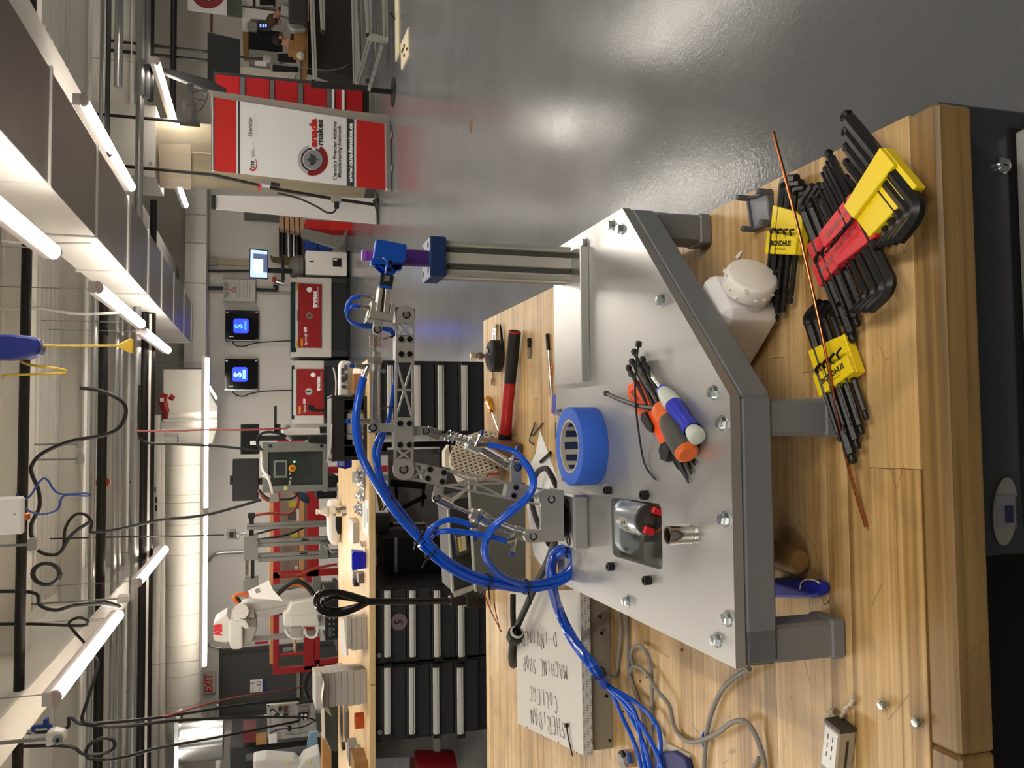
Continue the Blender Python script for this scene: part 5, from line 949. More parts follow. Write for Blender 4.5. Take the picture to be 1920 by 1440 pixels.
t = thing('beige_box', 'beige ribbed plastic box standing left of the vent drum', 'box', (-.2, 2.3, BZ)); mb = MB(); mb.px([(843, 834), (884, 838), (890, 884), (848, 880)], 2.38, .06); obj('shell', mb, BEI, t, bev=.004); obj('side_lip', MB().px([(834, 846), (843, 834), (849, 880), (834, 876)], 2.375, .04), mat('beige_light', '#d8cfb9', .5), t); obj('gasket', MB().px([(842, 834), (844, 834), (850, 880), (848, 880)], 2.37, .008), BLKS, t)
# grey enclosure with dark tray and clear case
GEN = mat('grey_green_enamel', '#5d5e57', .55); t = thing('grey_enclosure', 'large grey sheet metal enclosure panel standing behind the robot arm', 'enclosure', (-.28, 1.99, BZ))
obj('front_panel', MB().px([(880, 902), (985, 905), (986, 1100), (893, 1110)], 1.985, .03), GEN, t, bev=.002); obj('edge_trim', MB().px([(878, 902), (881, 902), (894, 1110), (891, 1110)], 1.983, .006), mat('pale_trim', '#aeaea4', .5), t)
t = thing('dark_tray', 'dark box with pale rim standing behind the grey enclosure', 'box', (-.3, 2.2, BZ)); obj('shell', MB().px([(842, 940), (885, 930), (900, 1120), (852, 1112)], 2.2, .16), mat('tray_dark', '#2e2f2e', .5), t); obj('rim', MB().px([(839, 945), (842, 944), (851, 1112), (848, 1112)], 2.196, .012), mat('pale_trim'), t); obj('diagonal_flap', MB().px([(846, 936), (876, 914), (880, 917), (850, 941)], 2.19, .006), mat('pale_trim'), t); obj('flap_end', MB().px([(850, 1110), (890, 1096), (894, 1104), (853, 1120)], 2.19, .008), mat('pale_trim'), t)
t = thing('label_case', 'small clear case with yellow printed label behind the lower cylinder', 'case', Y(870, 1020, 2.16)); obj('case', MB().px([(854, 1004), (876, 1000), (880, 1034), (860, 1044)], 2.16, .035), mat('smoked_case', '#4a4a46', .2), t); obj('label', MB().px([(858, 1008), (872, 1004), (875, 1030), (862, 1036)], 2.157, .002), mat('label_cream', '#c9c2a8', .7), t); obj('label_stripe', MB().px([(859, 1010), (863, 1009), (866, 1033), (863, 1035)], 2.154, .002), mat('label_yellow', '#d8c23a', .7), t)
# thin red wires
for pl, lb in (([(905, 1105), (920, 1145), (938, 1180), (940, 1184)], 'long red wire dangling behind the bench hoses'), ([(926, 1106), (928, 1140), (938, 1183)], 'second red wire meeting the long one')): put('red_wire', MB().tube(smoothpath([Z(a, b, BZ+.02) for a, b in pl], 5), .0016, 6), mat('red_wire', '#a12226', .5), lb, 'wire')
put('red_wire', MB().tube(smoothpath([Y(872, 905, 2.12), Y(885, 912, 2.12), Y(905, 905, 2.1), Y(915, 890, 2.1), Y(935, 888, 2.08)], 5), .003, 6), mat('red_wire'), 'bright red wire curling between the arm and the beige drum', 'wire')
# ================================================================== back counter and what stands on it
XU, ZU = (1, 0, 0), (0, 0, 1)
YC0, YC1 = 5.42, 7.78
cxr = Y(692, 672, YC0).x
ct = thing('back_counter', 'long maple topped counter across the hall behind the robot arm', 'counter', (-1.4, 6.6, 0))
for i, (a, b) in enumerate(((-1.66, cxr), (-3.9, -1.664))): obj('worktop', MB().box(a, b, YC0, YC1, BZ-.042, BZ, .003), WOODB, ct)
HND = mat('alu_handle', '#d6d3cb', .4, .15); DRW = mat('drawer_front', '#232425', .5); CASE = mat('cabinet_case', '#1b1c1d', .5)
def drawers(label, y0, y1, rows, lockpx=None, x1=960):
    t = thing('drawer_cabinet', label, 'cabinet', Y(900, (y0+y1)/2, YC0+.05)); yy = YC0+.03
    a, b = Y(800, y1, yy).x, Y(800, y0, yy).x
    obj('case', MB().box(a, b, yy+.004, yy+.68, .03, BZ-.043), CASE, t)
    for k, r in enumerate(rows):
        z1 = Y(r-9, (y0+y1)/2, yy).z; z0 = Y((rows[k+1]-10) if k+1 < len(rows) else r+36, (y0+y1)/2, yy).z
        d = obj('drawer', MB().box(a+.012, b-.012, yy-.012, yy+.01, z0+.004, z1, .003), DRW, t)
        hx0, hx1 = Y(r, y1-7, yy).x, Y(r, y0+8, yy).x; hz0, hz1 = Y(r+6, (y0+y1)/2, yy).z, Y(r-5, (y0+y1)/2, yy).z
        obj('handle', MB().box(hx0, hx1, yy-.034, yy-.012, hz0, hz1, .003), HND, d)
        obj('handle_groove', MB().box(hx0, hx1, yy-.0352, yy-.034, hz0+.010, hz0+.013), BLKS, d)
        for e in (hx0-.012, hx1+.012): obj('handle_end', MB().box(e-.012, e+.012, yy-.036, yy-.012, hz0-.012, hz1), BLKS, d)
    if lockpx: obj('lock', MB().lathe([(0, -.012), (.016, -.012), (.018, 0)], Y(*lockpx, yy-.012), (0, 1, 0), 18), STEEL, t)
    return t
drawers('charcoal drawer cabinet under the right end of the back counter', 677, 815, (730, 781, 825, 869), (719, 696))
d5 = drawers('charcoal drawer cabinet with a round number sticker under the back counter', 1097, 1237, (725, 772, 818, 863), (711, 1228))
drawers('charcoal drawer cabinet left of the one with the round sticker', 1241, 1381, (725, 771, 816, 861), (712, 1372))
p = Y(748, 1166, YC0+.014); o = obj('number_sticker', MB().cyl(p, p+V((0, -.003, 0)), .054, n=32), mat('sticker_mauve', '#6d5d60', .35), d5); text('5', .075, p+V((0, -.004, 0)), XU, ZU, mat('sticker_ink', '#1c1a30', .5), o, bold=.02)
# knee space: pale board, frames and a stool
put('pale_board', MB().pbox(728, 905, 845, 1002, 7.2, .02), mat('grey_white_board', '#a9a5a2', .6), 'pale board leaning in the gap under the back counter', 'board')
t = thing('test_rig', 'black and aluminium frame standing under the gap of the back counter', 'frame', Y(850, 838, 6.2)); obj('bar', MB().pbox(700, 905, 828, 838, 6.2, .05), BLK, t); obj('bar', MB().pbox(826, 834, 838, 884, 6.2, .05), BLK, t); obj('bar', MB().pbox(834, 905, 874, 884, 6.2, .05), BLK, t); obj('extrusion', MB().pbox(712, 905, 842, 852, 6.35, .05), ALUD, t); obj('clamp_block', MB().pbox(712, 726, 833, 846, 6.15, .05), BLK, t)
t = thing('stool', 'black framed work stool pushed under the back counter', 'stool', Y(905, 985, 6.4)); ys = 6.3
for a, b, wd in (((733, 905), (798, 912), 12), ((795, 912), (792, 950), 5), ((735, 962), (800, 930), 8), ((742, 968), (744, 905), 5)):
    mb = MB(); strip(mb, a, b, wd, ys, .04); obj('arm', mb, BLKS, t)
obj('gas_column', MB().cyl(Y(702, 982, ys+.1), Y(728, 982, ys+.1), .085, .085, 20), mat('stool_grey', '#6a6963', .5), t); obj('shaft', MB().cyl(Y(728, 983, ys+.1), Y(800, 983, ys+.1), .014), STEEL, t); obj('knob', MB().cyl(Y(726, 983, ys+.1), Y(737, 983, ys+.1), .03, .02), BLK, t)
obj('foot', MB().pbox(850, 905, 965, 1000, ys+.08, .1), BLKS, t)
put('yellow_strap', MB().px([(707, 927), (712, 926), (720, 955), (712, 958)], 6.1, .03), mat('pale_yellow', '#cfae62', .6), 'pale yellow wedge hanging under the counter edge', 'wedge')
put('dark_shelf_unit', MB().pbox(722, 905, 1006, 1096, 6.0, .5), mat('shelf_black', '#121212', .6), 'black cabinet body right of the numbered drawers', 'cabinet'); put('steel_rail', MB().pbox(740, 745, 1008, 1096, 5.98, .02), ALUD, 'thin pale rail across the black cabinet body', 'rail')
t = thing('grey_bin', 'translucent grey bin left of the drawer cabinets under the counter', 'bin', Y(905, 1405, 5.8)); obj('bin_body', MB().px([(704, 1383), (815, 1380), (823, 1418), (704, 1424)], 5.7, .4), mat('bin_grey', '#6d6c69', .3), t, bev=.01); obj('rim', MB().px([(812, 1378), (824, 1380), (826, 1420), (814, 1420)], 5.68, .44), mat('bin_rim', '#8b8a84', .4), t)
t = thing('red_bucket', 'red rounded bucket at the lower left under the counter', 'bucket', Y(880, 1440, 5.6)); obj('bucket', MB().lathe([(.16, 0), (.2, .25), (.19, .27), (0, .27)], V((Y(830, 1455, 5.7).x, 5.7, Y(850, 1445, 5.7).z)), (0, 0, 1), 28), mat('bucket_red', '#7c1218', .4), t)
# crate with a white adapter inside
yk = 5.52; t = thing('storage_crate', 'black ribbed crate on the counter behind the wrist cylinder', 'crate', Y(690, 800, yk)); CRM = mat('crate_black', '#211e1a', .5)
xa, xb = Y(690, 862, yk).x, Y(690, 743, yk).x; z0, z1 = BZ, Y(621, 800, yk).z
obj('back_wall', MB().box(xa, xb, yk+.36, yk+.37, z0, z1), CRM, t); obj('side_wall', MB().box(xa, xa+.01, yk, yk+.37, z0, z1), CRM, t); obj('side_wall', MB().box(xb-.01, xb, yk, yk+.37, z0, z1), CRM, t); obj('floor_panel', MB().box(xa, xb, yk, yk+.37, z0, z0+.01), CRM, t)
obj('front_band', MB().box(xa-.006, xb+.006, yk-.012, yk+.01, z1-.085, z1, .004), CRM, t); obj('front_lip', MB().box(xa, xb, yk-.004, yk+.008, z0, z0+.022), CRM, t)
for k in range(6): x = xa+.02+(xb-xa-.04)*k/5; obj('rib', MB().box(x-.004, x+.004, yk-.012, yk+.006, z0+.01, z1-.02), CRM, t)
obj('rolled_rim', MB().box(xa-.012, xb+.012, yk-.018, yk+.385, z1-.012, z1, .004), mat('crate_rim', '#3a3834', .4), t)
t = thing('white_adapter', 'white moulded adapter box sitting in the black crate', 'adapter', Y(684, 808, yk+.06)); AD = mat('adapter_white', '#b9b3a8', .5); obj('housing', MB().pbox(650, 685, 774, 824, yk+.02, .12, .008), AD, t); obj('neck', MB().pbox(655, 682, 768, 775, yk+.03, .09, .01), AD, t); obj('socket', MB().lathe([(.03, 0), (.034, -.004), (.026, -.006), (.0, -.002)], Y(678, 808, yk+.02), (0, 1, 0), 20), mat('adapter_shadow', '#8b857b', .5), t); obj('foot', MB().pbox(662, 680, 824, 836, yk+.03, .08, .008), AD, t)
t = thing('white_power_unit', 'white perforated plastic unit standing right of the black crate', 'power unit', Y(662, 710, 5.9)); obj('shell', MB().px([(639, 676), (658, 677), (661, 690), (661, 742), (637, 742), (637, 690)], 5.8, .16), WHTP, t, bev=.012); obj('side_panel', MB().px([(652, 680), (661, 682), (661, 742), (652, 742)], 5.79, .01), mat('unit_beige', '#a39a8b', .5), t)
for k, (a, b, c, d) in enumerate(((640, 644, 690, 702), (646, 650, 684, 694), (640, 646, 706, 716), (647, 651, 700, 712), (641, 648, 722, 727))): obj('slot', MB().pbox(a, b, c, d, 5.785, .02), mat('unit_slot', '#4a4a58', .5), t)
put('wood_scrap', MB().pbox(663, 689, 700, 740, 5.6, .3, .003), mat('scrap_wood', '#9b6a38', .6, var=.2), 'brown wood scrap beside the crate on the counter', 'wood block')
put('pale_cable', MB().tube(smoothpath([Y(613, 868, 5.5), Y(620, 840, 5.5), Y(622, 800, 5.5), Y(628, 760, 5.6), Y(630, 715, 5.7), Y(625, 690, 5.8)], 5), .006, 7), mat('clear_tube', '#b9b6b0', .3), 'pale cord drooping over the black crate', 'cord')
t = thing('blue_vise', 'small blue clamp at the left end of the black crate', 'clamp', Y(660, 868, 5.9)); obj('body', MB().px([(633, 858), (660, 857), (660, 876), (648, 880), (633, 876)], 5.9, .1), NAVYP, t, bev=.006); obj('jaw', MB().pbox(636, 646, 864, 874, 5.88, .05), mat('pale_blue', '#9aa3d8', .4), t)
b0 = Y(641, 958, 7.0); t = thing('water_bottle', 'clear plastic bottle standing at the back of the counter', 'bottle', b0); GL = mat('clear_plastic', '#f2f4f2', .05, trans=.92, ior=1.3); hb = Y(592, 958, 7.0).z-BZ; obj('body', MB().lathe([(0, 0), (.04, 0), (.044, .01), (.044, hb*.3), (.040, hb*.36), (.044, hb*.42), (.044, hb*.62), (.02, hb*.86), (.018, hb*.92)], V((b0.x, 7.0, BZ)), (0, 0, 1), 22), GL, t); obj('cap', MB().lathe([(.02, hb*.92), (.02, hb), (0, hb)], V((b0.x, 7.0, BZ)), (0, 0, 1), 16), WHTP, t); obj('label_band', MB().lathe([(.0445, hb*.44), (.0445, hb*.58)], V((b0.x, 7.0, BZ)), (0, 0, 1), 22), mat('bottle_label', '#d9d4c5', .4), t)
t = thing('white_helmet', 'white rounded face shield helmet at the back of the counter', 'helmet', Y(638, 985, 7.5)); obj('shell', MB().px([(617, 938), (640, 939), (640, 1000), (636, 1024), (619, 1021), (615, 1000), (614, 965)], 7.45, .2), WHTP, t, bev=.03); obj('strap', MB().px([(630, 968), (639, 966), (639, 1000), (634, 1002), (630, 992)], 7.42, .04), BLKS, t)
t = thing('clear_tray', 'clear plastic tray on the counter left of the crate', 'tray', Z(668, 894, BZ)); q = [Z(x, y, BZ+.03) for x, y in [(660, 883), (668, 882), (668, 907), (660, 906)]]; mb = MB(); mb.prism(q, (0, 0, -.028)); obj('tray', mb, mat('tray_clear', '#b7b4ab', .2), t, bev=.008)
FOIL = mat('crumpled_foil', '#b5b5b2', .2, .7, bump=1.5, bscale=25)
for (a, b, c, d), lb in (((668, 680, 882, 918), 'crinkled clear bag beside the tray'), ((668, 679, 920, 940), 'dark crinkled bag next to the first bag'), ((664, 676, 944, 966), 'silver crinkled bag before the metal bar')):
    p = Z((a+b)/2, (c+d)/2, BZ+.02); mb = MB(); rg = random.Random(a+c); m_ = 10; grid = [[V((p.x+(i/m_-.5)*(d-c)*.0038, p.y+(j/m_-.5)*.35, BZ+.004+.045*math.sin(PI*i/m_)*math.sin(PI*j/m_)*rg.uniform(.4, 1.2))) for i in range(m_+1)] for j in range(m_+1)]
    mb.add([v for r in grid for v in r], [(j*(m_+1)+i, j*(m_+1)+i+1, (j+1)*(m_+1)+i+1, (j+1)*(m_+1)+i) for i in range(m_) for j in range(m_)]); put('plastic_bag', mb, FOIL, lb, 'bag')
def onc(x, y): return Z(x, y, BZ)
def cblock(name, label, cat, x0, x1, y0, y1, depth, m, bev=.003, lift=0, **k):   # block standing on the counter, bottom front edge at x1
    p = Z(x1, (y0+y1)/2, BZ+lift); return put(name, MB().pbox(x0, x1, y0, y1, p.y, depth, bev), m, label, cat, **k)
cblock('alu_bar', 'solid aluminium bar lying across the counter', 'bar', 662, 673, 980, 1019, .35, ALU)
mb = MB(); mb.prism([Z(x, y, BZ+.002) for x, y in [(680, 933), (691, 941), (691, 1008), (679, 996)]], (0, 0, -.0015)); sh = put('notice_sheet', mb, PAPER, 'white printed sheet lying at the counter front edge', 'paper')
for k in range(3): mb = MB(); mb.prism([Z(x, y, BZ+.0026) for x, y in [(683+k*2.5, 946+k*4), (684+k*2.5, 946+k*4), (684+k*2.5, 990-k*5), (683+k*2.5, 990-k*5)]], (0, 0, -.0004)); obj('print_line', mb, mat('faint_print', '#8c8c8a', .7), sh)
t = thing('blue_block', 'dark blue faceted plastic box on the counter', 'box', Z(686, 1052, BZ)); yb_ = Z(687, 1050, BZ).y; obj('shell', MB().px([(661, 1034), (684, 1035), (687, 1041), (687, 1066), (661, 1070)], yb_, .1), mat('deep_blue', '#0d17a8', .35), t, bev=.006); obj('facet', MB().px([(660, 1038), (673, 1040), (673, 1067), (660, 1068)], yb_-.003, .02), mat('deep_blue2', '#101cc0', .35), t, bev=.002)
cblock('machined_part', 'grey machined part left of the blue box', 'part', 661, 671, 1072, 1088, .1, ALUD); cblock('machined_part', 'small dark machined part at the counter edge beside the blue box', 'part', 672, 683, 1076, 1094, .12, mat('dark_alu', '#77726b', .4, .6)); cblock('hinge_plate', 'bent steel plate between the metal bar and the blue box', 'plate', 678, 686, 1018, 1026, .1, STEEL)
# cardboard stacks
KRG = mat('grey_board', '#a59f97', .8, var=.06, vscale=30, stretch=(.3, .3, 3)); KRL = mat('pale_board_top', '#cfcac0', .8)
def stack(label_f, x0, x1, y0, y1, n, group, yy, depth, rot):
    zt = Y(x0, (y0+y1)/2, yy).z; h = (zt-BZ)/n; a, b = Y(x1, y1, yy).x, Y(x1, y0, yy).x; rg = random.Random(n)
    for k in range(n):
        mb = MB(); mb.obox(((a+b)/2+rg.uniform(-.006, .006), yy+depth/2, BZ+h*(k+.5)), (b-a, depth, h-.0015), Rz(rot+rg.uniform(-.015, .015)), .002); put('board_block', mb, KRG, label_f % ['bottom', 'second', 'third', 'fourth', 'fifth', 'sixth', 'seventh', 'eighth', 'ninth'][k], 'board block', group)
stack('grey board block in the small stack, %s from below', 650, 686, 1166, 1226, 4, 'small stack of grey boards', 5.52, .4, .18)
mb = MB(); mb.obox(Y(644, 1195, 5.75), (.23, .4, .012), Rz(.25)@Matrix.Rotation(-.06, 3, 'Y')); put('loose_board', mb, KRL, 'thin pale board lying crooked on the small stack', 'board')
stack('grey board block in the tall stack, %s from below', 592, 684, 1266, 1328, 8, 'tall stack of grey boards', 5.55, .42, .16)
mb = MB(); q = smoothpath([Y(597, 1252, 5.5), Y(606, 1275, 5.48), Y(607, 1290, 5.47), Y(604, 1310, 5.47), Y(607, 1328, 5.48), Y(622, 1344, 5.49)], 4); mb.add([v for p in q for v in (p, p+V((0, .16, .004)))], [(2*i, 2*i+1, 2*i+3, 2*i+2) for i in range(len(q)-1)]); put('curled_sheet', mb, PAPER, 'curled white sheet slipped into the tall board stack', 'paper')
t = thing('green_hood', 'dark green rounded machine hood at the back of the counter', 'hood', Y(634, 1370, 7.4)); obj('shell', MB().px([(608, 1322), (634, 1322), (634, 1408), (628, 1411), (618, 1404), (609, 1385), (604, 1350)], 7.3, .35), mat('dark_green', '#2d3632', .35), t, bev=.03); obj('rim', MB().px([(602, 1322), (608, 1322), (610, 1386), (604, 1382)], 7.28, .05), mat('hood_rim', '#c9cac2', .5), t)
p = Z(683, 1354, BZ); OT = mat('orange_tape', '#b8491f', .5); t = thing('orange_tape', 'orange tape roll standing on the counter', 'tape', p); pc_ = V((p.x, p.y+.04, BZ)); obj('roll', MB().lathe([(.032, 0), (.052, 0), (.052, .058), (.032, .058), (.032, 0)], pc_, (0, 0, 1), 28), OT, t); obj('core', MB().lathe([(.029, .001), (.032, .001), (.032, .057), (.029, .057), (.029, .001)], pc_, (0, 0, 1), 20), CARD, t)
for (x0, x1, y0, y1, dp), m, nm, lb, c in (((648, 655, 1334, 1392, .18), mat('dark_sheet', '#55534f', .4), 'steel_strip', 'flat dark steel blade lying behind the orange roll', 'blade'), ((655, 672, 1402, 1436, .2), mat('instrument_grey', '#5f605f', .4), 'instrument_case', 'grey instrument case at the left end of the counter', 'case'), ((668, 678, 1406, 1428, .1), mat('tin_grey', '#817b70', .35, .5), 'small_tin', 'small square tin near the counter edge', 'tin'), ((642, 648, 1397, 1407, .08), BLK, 'black_block', 'small black block behind the instrument case', 'block'), ((664, 690, 1430, 1460, .25), CARD, 'carton', 'brown carton cut by the left edge on the counter', 'carton')): cblock(nm, lb, c, x0, x1, y0, y1, dp, m)
put('black_gadget', MB().pbox(663, 675, 1090, 1100, 6.0, .1, .004), BLK, 'small black gadget beside the dark machined part', 'gadget')
# black clamped boom standing at the far edge of the near bench
t = thing('boom_stand', 'tall black clamped post with a long loop at the far edge of the near bench', 'stand', Z(905, 1128, BZ)); yb = 2.52; BG = mat('gloss_black', '#0c0c0d', .18, coat=.4)
obj('post', MB().tube([Y(690, 1128, yb), Y(720, 1128, yb), Y(900, 1126, yb)], [.0105, .0095, .009], 14), BG, t)
lp = smoothpath([Y(690, 1128, yb), Y(668, 1140, yb), Y(640, 1150, yb), Y(612, 1150, yb), Y(597, 1138, yb), Y(594, 1124, yb), Y(602, 1113, yb), Y(625, 1110, yb), Y(655, 1116, yb), Y(690, 1127, yb)], 6); obj('loop', MB().tube(lp, .010, 12), BG, t)
obj('inner_loop', MB().tube(smoothpath([Y(690, 1130, yb), Y(660, 1124, yb+.02), Y(625, 1120, yb+.02), Y(606, 1128, yb+.02), Y(612, 1140, yb+.02), Y(640, 1142, yb+.02), Y(688, 1130, yb)], 6), .006, 10), BG, t)
obj('clamp', MB().pbox(874, 908, 1113, 1140, yb-.03, .06, .004), BLK, t); obj('clamp_knob', MB().lathe([(.0, 0), (.016, .002), (.018, .012), (.012, .02)], Y(905, 1122, yb-.03), (.9, 0, -.3), 12), BLK, t); obj('clamp_bar', MB().pbox(845, 880, 1119, 1136, yb-.015, .04, .003), BLK, t)
# ================================================================== middle of the hall, behind the counter
# white six axis robot
yr = 8.7; RW = mat('robot_white', '#c6c5bf', .38); RG = mat('robot_grey', '#9b9a95', .4)
t = thing('industrial_robot', 'white six axis industrial robot behind the counter', 'robot', Y(632, 1160, yr)); zt = Y(632, 1160, yr).z
obj('head_cover', MB().px([(400, 1170), (407, 1163), (424, 1152), (432, 1163), (448, 1163), (453, 1170), (452, 1196), (424, 1205), (404, 1203), (400, 1196)], yr-.1, .34), RW, t, bev=.01)
obj('arm_housing', MB().px([(430, 1163), (455, 1164), (456, 1214), (450, 1218), (434, 1218), (429, 1205)], yr-.12, .4), RW, t, bev=.02); obj('housing_cheek', MB().px([(455, 1162), (480, 1158), (482, 1180), (472, 1206), (456, 1214)], yr-.08, .34), RG, t, bev=.015)
obj('elbow', MB().cyl(Y(451, 1147, yr-.15), Y(451, 1150, yr+.1), .075, .08, 28), RW, t); obj('elbow_flange', MB().cyl(Y(452, 1150, yr-.02), Y(453, 1164, yr-.02), .085, .095, 28), RW, t)
obj('lower_arm', MB().px([(440, 1143), (447, 1134), (462, 1130), (580, 1106), (588, 1112), (580, 1124), (556, 1134), (480, 1150), (462, 1154)], yr-.06, .22), mat('robot_arm_grey', '#a6a59f', .4), t, bev=.02)
obj('arm_bulge', MB().px([(478, 1148), (556, 1132), (560, 1142), (500, 1158), (482, 1157)], yr-.08, .22), RG, t, bev=.01)
obj('motor_cover', MB().px([(545, 1130), (590, 1122), (601, 1130), (604, 1150), (598, 1176), (532, 1176), (530, 1152), (538, 1146)], yr-.2, .3), RW, t, bev=.02); obj('motor_box', MB().px([(542, 1156), (596, 1154), (600, 1172), (546, 1174)], yr-.26, .1), RW, t, bev=.008)
obj('motor_foot', MB().px([(544, 1176), (566, 1176), (566, 1196), (544, 1196)], yr-.15, .12), RG, t, bev=.006); obj('turret', MB().px([(598, 1128), (612, 1134), (614, 1186), (598, 1176)], yr-.15, .4), RW, t, bev=.02)
obj('wrist', MB().px([(448, 1160), (462, 1164), (468, 1178), (460, 1180), (450, 1170)], yr-.2, .1), RW, t, bev=.01); obj('wrist_joint', MB().px([(462, 1146), (476, 1144), (478, 1158), (464, 1160)], yr-.1, .2), RG, t, bev=.008)
obj('tool_plate', MB().px([(474, 1195), (600, 1182), (601, 1194), (474, 1202)], yr+.1, .05), ALUD, t)
ot = text('ABB', .10, Y(409, 1181, yr-.104), (1, 0, 0), (0, 0, 1), RINK, t, width=Y(409, 1171, yr).x-Y(409, 1193, yr).x, bold=.06)
for pl, r, m, nm in (([(447, 1131), (440, 1122), (443, 1116), (456, 1114), (466, 1117)], .022, mat('orange_conduit', '#b45a2a', .45), 'cable_hose'), ([(446, 1128), (443, 1120), (450, 1130)], .02, CORDB, 'cable_hose'), ([(520, 1114), (536, 1100), (548, 1092), (562, 1091), (576, 1100), (588, 1114)], .024, CORDB, 'cable_hose'), ([(522, 1116), (538, 1102), (552, 1096), (566, 1098), (578, 1106), (588, 1116)], .014, mat('orange_conduit'), 'cable_hose'), ([(535, 1180), (540, 1190), (552, 1197), (566, 1195), (568, 1180)], .012, WHTP, 'white_tube'), ([(572, 1178), (574, 1190), (584, 1195), (594, 1190), (597, 1165)], .012, WHTP, 'white_tube')):
    obj(nm, MB().tube(smoothpath([Y(a, b, yr-.12) for a, b in pl], 5), r, 9), m, t)
t2 = thing('plastic_sleeve', 'white folded document sleeve hung on the white robot arm', 'document', Y(480, 1105, yr-.2)); obj('sleeve', MB().px([(465, 1108), (504, 1088), (512, 1106), (531, 1127), (508, 1124), (474, 1122), (468, 1118)], yr-.16, .01), PAPER, t2); obj('printed_square', MB().px([(477, 1106), (485, 1102), (489, 1110), (481, 1113)], yr-.163, .003), mat('faint_print'), t2)
tb = thing('robot_table', 'dark steel table carrying the white robot behind the counter', 'table', Y(640, 1150, yr)); zt_b = Y(634, 1155, yr-.25).z; ax0, ax1 = Y(634, 1215, yr).x, Y(634, 1100, yr).x
obj('table_top', MB().box(ax0, ax1, yr-.4, yr+.5, zt_b-.04, zt_b), CHAR, tb)
for a in (ax0+.05, ax1-.05):
    for b in (yr-.35, yr+.45): obj('leg', MB().box(a-.03, a+.03, b-.03, b+.03, 0, zt_b-.04), CHAR, tb)
t3 = thing('robot_plinth', 'black drilled plinth plate carrying the white robot', 'plinth', Y(634, 1165, yr)); obj('plate', MB().pbox(610, 634, 1110, 1200, yr-.25, .5, .004), BLK, t3)
for k in range(5):
    for j in range(2): obj('drilled_hole', MB().cyl(Y(618+j*8, 1150+k*10, yr-.252), Y(618+j*8, 1150+k*10, yr-.249), .008, n=10), mat('hole_pale', '#8f8e8a', .5), t3)
obj('maker_plate', MB().pbox(616, 622, 1176, 1193, yr-.253, .003), mat('plinth_label', '#4a4a4a', .4), t3)
# red welded work tables with wooden shelves
def rframe(label, name, rects, yy, d, m, cat, wood_=()):
    t = thing(name, label, cat, Y(640, (rects[0][2]+rects[0][3])/2, yy))
    for a, b, c, e in rects: obj('frame_member', MB().pbox(a, b, c, e, yy, d, .003), m, t)
    for a, b, c, e in wood_: obj('wood_shelf', MB().pbox(a, b, c, e, yy+.04, .6), mat('shelf_ply', '#b88a55', .6, var=.12), t)
    return t
RR = mat('welded_red', '#9a1a20', .42)
rframe('red welded bench frame left of the door side, in front of the grey door', 'red_bench', [(512, 523, 1150, 1254), (570, 590, 1150, 1256), (512, 765, 1243, 1254), (590, 634, 1236, 1248), (588, 600, 1195, 1246), (520, 570, 1226, 1230)], 10.4, .08, RR, 'bench', [(506, 513, 1140, 1245), (552, 556, 1140, 1230)])
rframe('red welded shelf bench running behind the robot and gantry', 'red_bench', [(512, 525, 880, 1150), (575, 598, 860, 1150), (512, 755, 1066, 1078), (512, 755, 875, 887), (512, 640, 1140, 1150), (598, 640, 962, 975)], 10.8, .08, RR, 'bench', [(505, 512, 880, 1140), (562, 570, 880, 1140)])
put('white_backboard', MB().pbox(524, 575, 880, 1140, 11.5, .02), WHT, 'white backboard seen through the red shelf bench', 'board'); put('black_drum', MB().pbox(592, 632, 890, 935, 10.3, .4, .02), BLKS, 'black box under the red shelf bench beside the control cabinet', 'box')
put('blue_chair', MB().px([(556, 922), (566, 922), (577, 926), (580, 934), (580, 945), (572, 944), (560, 936)], 10.0, .06), mat('chair_navy', '#2a3950', .7), 'navy chair back beside the control cabinet', 'chair', bev=.015)
for (a, b, c, d), m, lb in (((556, 562, 955, 980), WHTP, 'white tube jar on the red bench shelf behind the gantry'), ((540, 556, 960, 975), mat('meter_grey', '#5b5b58', .4), 'grey meter on the red bench shelf'), ((540, 556, 940, 952), mat('lime', '#c9c23a', .5), 'yellow spray bottle on the red bench shelf'), ((545, 560, 1000, 1008), mat('lime'), 'lime marker bottle behind the gantry posts'), ((545, 562, 1018, 1024), mat('lime'), 'second lime marker bottle behind the gantry posts'), ((553, 560, 1062, 1074), WHTP, 'white jar at the left end of the red bench shelf')): put('shelf_bottle', MB().pbox(a, b, c, d, 11.0, .06, .01), m, lb, 'bottle')
# aluminium gantry
yg2 = 9.4; t = thing('gantry_machine', 'grey aluminium gantry machine with vertical rails behind the counter', 'machine', Y(640, 1030, yg2)); GAL = mat('gantry_alu', '#93938f', .4, .5); GPL = mat('gantry_plate', '#8b8b86', .45, .3)
for a, b, c, d in ((463, 790, 976, 987), (484, 790, 1005, 1019), (484, 790, 1031, 1046), (486, 790, 1090, 1108)): 
    o = obj('rail', MB().pbox(a, b, c, d, yg2, .08, .004), GAL, t)
    obj('rail_slot', MB().pbox(a, b, c+.4*(d-c), c+.52*(d-c), yg2-.002, .004), mat('slot_shade', '#5d5d59', .5), o)
obj('head_plate', MB().pbox(456, 483, 1006, 1051, yg2-.06, .2, .004), GPL, t); obj('head_plate', MB().pbox(456, 484, 1086, 1112, yg2-.06, .2, .004), GPL, t)
for a, b in ((460, 466), (470, 477)): obj('guide_rod', MB().pbox(a, b, 1050, 1088, yg2, .04), CHR if a < 465 else BLK, t)
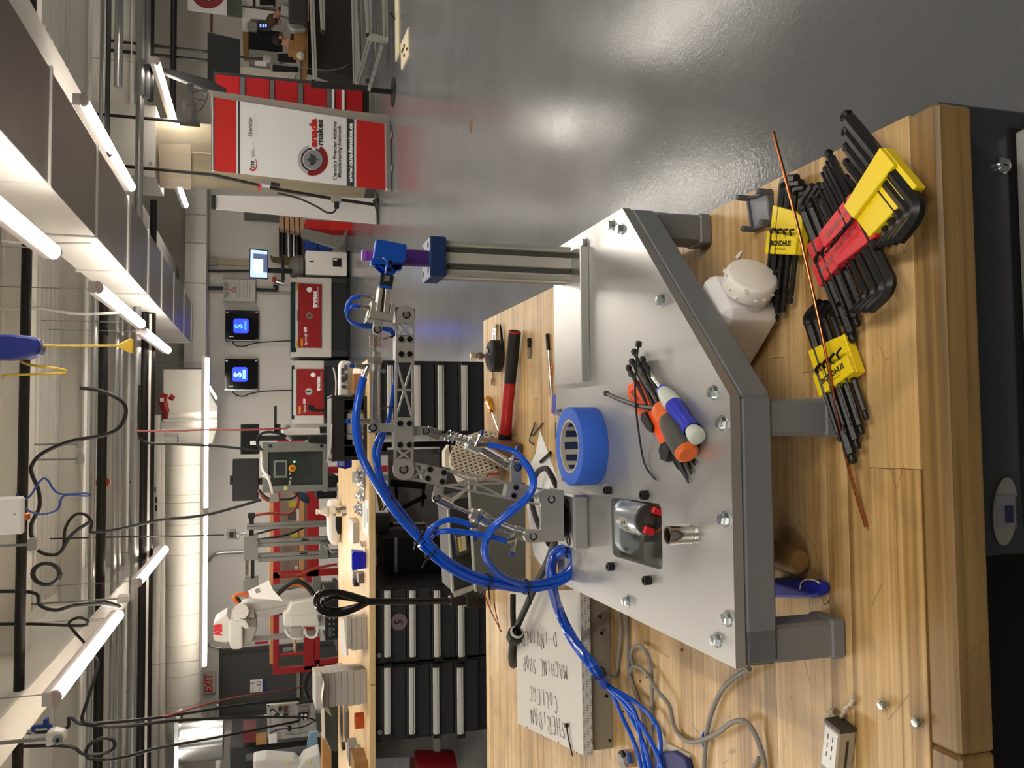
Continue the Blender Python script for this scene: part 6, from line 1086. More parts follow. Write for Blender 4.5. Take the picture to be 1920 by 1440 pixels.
obj('cross_beam', MB().pbox(467, 476, 966, 1008, yg2+.02, .05), BLK, t); obj('drive_motor', MB().pbox(465, 478, 962, 972, yg2, .07, .006), BLK, t); obj('carriage', MB().pbox(600, 616, 1017, 1048, yg2-.06, .05, .004), GPL, t); obj('carriage', MB().pbox(586, 602, 1082, 1110, yg2-.06, .05, .004), GPL, t)
for a, b in ((565, 1012), (562, 1038)): obj('slot_bolt', MB().pbox(a, a+14, b-1.5, b+1.5, yg2-.006, .01), BLK, t)
obj('cable_loom', MB().tube(smoothpath([Y(608, 1022, yg2-.09), Y(612, 1030, yg2-.09), Y(616, 1026, yg2-.09), Y(622, 1036, yg2-.09), Y(628, 1034, yg2-.09)], 5), .008, 7), mat('loom_pale', '#b9b7b0', .5), t)
t = thing('hanging_sensor', 'small metal sensor box hanging on a wire above the gantry', 'sensor', Y(432, 1003, 10)); obj('box', MB().pbox(424, 442, 994, 1011, 10, .12, .008), mat('sensor_metal', '#8e8e8a', .25, .8), t); obj('dark_port', MB().pbox(430, 438, 998, 1008, 9.99, .02), BLK, t); obj('hook', MB().tube([Y(441, 1000, 10.05), Y(450, 1002, 10.05), Y(462, 1000, 10.05)], .012, 6), ZINC, t); obj('hook', MB().tube([Y(441, 1008, 10.05), Y(446, 1012, 10.05), Y(448, 1006, 10.05)], .01, 6), ZINC, t)
for pl, lb in (([(478, 966), (510, 962), (540, 964), (556, 950), (558, 930), (540, 915), (525, 905)], 'orange red cable from the gantry to the control cabinet'), ([(522, 1074), (535, 1078), (560, 1078), (590, 1066), (632, 1058)], 'orange red cable sagging before the red bench legs'), ([(485, 918), (492, 932), (505, 940)], 'short red cable behind the control cabinet')): put('orange_cable', MB().tube(smoothpath([Y(a, b, 9.8) for a, b in pl], 5), .016, 7), mat('cable_orange', '#a3452f', .5), lb, 'cable')
for pl, lb in (([(478, 1002), (540, 985), (560, 982)], 'black wire slanting behind the gantry, upper one'), ([(480, 1012), (540, 1002), (590, 980), (618, 975)], 'black wire slanting behind the gantry, lower one'), ([(485, 918), (505, 935), (545, 935), (558, 925), (560, 905)], 'black cable looping under the control cabinet')): put('black_wire', MB().tube(smoothpath([Y(a, b, 9.7) for a, b in pl], 5), .012, 7), CORDB, lb, 'wire')
# control cabinet with window
yc = 9.0; t = thing('control_cabinet', 'grey control cabinet with a glazed door and small touch screen', 'cabinet', Y(616, 875, yc)); CG = mat('cabinet_grey', '#767973', .45)
for a, b, c, d in ((492, 503, 829, 922), (605, 615, 829, 922), (503, 605, 829, 847), (503, 605, 910, 922)): obj('door_frame', MB().pbox(a, b, c, d, yc, .06, .002), CG, t)
obj('cabinet_body', MB().pbox(492, 615, 829, 922, yc+.18, .2), CG, t); obj('cabinet_side', MB().pbox(492, 615, 829, 832, yc+.06, .14), CG, t); obj('cabinet_side', MB().pbox(492, 615, 919, 922, yc+.06, .14), CG, t)
obj('back_panel', MB().pbox(500, 606, 845, 912, yc+.16, .02), mat('panel_dark', '#2b302f', .5, var=.5, vscale=30), t)
rg = random.Random(4)
for k in range(9): obj('terminal_module', MB().pbox(573, 582, 850+k*6.5, 855+k*6.5, yc+.1, .06), mat('module_grey', '#6e7270', .5), t)
for k in range(7): q = [Y(584, 852+k*8, yc+.1), Y(592+rg.uniform(-2, 2), 855+k*8, yc+.08), Y(602, 852+k*8+rg.uniform(-5, 5), yc+.12)]; obj('wire', MB().tube(smoothpath(q, 4), .006, 5), mat('wire_pale', '#8e938f', .5), t)
obj('relay_block', MB().pbox(547, 562, 882, 908, yc+.1, .06), mat('relay', '#3b3d3c', .4), t)
obj('glass', MB().pbox(503, 605, 847, 910, yc+.02, .006), mat('cabinet_glass', '#9aa3a0', .03, trans=.9, ior=1.2), t)
o = obj('touch_screen', MB().pbox(513, 539, 863, 896, yc+.005, .05, .004), mat('screen_bezel', '#7e807e', .4), t); obj('screen_glass', MB().pbox(517, 535, 867, 892, yc+.003, .004), mat('screen_off', '#363a42', .15), o)
p = Y(548, 878, yc+.01); o = obj('stop_collar', MB().lathe([(0, -.014), (.035, -.014), (.038, 0)], p, (0, 1, 0), 24), mat('stop_yellow', '#d8a81e', .4), t); obj('stop_button', MB().lathe([(0, -.045), (.018, -.045), (.02, -.03), (.014, -.014)], p, (0, 1, 0), 20), mat('stop_red', '#b53a1a', .4), o)
for a, b in ((544, 888), (545, 897), (544, 903), (543, 908)): obj('push_button', MB().pbox(a-2, a+2, b-2, b+2, yc+.012, .02, .003), mat('button_pale', '#a9a99b', .4), t)
obj('indicator_lamp', MB().lathe([(0, -.006), (.008, -.004), (.009, 0)], Y(552, 866, yc+.015), (0, 1, 0), 12), mat('lamp_green', '#7dffb0', .4, emit=3), t)
obj('sticky_note', MB().pbox(532, 539, 911, 919, yc-.003, .002), mat('note_yellow', '#cfcf8a', .8), t)
for a, b in ((507, 836), (603, 836)): obj('door_latch', MB().lathe([(0, -.006), (.016, -.006), (.018, 0)], Y(a, b, yc), (0, 1, 0), 16), BLK, t)
obj('support_post', MB().pbox(612, 805, 832, 838, yc+.1, .06), ALUD, t); obj('support_post', MB().pbox(612, 805, 912, 918, yc+.1, .06), ALUD, t)
t = thing('cable_box', 'grey inline plug box on the cable left of the control cabinet', 'plug', Y(515, 935, 8.6)); obj('box', MB().px([(505, 928), (522, 925), (524, 940), (506, 944)], 8.5, .1), mat('plug_grey', '#83857f', .45), t, bev=.006); obj('lead', MB().tube(smoothpath([Y(512, 926, 8.55), Y(508, 912, 8.55), Y(502, 895, 8.6), Y(492, 880, 8.7), Y(491, 858, 8.8), Y(490, 845, 8.8)], 5), .014, 7), mat('white_cord'), t)
put('inlet_plug', MB().cyl(Y(503, 890, 8.8), Y(497, 897, 8.8), .04, .04, 12), mat('plug_white', '#c9c8c2', .4), 'pale plug at the upper left of the control cabinet', 'plug')
# monitors
def monitor(label, x0, x1, y0, y1, yy, screen=None, label_tag=False):
    t = thing('monitor', label, 'monitor', Y(x1, (y0+y1)/2, yy)); obj('casing', MB().pbox(x0, x1, y0, y1, yy, .05, .008), BLK, t); obj('screen', MB().pbox(x0+2, x1-2, y0+1.5, y1-1.5, yy-.003, .004), screen or mat('screen_black', '#101112', .25), t)
    return t
m1 = monitor('black monitor back higher up, right of the taller dark one', 451, 486, 795, 852, 12); obj('asset_tag', MB().pbox(469, 480, 827, 834, 11.99, .003), PAPER, m1); obj('stand', MB().pbox(486, 735, 815, 825, 12.02, .05), BLK, m1)
m2 = monitor('larger dark monitor left of the control cabinet', 436, 485, 860, 939, 11.5, mat('screen_sheen', '#26272a', .3)); obj('stand', MB().pbox(485, 740, 893, 905, 11.55, .05), BLK, m2); obj('top_hook', MB().pbox(431, 437, 892, 909, 11.52, .03), BLK, m2)
t = thing('microphone_boom', 'thin black jointed arm rising beside the small monitor', 'arm', Y(525, 790, 12.2)); obj('beam', MB().pbox(514, 519, 761, 812, 12.2, .04), BLK, t); obj('foot', MB().pbox(516, 526, 795, 812, 12.2, .06), BLK, t)
t = thing('white_printer', 'white machine cabinet right of the control cabinet', 'machine', Y(620, 812, 12.5)); obj('body', MB().pbox(530, 720, 803, 826, 12.5, .6, .01), WHT, t); obj('red_stripe', MB().pbox(520, 572, 824, 829, 12.4, .1), mat('red_paint'), t); obj('foot', MB().pbox(600, 612, 800, 812, 12.45, .3), BLK, t)
t = thing('connector', 'grey cable connector dangling over the control cabinet top', 'connector', Y(538, 798, 9)); obj('body', MB().cyl(Y(534, 800, 9), Y(543, 796, 9), .035, .03, 12), GREYB, t); obj('lead', MB().tube(smoothpath([Y(492, 846, 9), Y(482, 830, 9), Y(488, 815, 9), Y(505, 810, 9), Y(530, 815, 9), Y(540, 822, 9)], 5), .014, 7), CORDB, t); obj('tip', MB().cyl(Y(538, 818, 9), Y(546, 826, 9), .03, .02, 10), ZINC, t)
put('black_tool', MB().px([(578, 758), (589, 760), (590, 766), (622, 768), (622, 772), (588, 772), (577, 768)], 12.6, .08), BLKS, 'black tripod head shape before the smaller laser cutter', 'tripod', bev=.01); put('black_device', MB().px([(578, 818), (590, 817), (618, 820), (620, 833), (584, 831), (578, 829)], 8.8, .08), BLKS, 'black scanner lying on top of the control cabinet edge', 'scanner', bev=.01)
# wiring training board at the left
yw = 11.0; t = thing('wiring_board', 'white wiring training board with framed edges and black cables', 'board', Y(590, 1350, yw)); FRM = mat('board_frame', '#a9a89f', .5)
obj('stand_leg', MB().pbox(590, 750, 1325, 1330, yw+.05, .04), FRM, t); obj('stand_leg', MB().pbox(590, 750, 1368, 1373, yw+.05, .04), FRM, t); obj('panel', MB().px([(502, 1324), (590, 1318), (594, 1376), (504, 1384)], yw+.02, .03), mat('board_white', '#b9b6b2', .6), t)
for pl in ([(500, 1322), (505, 1322), (507, 1384), (502, 1386)], [(502, 1322), (594, 1315), (594, 1319), (502, 1326)], [(504, 1382), (598, 1372), (599, 1378), (504, 1388)], [(586, 1318), (590, 1318), (594, 1374), (590, 1374)], [(556, 1319), (559, 1319), (562, 1378), (559, 1378)]): obj('frame_bar', MB().px(pl, yw, .05), FRM, t)
for a, b, c, d, m in ((514, 524, 1340, 1347, BLK), (524, 530, 1341, 1346, WHTP), (530, 540, 1340, 1347, BLK), (532, 538, 1325, 1336, mat('relay_brown', '#5a2c22', .5)), (522, 528, 1326, 1334, BLK), (560, 578, 1338, 1350, mat('socket_plate', '#3c3c3b', .5)), (560, 578, 1328, 1336, mat('grey_rail', '#817f80', .5)), (540, 546, 1363, 1371, BLK), (530, 538, 1366, 1372, WHTP)): obj('component', MB().pbox(a, b, c, d, yw-.05, .05, .004), m, t)
for a, b in ((566, 1341), (566, 1347), (573, 1341), (573, 1347)): obj('socket_hole', MB().cyl(Y(a, b, yw-.055), Y(a, b, yw-.045), .016, n=12), PAPER, t)
for pl in ([(520, 1338), (512, 1330), (506, 1334)], [(540, 1344), (560, 1343), (585, 1348), (592, 1352)], [(505, 1376), (520, 1368), (545, 1366), (570, 1362), (592, 1350)]): obj('wire', MB().tube(smoothpath([Y(a, b, yw-.07) for a, b in pl], 5), .01, 6), CORDB, t)
for pl, lb in (([(560, 1318), (580, 1315), (592, 1314)], 'black plugged cable at the top of the wiring board'), ([(578, 1310), (572, 1290), (580, 1265), (595, 1255)], 'thin dark cable arching behind the tall board stack')): put('black_cable', MB().tube(smoothpath([Y(a, b, 10.5) for a, b in pl], 5), .02, 7), CORDB, lb, 'cable')
# dark machine and second robot at the far left
put('dark_machine', MB().pbox(430, 722, 1386, 1470, 12.5, 1.2, .01), mat('machine_black', '#161616', .45), 'large black machine enclosure at the left edge', 'machine'); put('machine_bar', MB().cyl(Y(461, 1420, 12.3), Y(580, 1404, 12.3), .05, n=12), mat('bar_grey', '#4c4c4a', .4), 'grey round bar across the black machine enclosure', 'bar')
put('red_box', MB().pbox(455, 480, 1368, 1392, 12.4, .4), mat('maroon', '#5a1418', .5), 'dark red box end behind the wiring board', 'box'); put('brown_block', MB().pbox(480, 500, 1383, 1396, 12.2, .2), CARD, 'brown box under the wiring board frame', 'box'); put('white_junction', MB().pbox(504, 520, 1378, 1394, 10.9, .08, .006), WHTP, 'white junction box on the lower frame of the wiring board', 'junction box')
t = thing('second_robot', 'white robot arm with yellow spots cut by the left edge', 'robot', Y(600, 1430, 9.5)); obj('upper_link', MB().px([(474, 1428), (500, 1424), (555, 1428), (566, 1440), (560, 1470), (476, 1470)], 9.4, .3), RW, t, bev=.03); obj('motor_cover', MB().px([(572, 1424), (600, 1412), (604, 1436), (600, 1470), (560, 1470), (560, 1440)], 9.35, .3), RW, t, bev=.02)
for a, b in ((581, 1430), (540, 1429)): obj('yellow_spot', MB().pbox(a-3, a+3, b-2, b+3, 9.34, .02, .006), mat('spot_yellow', '#d6c23c', .5), t)
put('blue_bracket', MB().px([(580, 1374), (594, 1372), (596, 1394), (590, 1396), (588, 1410), (577, 1412), (576, 1396)], 9.8, .05), mat('sky_blue', '#86acc4', .5), 'light blue printed bracket beside the dark green hood', 'bracket'); put('wooden_post', MB().pbox(604, 622, 1386, 1450, 8.2, .2, .004), mat('post_wood', '#a97c46', .6, var=.15), 'wooden beam end left of the dark green hood', 'beam')
t = thing('steel_rack', 'white steel rack legs by the left edge behind the wiring board', 'rack', Y(430, 1400, 13)); obj('leg', MB().pbox(392, 396, 1380, 1402, 13, .1), FRM, t); obj('leg', MB().px([(406, 1376), (418, 1378), (412, 1440), (404, 1440)], 13, .1), FRM, t)
put('soffit_board', MB().px([(380, 1392), (500, 1340), (505, 1385), (470, 1372)], 15.2, .03), WHT, 'white sloping soffit panel left of the door', 'panel')
# door, exit sign and fittings on the back wall
DG = mat('door_grey', '#4c4c49', .5); yd = YW-.06
dx0, dx1 = Y(480, 1333, yd).x, Y(480, 1220, yd).x; dz1 = Y(417, 1280, yd).z
ds = struct('door_1', MB().box(dx0, dx1, yd, YW+.02, 0, dz1), DG)
for a, b, z0_, z1_ in ((dx0-.07, dx0, 0, dz1+.06), (dx1, dx1+.07, 0, dz1+.06), (dx0, dx1, dz1, dz1+.06)): obj('door_frame', MB().box(a, b, yd-.04, YW+.02, z0_, z1_), mat('frame_grey', '#3e3e3c', .5), ds)
obj('panic_bar', MB().pbox(556, 563, 1255, 1312, yd-.07, .05, .005), mat('bar_steel', '#a9a59d', .35, .6), ds); obj('bar_end', MB().pbox(553, 566, 1255, 1261, yd-.08, .06), BLK, ds); obj('door_handle', MB().pbox(530, 550, 1214, 1222, yd-.06, .06, .008), mat('handle_steel', '#b9b6ad', .3, .7), ds)
sg = thing('door_sign', 'white room sign with a blue stripe on the grey door', 'sign', Y(492, 1285, yd)); obj('plate', MB().pbox(469, 492, 1274, 1298, yd-.012, .01), PAPER, sg); obj('stripe', MB().pbox(492, 500, 1274, 1298, yd-.012, .01), mat('sign_navy', '#2c3468', .5), sg)
text('1', .12, Y(474, 1281, yd-.013), XU, ZU, INK, sg); text('D', .12, Y(486, 1281, yd-.013), XU, ZU, INK, sg); text('Room', .05, Y(474, 1291, yd-.013), XU, ZU, mat('faint_print'), sg); text('Wing', .05, Y(486, 1291, yd-.013), XU, ZU, mat('faint_print'), sg)
ex = thing('exit_sign', 'white exit sign with red letters above the grey door', 'sign', Y(404, 1281, YW-.12)); obj('plate', MB().pbox(381, 404, 1262, 1300, YW-.12, .1, .006), mat('exit_face', '#b3aca2', .5), ex); text('EXIT', .19, Y(392, 1281, YW-.123), XU, ZU, mat('exit_red', '#c22a26', .5), ex, width=.33, bold=.03)
put('fire_label', MB().pbox(478, 502, 1203, 1207, YW-.02, .015), RED, 'small red horizontal label beside the door', 'label')
for pl, r, lb in (([(391, 1053), (398, 1043), (412, 1037), (456, 1035)], .03, 'bent grey conduit on the wall above the gantry'), ([(390, 1206), (396, 1212), (420, 1216)], .02, 'bent conduit left of the exit sign'), ([(390, 1320), (400, 1322), (414, 1322)], .03, 'conduit elbow over the door corner')): put('wall_conduit', MB().tube(smoothpath([Y(a, b, YW-.05) for a, b in pl], 5), r, 8), CON, lb, 'conduit')
put('cable_box_white', MB().pbox(388, 404, 1326, 1350, YW-.3, .28, .01), FRM, 'pale electrical trunking above the door corner', 'trunking')
# ================================================================== laser cutters, displays and wall fittings
LGR = mat('machine_light_grey', '#c4c0b6', .45); LRD = mat('machine_red', '#8e1015', .4); LBK = mat('machine_dark', '#1d1f20', .5); SMK = mat('smoked_lid', '#1d3238', .12)
def laser(label, x0, x1, y0, y1, redbox, lidx, yy, name1, name2, base_x1, legs):
    t = thing('laser_cutter', label, 'laser cutter', Y(655, (y0+y1)/2, yy)); W_ = .9
    obj('housing', MB().pbox(lidx[1], x1, y0, y1, yy, W_, .012), LGR, t); obj('smoked_lid', MB().pbox(lidx[0], lidx[1], y0+9, y1-9, yy+.03, W_-.06, .01), SMK, t)
    obj('rear_housing', MB().pbox(lidx[0], lidx[1], y0, y0+9, yy+.03, W_-.05, .01), LGR, t); obj('rear_housing', MB().pbox(lidx[0], lidx[1], y1-9, y1, yy+.03, W_-.05, .01), LGR, t)
    a, b, c, d = redbox; rp = obj('red_front', MB().pbox(a, b, c, d, yy-.02, .03, .004), LRD, t)
    obj('front_ledge', MB().pbox(lidx[1]-2, a-1, c, d, yy-.03, .04, .006), LGR, t)
    obj('pedestal', MB().pbox(x1, base_x1, y0+2, y1-2, yy+.05, W_-.1), LBK, t); obj('side_door', MB().pbox(x1, base_x1-6, y0+1, y0+12, yy+.02, .1), mat('machine_dark2', '#2b2d2e', .5), t); obj('side_door', MB().pbox(x1, base_x1-6, y1-12, y1-1, yy+.02, .1), mat('machine_dark2'), t)
    obj('base_skirt', MB().pbox(base_x1-6, base_x1, y0, y1, yy, W_), BLKS, t)
    return t, rp
yl = 15.72
t, rp = laser('larger light grey and red laser cutter against the back wall', 545, 622, 520, 669, (560, 603, 532, 652), (545, 556), yl, None, None, 656, 0)
yt = yl-.022
def ptext(s, x, y0, y1, size, m, parent, shear=0., bold=.0, yy=None): 
    yy = yy or yt; a = Y(x, y1, yy); b = Y(x, y0, yy); return text(s, size, (a+b)/2, XU, ZU, m, parent, width=b.x-a.x, shear=shear, bold=bold)
ptext('trotec', 590, 546, 577, .11, WINK, rp, bold=.05); ptext('laser. marking cutting engraving', 596, 538, 577, .03, WINK, rp); ptext('Speedy', 573, 625, 648, .07, WINK, rp, .25); ptext('400', 573, 613, 624, .075, WINK, rp, .25, .04)
OW = mat('strip_amber', '#d08a22', .5); obj('amber_badge', MB().pbox(564, 568, 635, 649, yt-.004, .004), OW, rp); obj('white_seal', MB().lathe([(0, -.004), (.05, -.004), (.05, 0)], Y(580, 543, yt), (0, 1, 0), 24), WINK, rp)
sl = obj('round_logo', MB().lathe([(0, -.004), (.06, -.004), (.06, 0)], Y(580, 592, yt), (0, 1, 0), 24), mat('seal_grey', '#8f8d88', .5), rp)
for k in range(4):
    a = PI/4*k; M = Matrix.Rotation(a, 3, 'Y'); mb = MB(); mb.obox(Y(580, 592, yt-.006), (.11, .003, .012), M); obj('logo_bar', mb, mat('seal_dark', '#54302e', .5), sl)
for a, b in ((532, 545), (638, 652)): obj('amber_strip', MB().pbox(556, 559, a, b, yl-.034, .004), OW, t)
obj('lid_handle', MB().pbox(556.5, 559.5, 582, 602, yl-.05, .02, .003), mat('grey_handle', '#7f7d78', .4), t)
t, rp = laser('smaller light grey and red laser cutter left of the larger one', 547, 608, 676, 795, (557, 607, 692, 779), (547, 552), yl, None, None, 656, 0)
ptext('trotec', 597, 706, 733, .095, WINK, rp, bold=.05); ptext('laser. marking cutting engraving', 602, 699, 732, .026, WINK, rp); ptext('Speedy', 571, 759, 774, .055, WINK, rp, .25); ptext('300', 571, 748, 758, .06, WINK, rp, .25, .04)
obj('amber_badge', MB().pbox(560, 564, 762, 776, yt-.004, .004), OW, rp); obj('white_seal', MB().lathe([(0, -.004), (.045, -.004), (.045, 0)], Y(587, 703, yt), (0, 1, 0), 24), WINK, rp)
sl = obj('number_disc', MB().lathe([(0, -.004), (.065, -.004), (.065, 0)], Y(579, 734, yt), (0, 1, 0), 24), mat('disc_grey', '#b1aea8', .5), rp); text('1', .11, Y(579, 734, yt-.006), XU, ZU, INK, sl, bold=.04)
# illuminated displays
GLO = mat('display_glow', '#1a2bf0', .4, emit=2.2); GLC = mat('display_letter', '#58c8ff', .4, emit=5.0); GLD = mat('display_letter_dim', '#2f6bff', .4, emit=3.0)
def display(label, x0, x1, y0, y1, cx_, cy_, m2, glint):
    yy = YW-.14; t = thing('wall_display', label, 'display', Y(x1, (y0+y1)/2, yy)); obj('case', MB().pbox(x0, x1, y0, y1, yy, .12, .006), mat('display_black', '#101113', .08), t)
    p = Y(cx_, cy_, yy-.003); r = 13*16.5/F; q = [(p.x+s*(r-.05)+.05*math.cos(a), p.y, p.z+u*(r-.05)+.05*math.sin(a)) for s, u, a0 in ((1, 1, 0), (-1, 1, PI/2), (-1, -1, PI), (1, -1, PI*1.5)) for a in [a0+PI/2*k/5 for k in range(6)]]
    mb = MB(); mb.prism([V(v) for v in q], (0, .003, 0)); g = obj('glow_panel', mb, GLO, t)
    text('S', .19, p+V((-.01, -.004, .035)), XU, ZU, m2, g, bold=.03)
    for k in range(3): obj('glow_line', MB().box(p.x-.085, p.x+.085, p.y-.006, p.y-.004, p.z-.06-.018*k, p.z-.052-.018*k), m2, g)
    for a, b in ((x0+2, y0+2), (x1-5, y0+2), (x0+2, y1-4), (x1-5, y1-4)): obj('corner_clip', MB().pbox(a, a+4, b, b+2.5, yy-.006, .01), ZINC, t)
    obj('lower_rail', MB().pbox(x0, x1, y1-2.5, y1-1, yy-.006, .01), ZINC, t); obj('small_label', MB().pbox(x0+8, x0+16, y1-9.5, y1-8, yy-.002, .003), PAPER, t)
    return t
d1 = display('black wall display with a dim blue glowing letter, nearer the notice', 422, 484, 582, 640, 452, 611, GLD, 0)
d2 = display('black wall display with a bright blue glowing letter, left of the other', 421, 483, 673, 733, 450, 702, GLC, 0)
for pl, lb in (([(436, 641), (442, 648), (460, 649), (480, 643), (520, 640), (548, 639)], 'black power cord under the display nearer the notice'), ([(436, 734), (442, 740), (456, 743), (470, 738), (500, 733), (547, 732)], 'black power cord under the bright lettered display')): put('power_cable', MB().tube(smoothpath([Y(a, b, YW-.1) for a, b in pl], 5), .012, 6), CORDB, lb, 'cord')
sg = thing('wall_notice', 'white printed warning notice with a red triangle on the back wall', 'notice', Y(479, 544, YW-.11)); yy = YW-.11; obj('sheet', MB().pbox(419, 479, 523, 566, yy, .1), mat('notice_white', '#bfbcb5', .6), sg); obj('frame', MB().pbox(418, 480, 522, 524, yy-.01, .03), mat('notice_edge', '#8f8c86', .5), sg); obj('frame', MB().pbox(418, 480, 565, 567, yy-.01, .03), mat('notice_edge'), sg)
a, b, c = Y(431, 543.5, yy-.004), Y(441, 538, yy-.004), Y(441, 549, yy-.004); mb = MB(); mb.tube([a, b, c], .009, 4, False, True); obj('triangle', mb, RINK, sg); obj('mark', MB().pbox(434, 439, 543, 544, yy-.004, .003), RINK, sg)
text('END OF TASK TIMER', .06, Y(423, 544, yy-.004), XU, ZU, INK, sg, width=.30); text('LASER CUTTERS', .05, Y(428, 544, yy-.004), XU, ZU, INK, sg, width=.22)
for k, (x, y0, y1) in enumerate(((444, 530, 558), (448, 528, 558), (450, 536, 558), (456, 530, 558), (460, 528, 559), (463, 528, 559), (468, 530, 559), (474, 549, 559))): obj('print_line', MB().pbox(x, x+1, y0, y1, yy-.003, .002), mat('faint_print'), sg)
# computer screen on its arm beside the lasers
t = thing('lit_screen', 'switched on computer screen showing white windows on blue', 'screen', Y(503, 494, 15.2)); ys_ = 15.2
obj('bezel', MB().px([(468, 466), (503, 469), (503, 523), (467, 521)], ys_, .05), BLK, t); obj('panel', MB().px([(470, 468), (501, 471), (501, 521), (469, 519)], ys_-.004, .004), mat('screen_blue', '#8fa6e8', .4, emit=1.0), t); obj('dark_window', MB().px([(475, 475), (501, 477), (501, 511), (475, 511)], ys_-.007, .003), mat('screen_slate', '#4a5577', .4, emit=.5), t); obj('white_window', MB().px([(475, 485), (493, 486), (493, 511), (475, 511)], ys_-.010, .003), mat('screen_white', '#cfe0ff', .4, emit=1.6), t)
obj('stand', MB().pbox(503, 548, 503, 511, ys_+.05, .08), BLKS, t)
put('black_keyboard_tray', MB().px([(527, 470), (532, 468), (534, 520), (532, 530), (528, 525)], 15.0, .08), BLKS, 'black edge on monitor below the lit screen', 'monitor', bev=.01); t = thing('air_regulator', 'small pipe fitting with red knob on the wall beside the lit screen', 'regulator', Y(520, 525, YW-.1)); obj('body', MB().cyl(Y(518, 527, YW-.1), Y(532, 531, YW-.1), .04, n=12), ZINC, t); obj('red_knob', MB().cyl(Y(511, 524, YW-.1), Y(517, 524, YW-.1), .05, n=12), RED, t)
for pl, r, lb in (([(388, 508), (470, 508)], .026, 'black vertical pipe on the back wall above the lit screen'), ([(391, 540), (420, 540)], .03, 'short black pipe above the warning notice'), ([(480, 543), (519, 544), (520, 538), (512, 536)], .03, 'black pipe bending under the warning notice')): put('wall_pipe', MB().tube([Y(a, b, YW-.07) for a, b in pl], r, 10), PB, lb, 'pipe')
put('wall_trunking', MB().pbox(390, 545, 546, 550, YW-.04, .04), mat('trunking_grey', '#a7a39c', .5), 'pale trunking line down the back wall by the notice', 'trunking'); put('wall_box', MB().pbox(391, 408, 483, 497, YW-.12, .12, .006), GREYB, 'grey box at the top of the beige wall trunking', 'box'); put('beige_trunking', MB().pbox(408, 470, 488, 497, YW-.06, .06), mat('trunk_beige', '#aaa083', .6), 'beige trunking behind the lit screen', 'trunking')
# chiller and its hose
t = thing('chiller', 'white boxy chiller unit with a dark panel right of the larger laser cutter', 'chiller', Y(654, 490, 15.8)); obj('case', MB().pbox(573, 651, 471, 516, 15.75, .8, .012), WHT, t); obj('dark_panel', MB().pbox(624, 640, 484, 500, 15.735, .02), mat('chiller_panel', '#2a1c1a', .3), t); obj('panel_tag', MB().pbox(625, 632, 485, 488, 15.73, .006), PAPER, t); obj('label', MB().pbox(580, 588, 489, 491, 15.74, .012), INK, t); obj('castors', MB().pbox(651, 657, 470, 514, 15.8, .6), BLKS, t)
obj('grey_dome', MB().lathe([(.12, 0), (.24, .05), (.26, .14), (.2, .24), (.1, .3), (0, .31)], V((Y(572, 503, 16.0).x, 16.05, Y(572, 503, 16.05).z)), (0, 0, 1), 24), mat('dome_grey', '#6f6e6b', .5), t)
put('canvas_cover', MB().px([(506, 477), (512, 481), (566, 481), (570, 486), (566, 496), (552, 498), (510, 489)], 16.3, .15), mat('olive_canvas', '#5f5331', .8, var=.15), 'olive brown canvas draped beside the lit screen', 'canvas', bev=.02)
# rack, boxes and bins behind the chiller
t = thing('pipe_rack', 'rack of black and grey tubes standing against the back wall', 'rack', Y(560, 455, 16.3))
for k, (a, m, r) in enumerate(((525, PB, .022), (530, PB, .022), (537, PB, .03), (541, ALUD, .03), (546, BLK, .03), (551, ALUD, .025), (557, BLK, .03))): obj('tube', MB().cyl(Y(a, 428, 16.3), Y(a+.5, 482, 16.3), r, n=8), m, t)
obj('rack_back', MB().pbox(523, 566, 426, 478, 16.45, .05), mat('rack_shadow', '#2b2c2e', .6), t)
BRC = mat('basket_tan', '#a08060', .7); t = thing('slatted_crate', 'tan slatted crate on top of the red bin', 'crate', Y(570, 420, 15.6))
for k in range(5): obj('crate_slat', MB().px([(524+k*9.6, 405+k*.6), (531.5+k*9.6, 405+k*.6), (532.5+k*9.6, 430+k*2), (525+k*9.6, 427+k*2)], 15.55, .3), BRC, t)
obj('crate_back', MB().px([(524, 406), (570, 408), (570, 436), (526, 428)], 15.62, .2), mat('basket_shade', '#6d5138', .8), t)
put('red_bin', MB().px([(572, 411), (668, 418), (666, 431), (625, 430), (573, 428)], 15.4, .5), mat('bin_red', '#b8231d', .45), 'bright red bin standing beside the white screen panel', 'bin', bev=.012); put('red_bin', MB().px([(621, 431), (624, 414), (668, 419), (667, 432)], 15.3, .1), mat('bin_red2', '#c92b22', .4), 'front face of a second red bin low by the floor', 'bin', bev=.01)
put('sheet_metal_tray', MB().px([(566, 430), (570, 428), (640, 445), (650, 430), (653, 432), (640, 462), (634, 465), (565, 444)], 15.0, .15), mat('tray_metal', '#7d7c76', .4, .4), 'leaning grey sheet metal tray before the blue bins', 'tray'); put('blue_bin', MB().pbox(572, 596, 451, 471, 15.9, .4, .01), mat('bin_blue', '#1c3e92', .45), 'upper blue bin behind the chiller', 'bin'); put('blue_bin', MB().pbox(597, 624, 455, 471, 15.9, .4, .01), mat('bin_blue'), 'lower blue bin behind the chiller', 'bin')
put('dark_board', MB().pbox(458, 526, 399, 413, 16.4, .1), mat('panel_grey', '#565655', .5), 'dark grey strip panel beside the white screen', 'panel'); put('dark_vent', MB().pbox(396, 404, 365, 391, 11.8, .06), BLK, 'black top bar of the white screen panel', 'bar')
put('projection_screen', MB().px([(403, 366), (722, 372), (722, 421), (403, 391)], 11.9, .04), mat('screen_white_cloth', '#cfccc8', .5), 'tall white screen panel leaning beside the concrete column', 'screen')
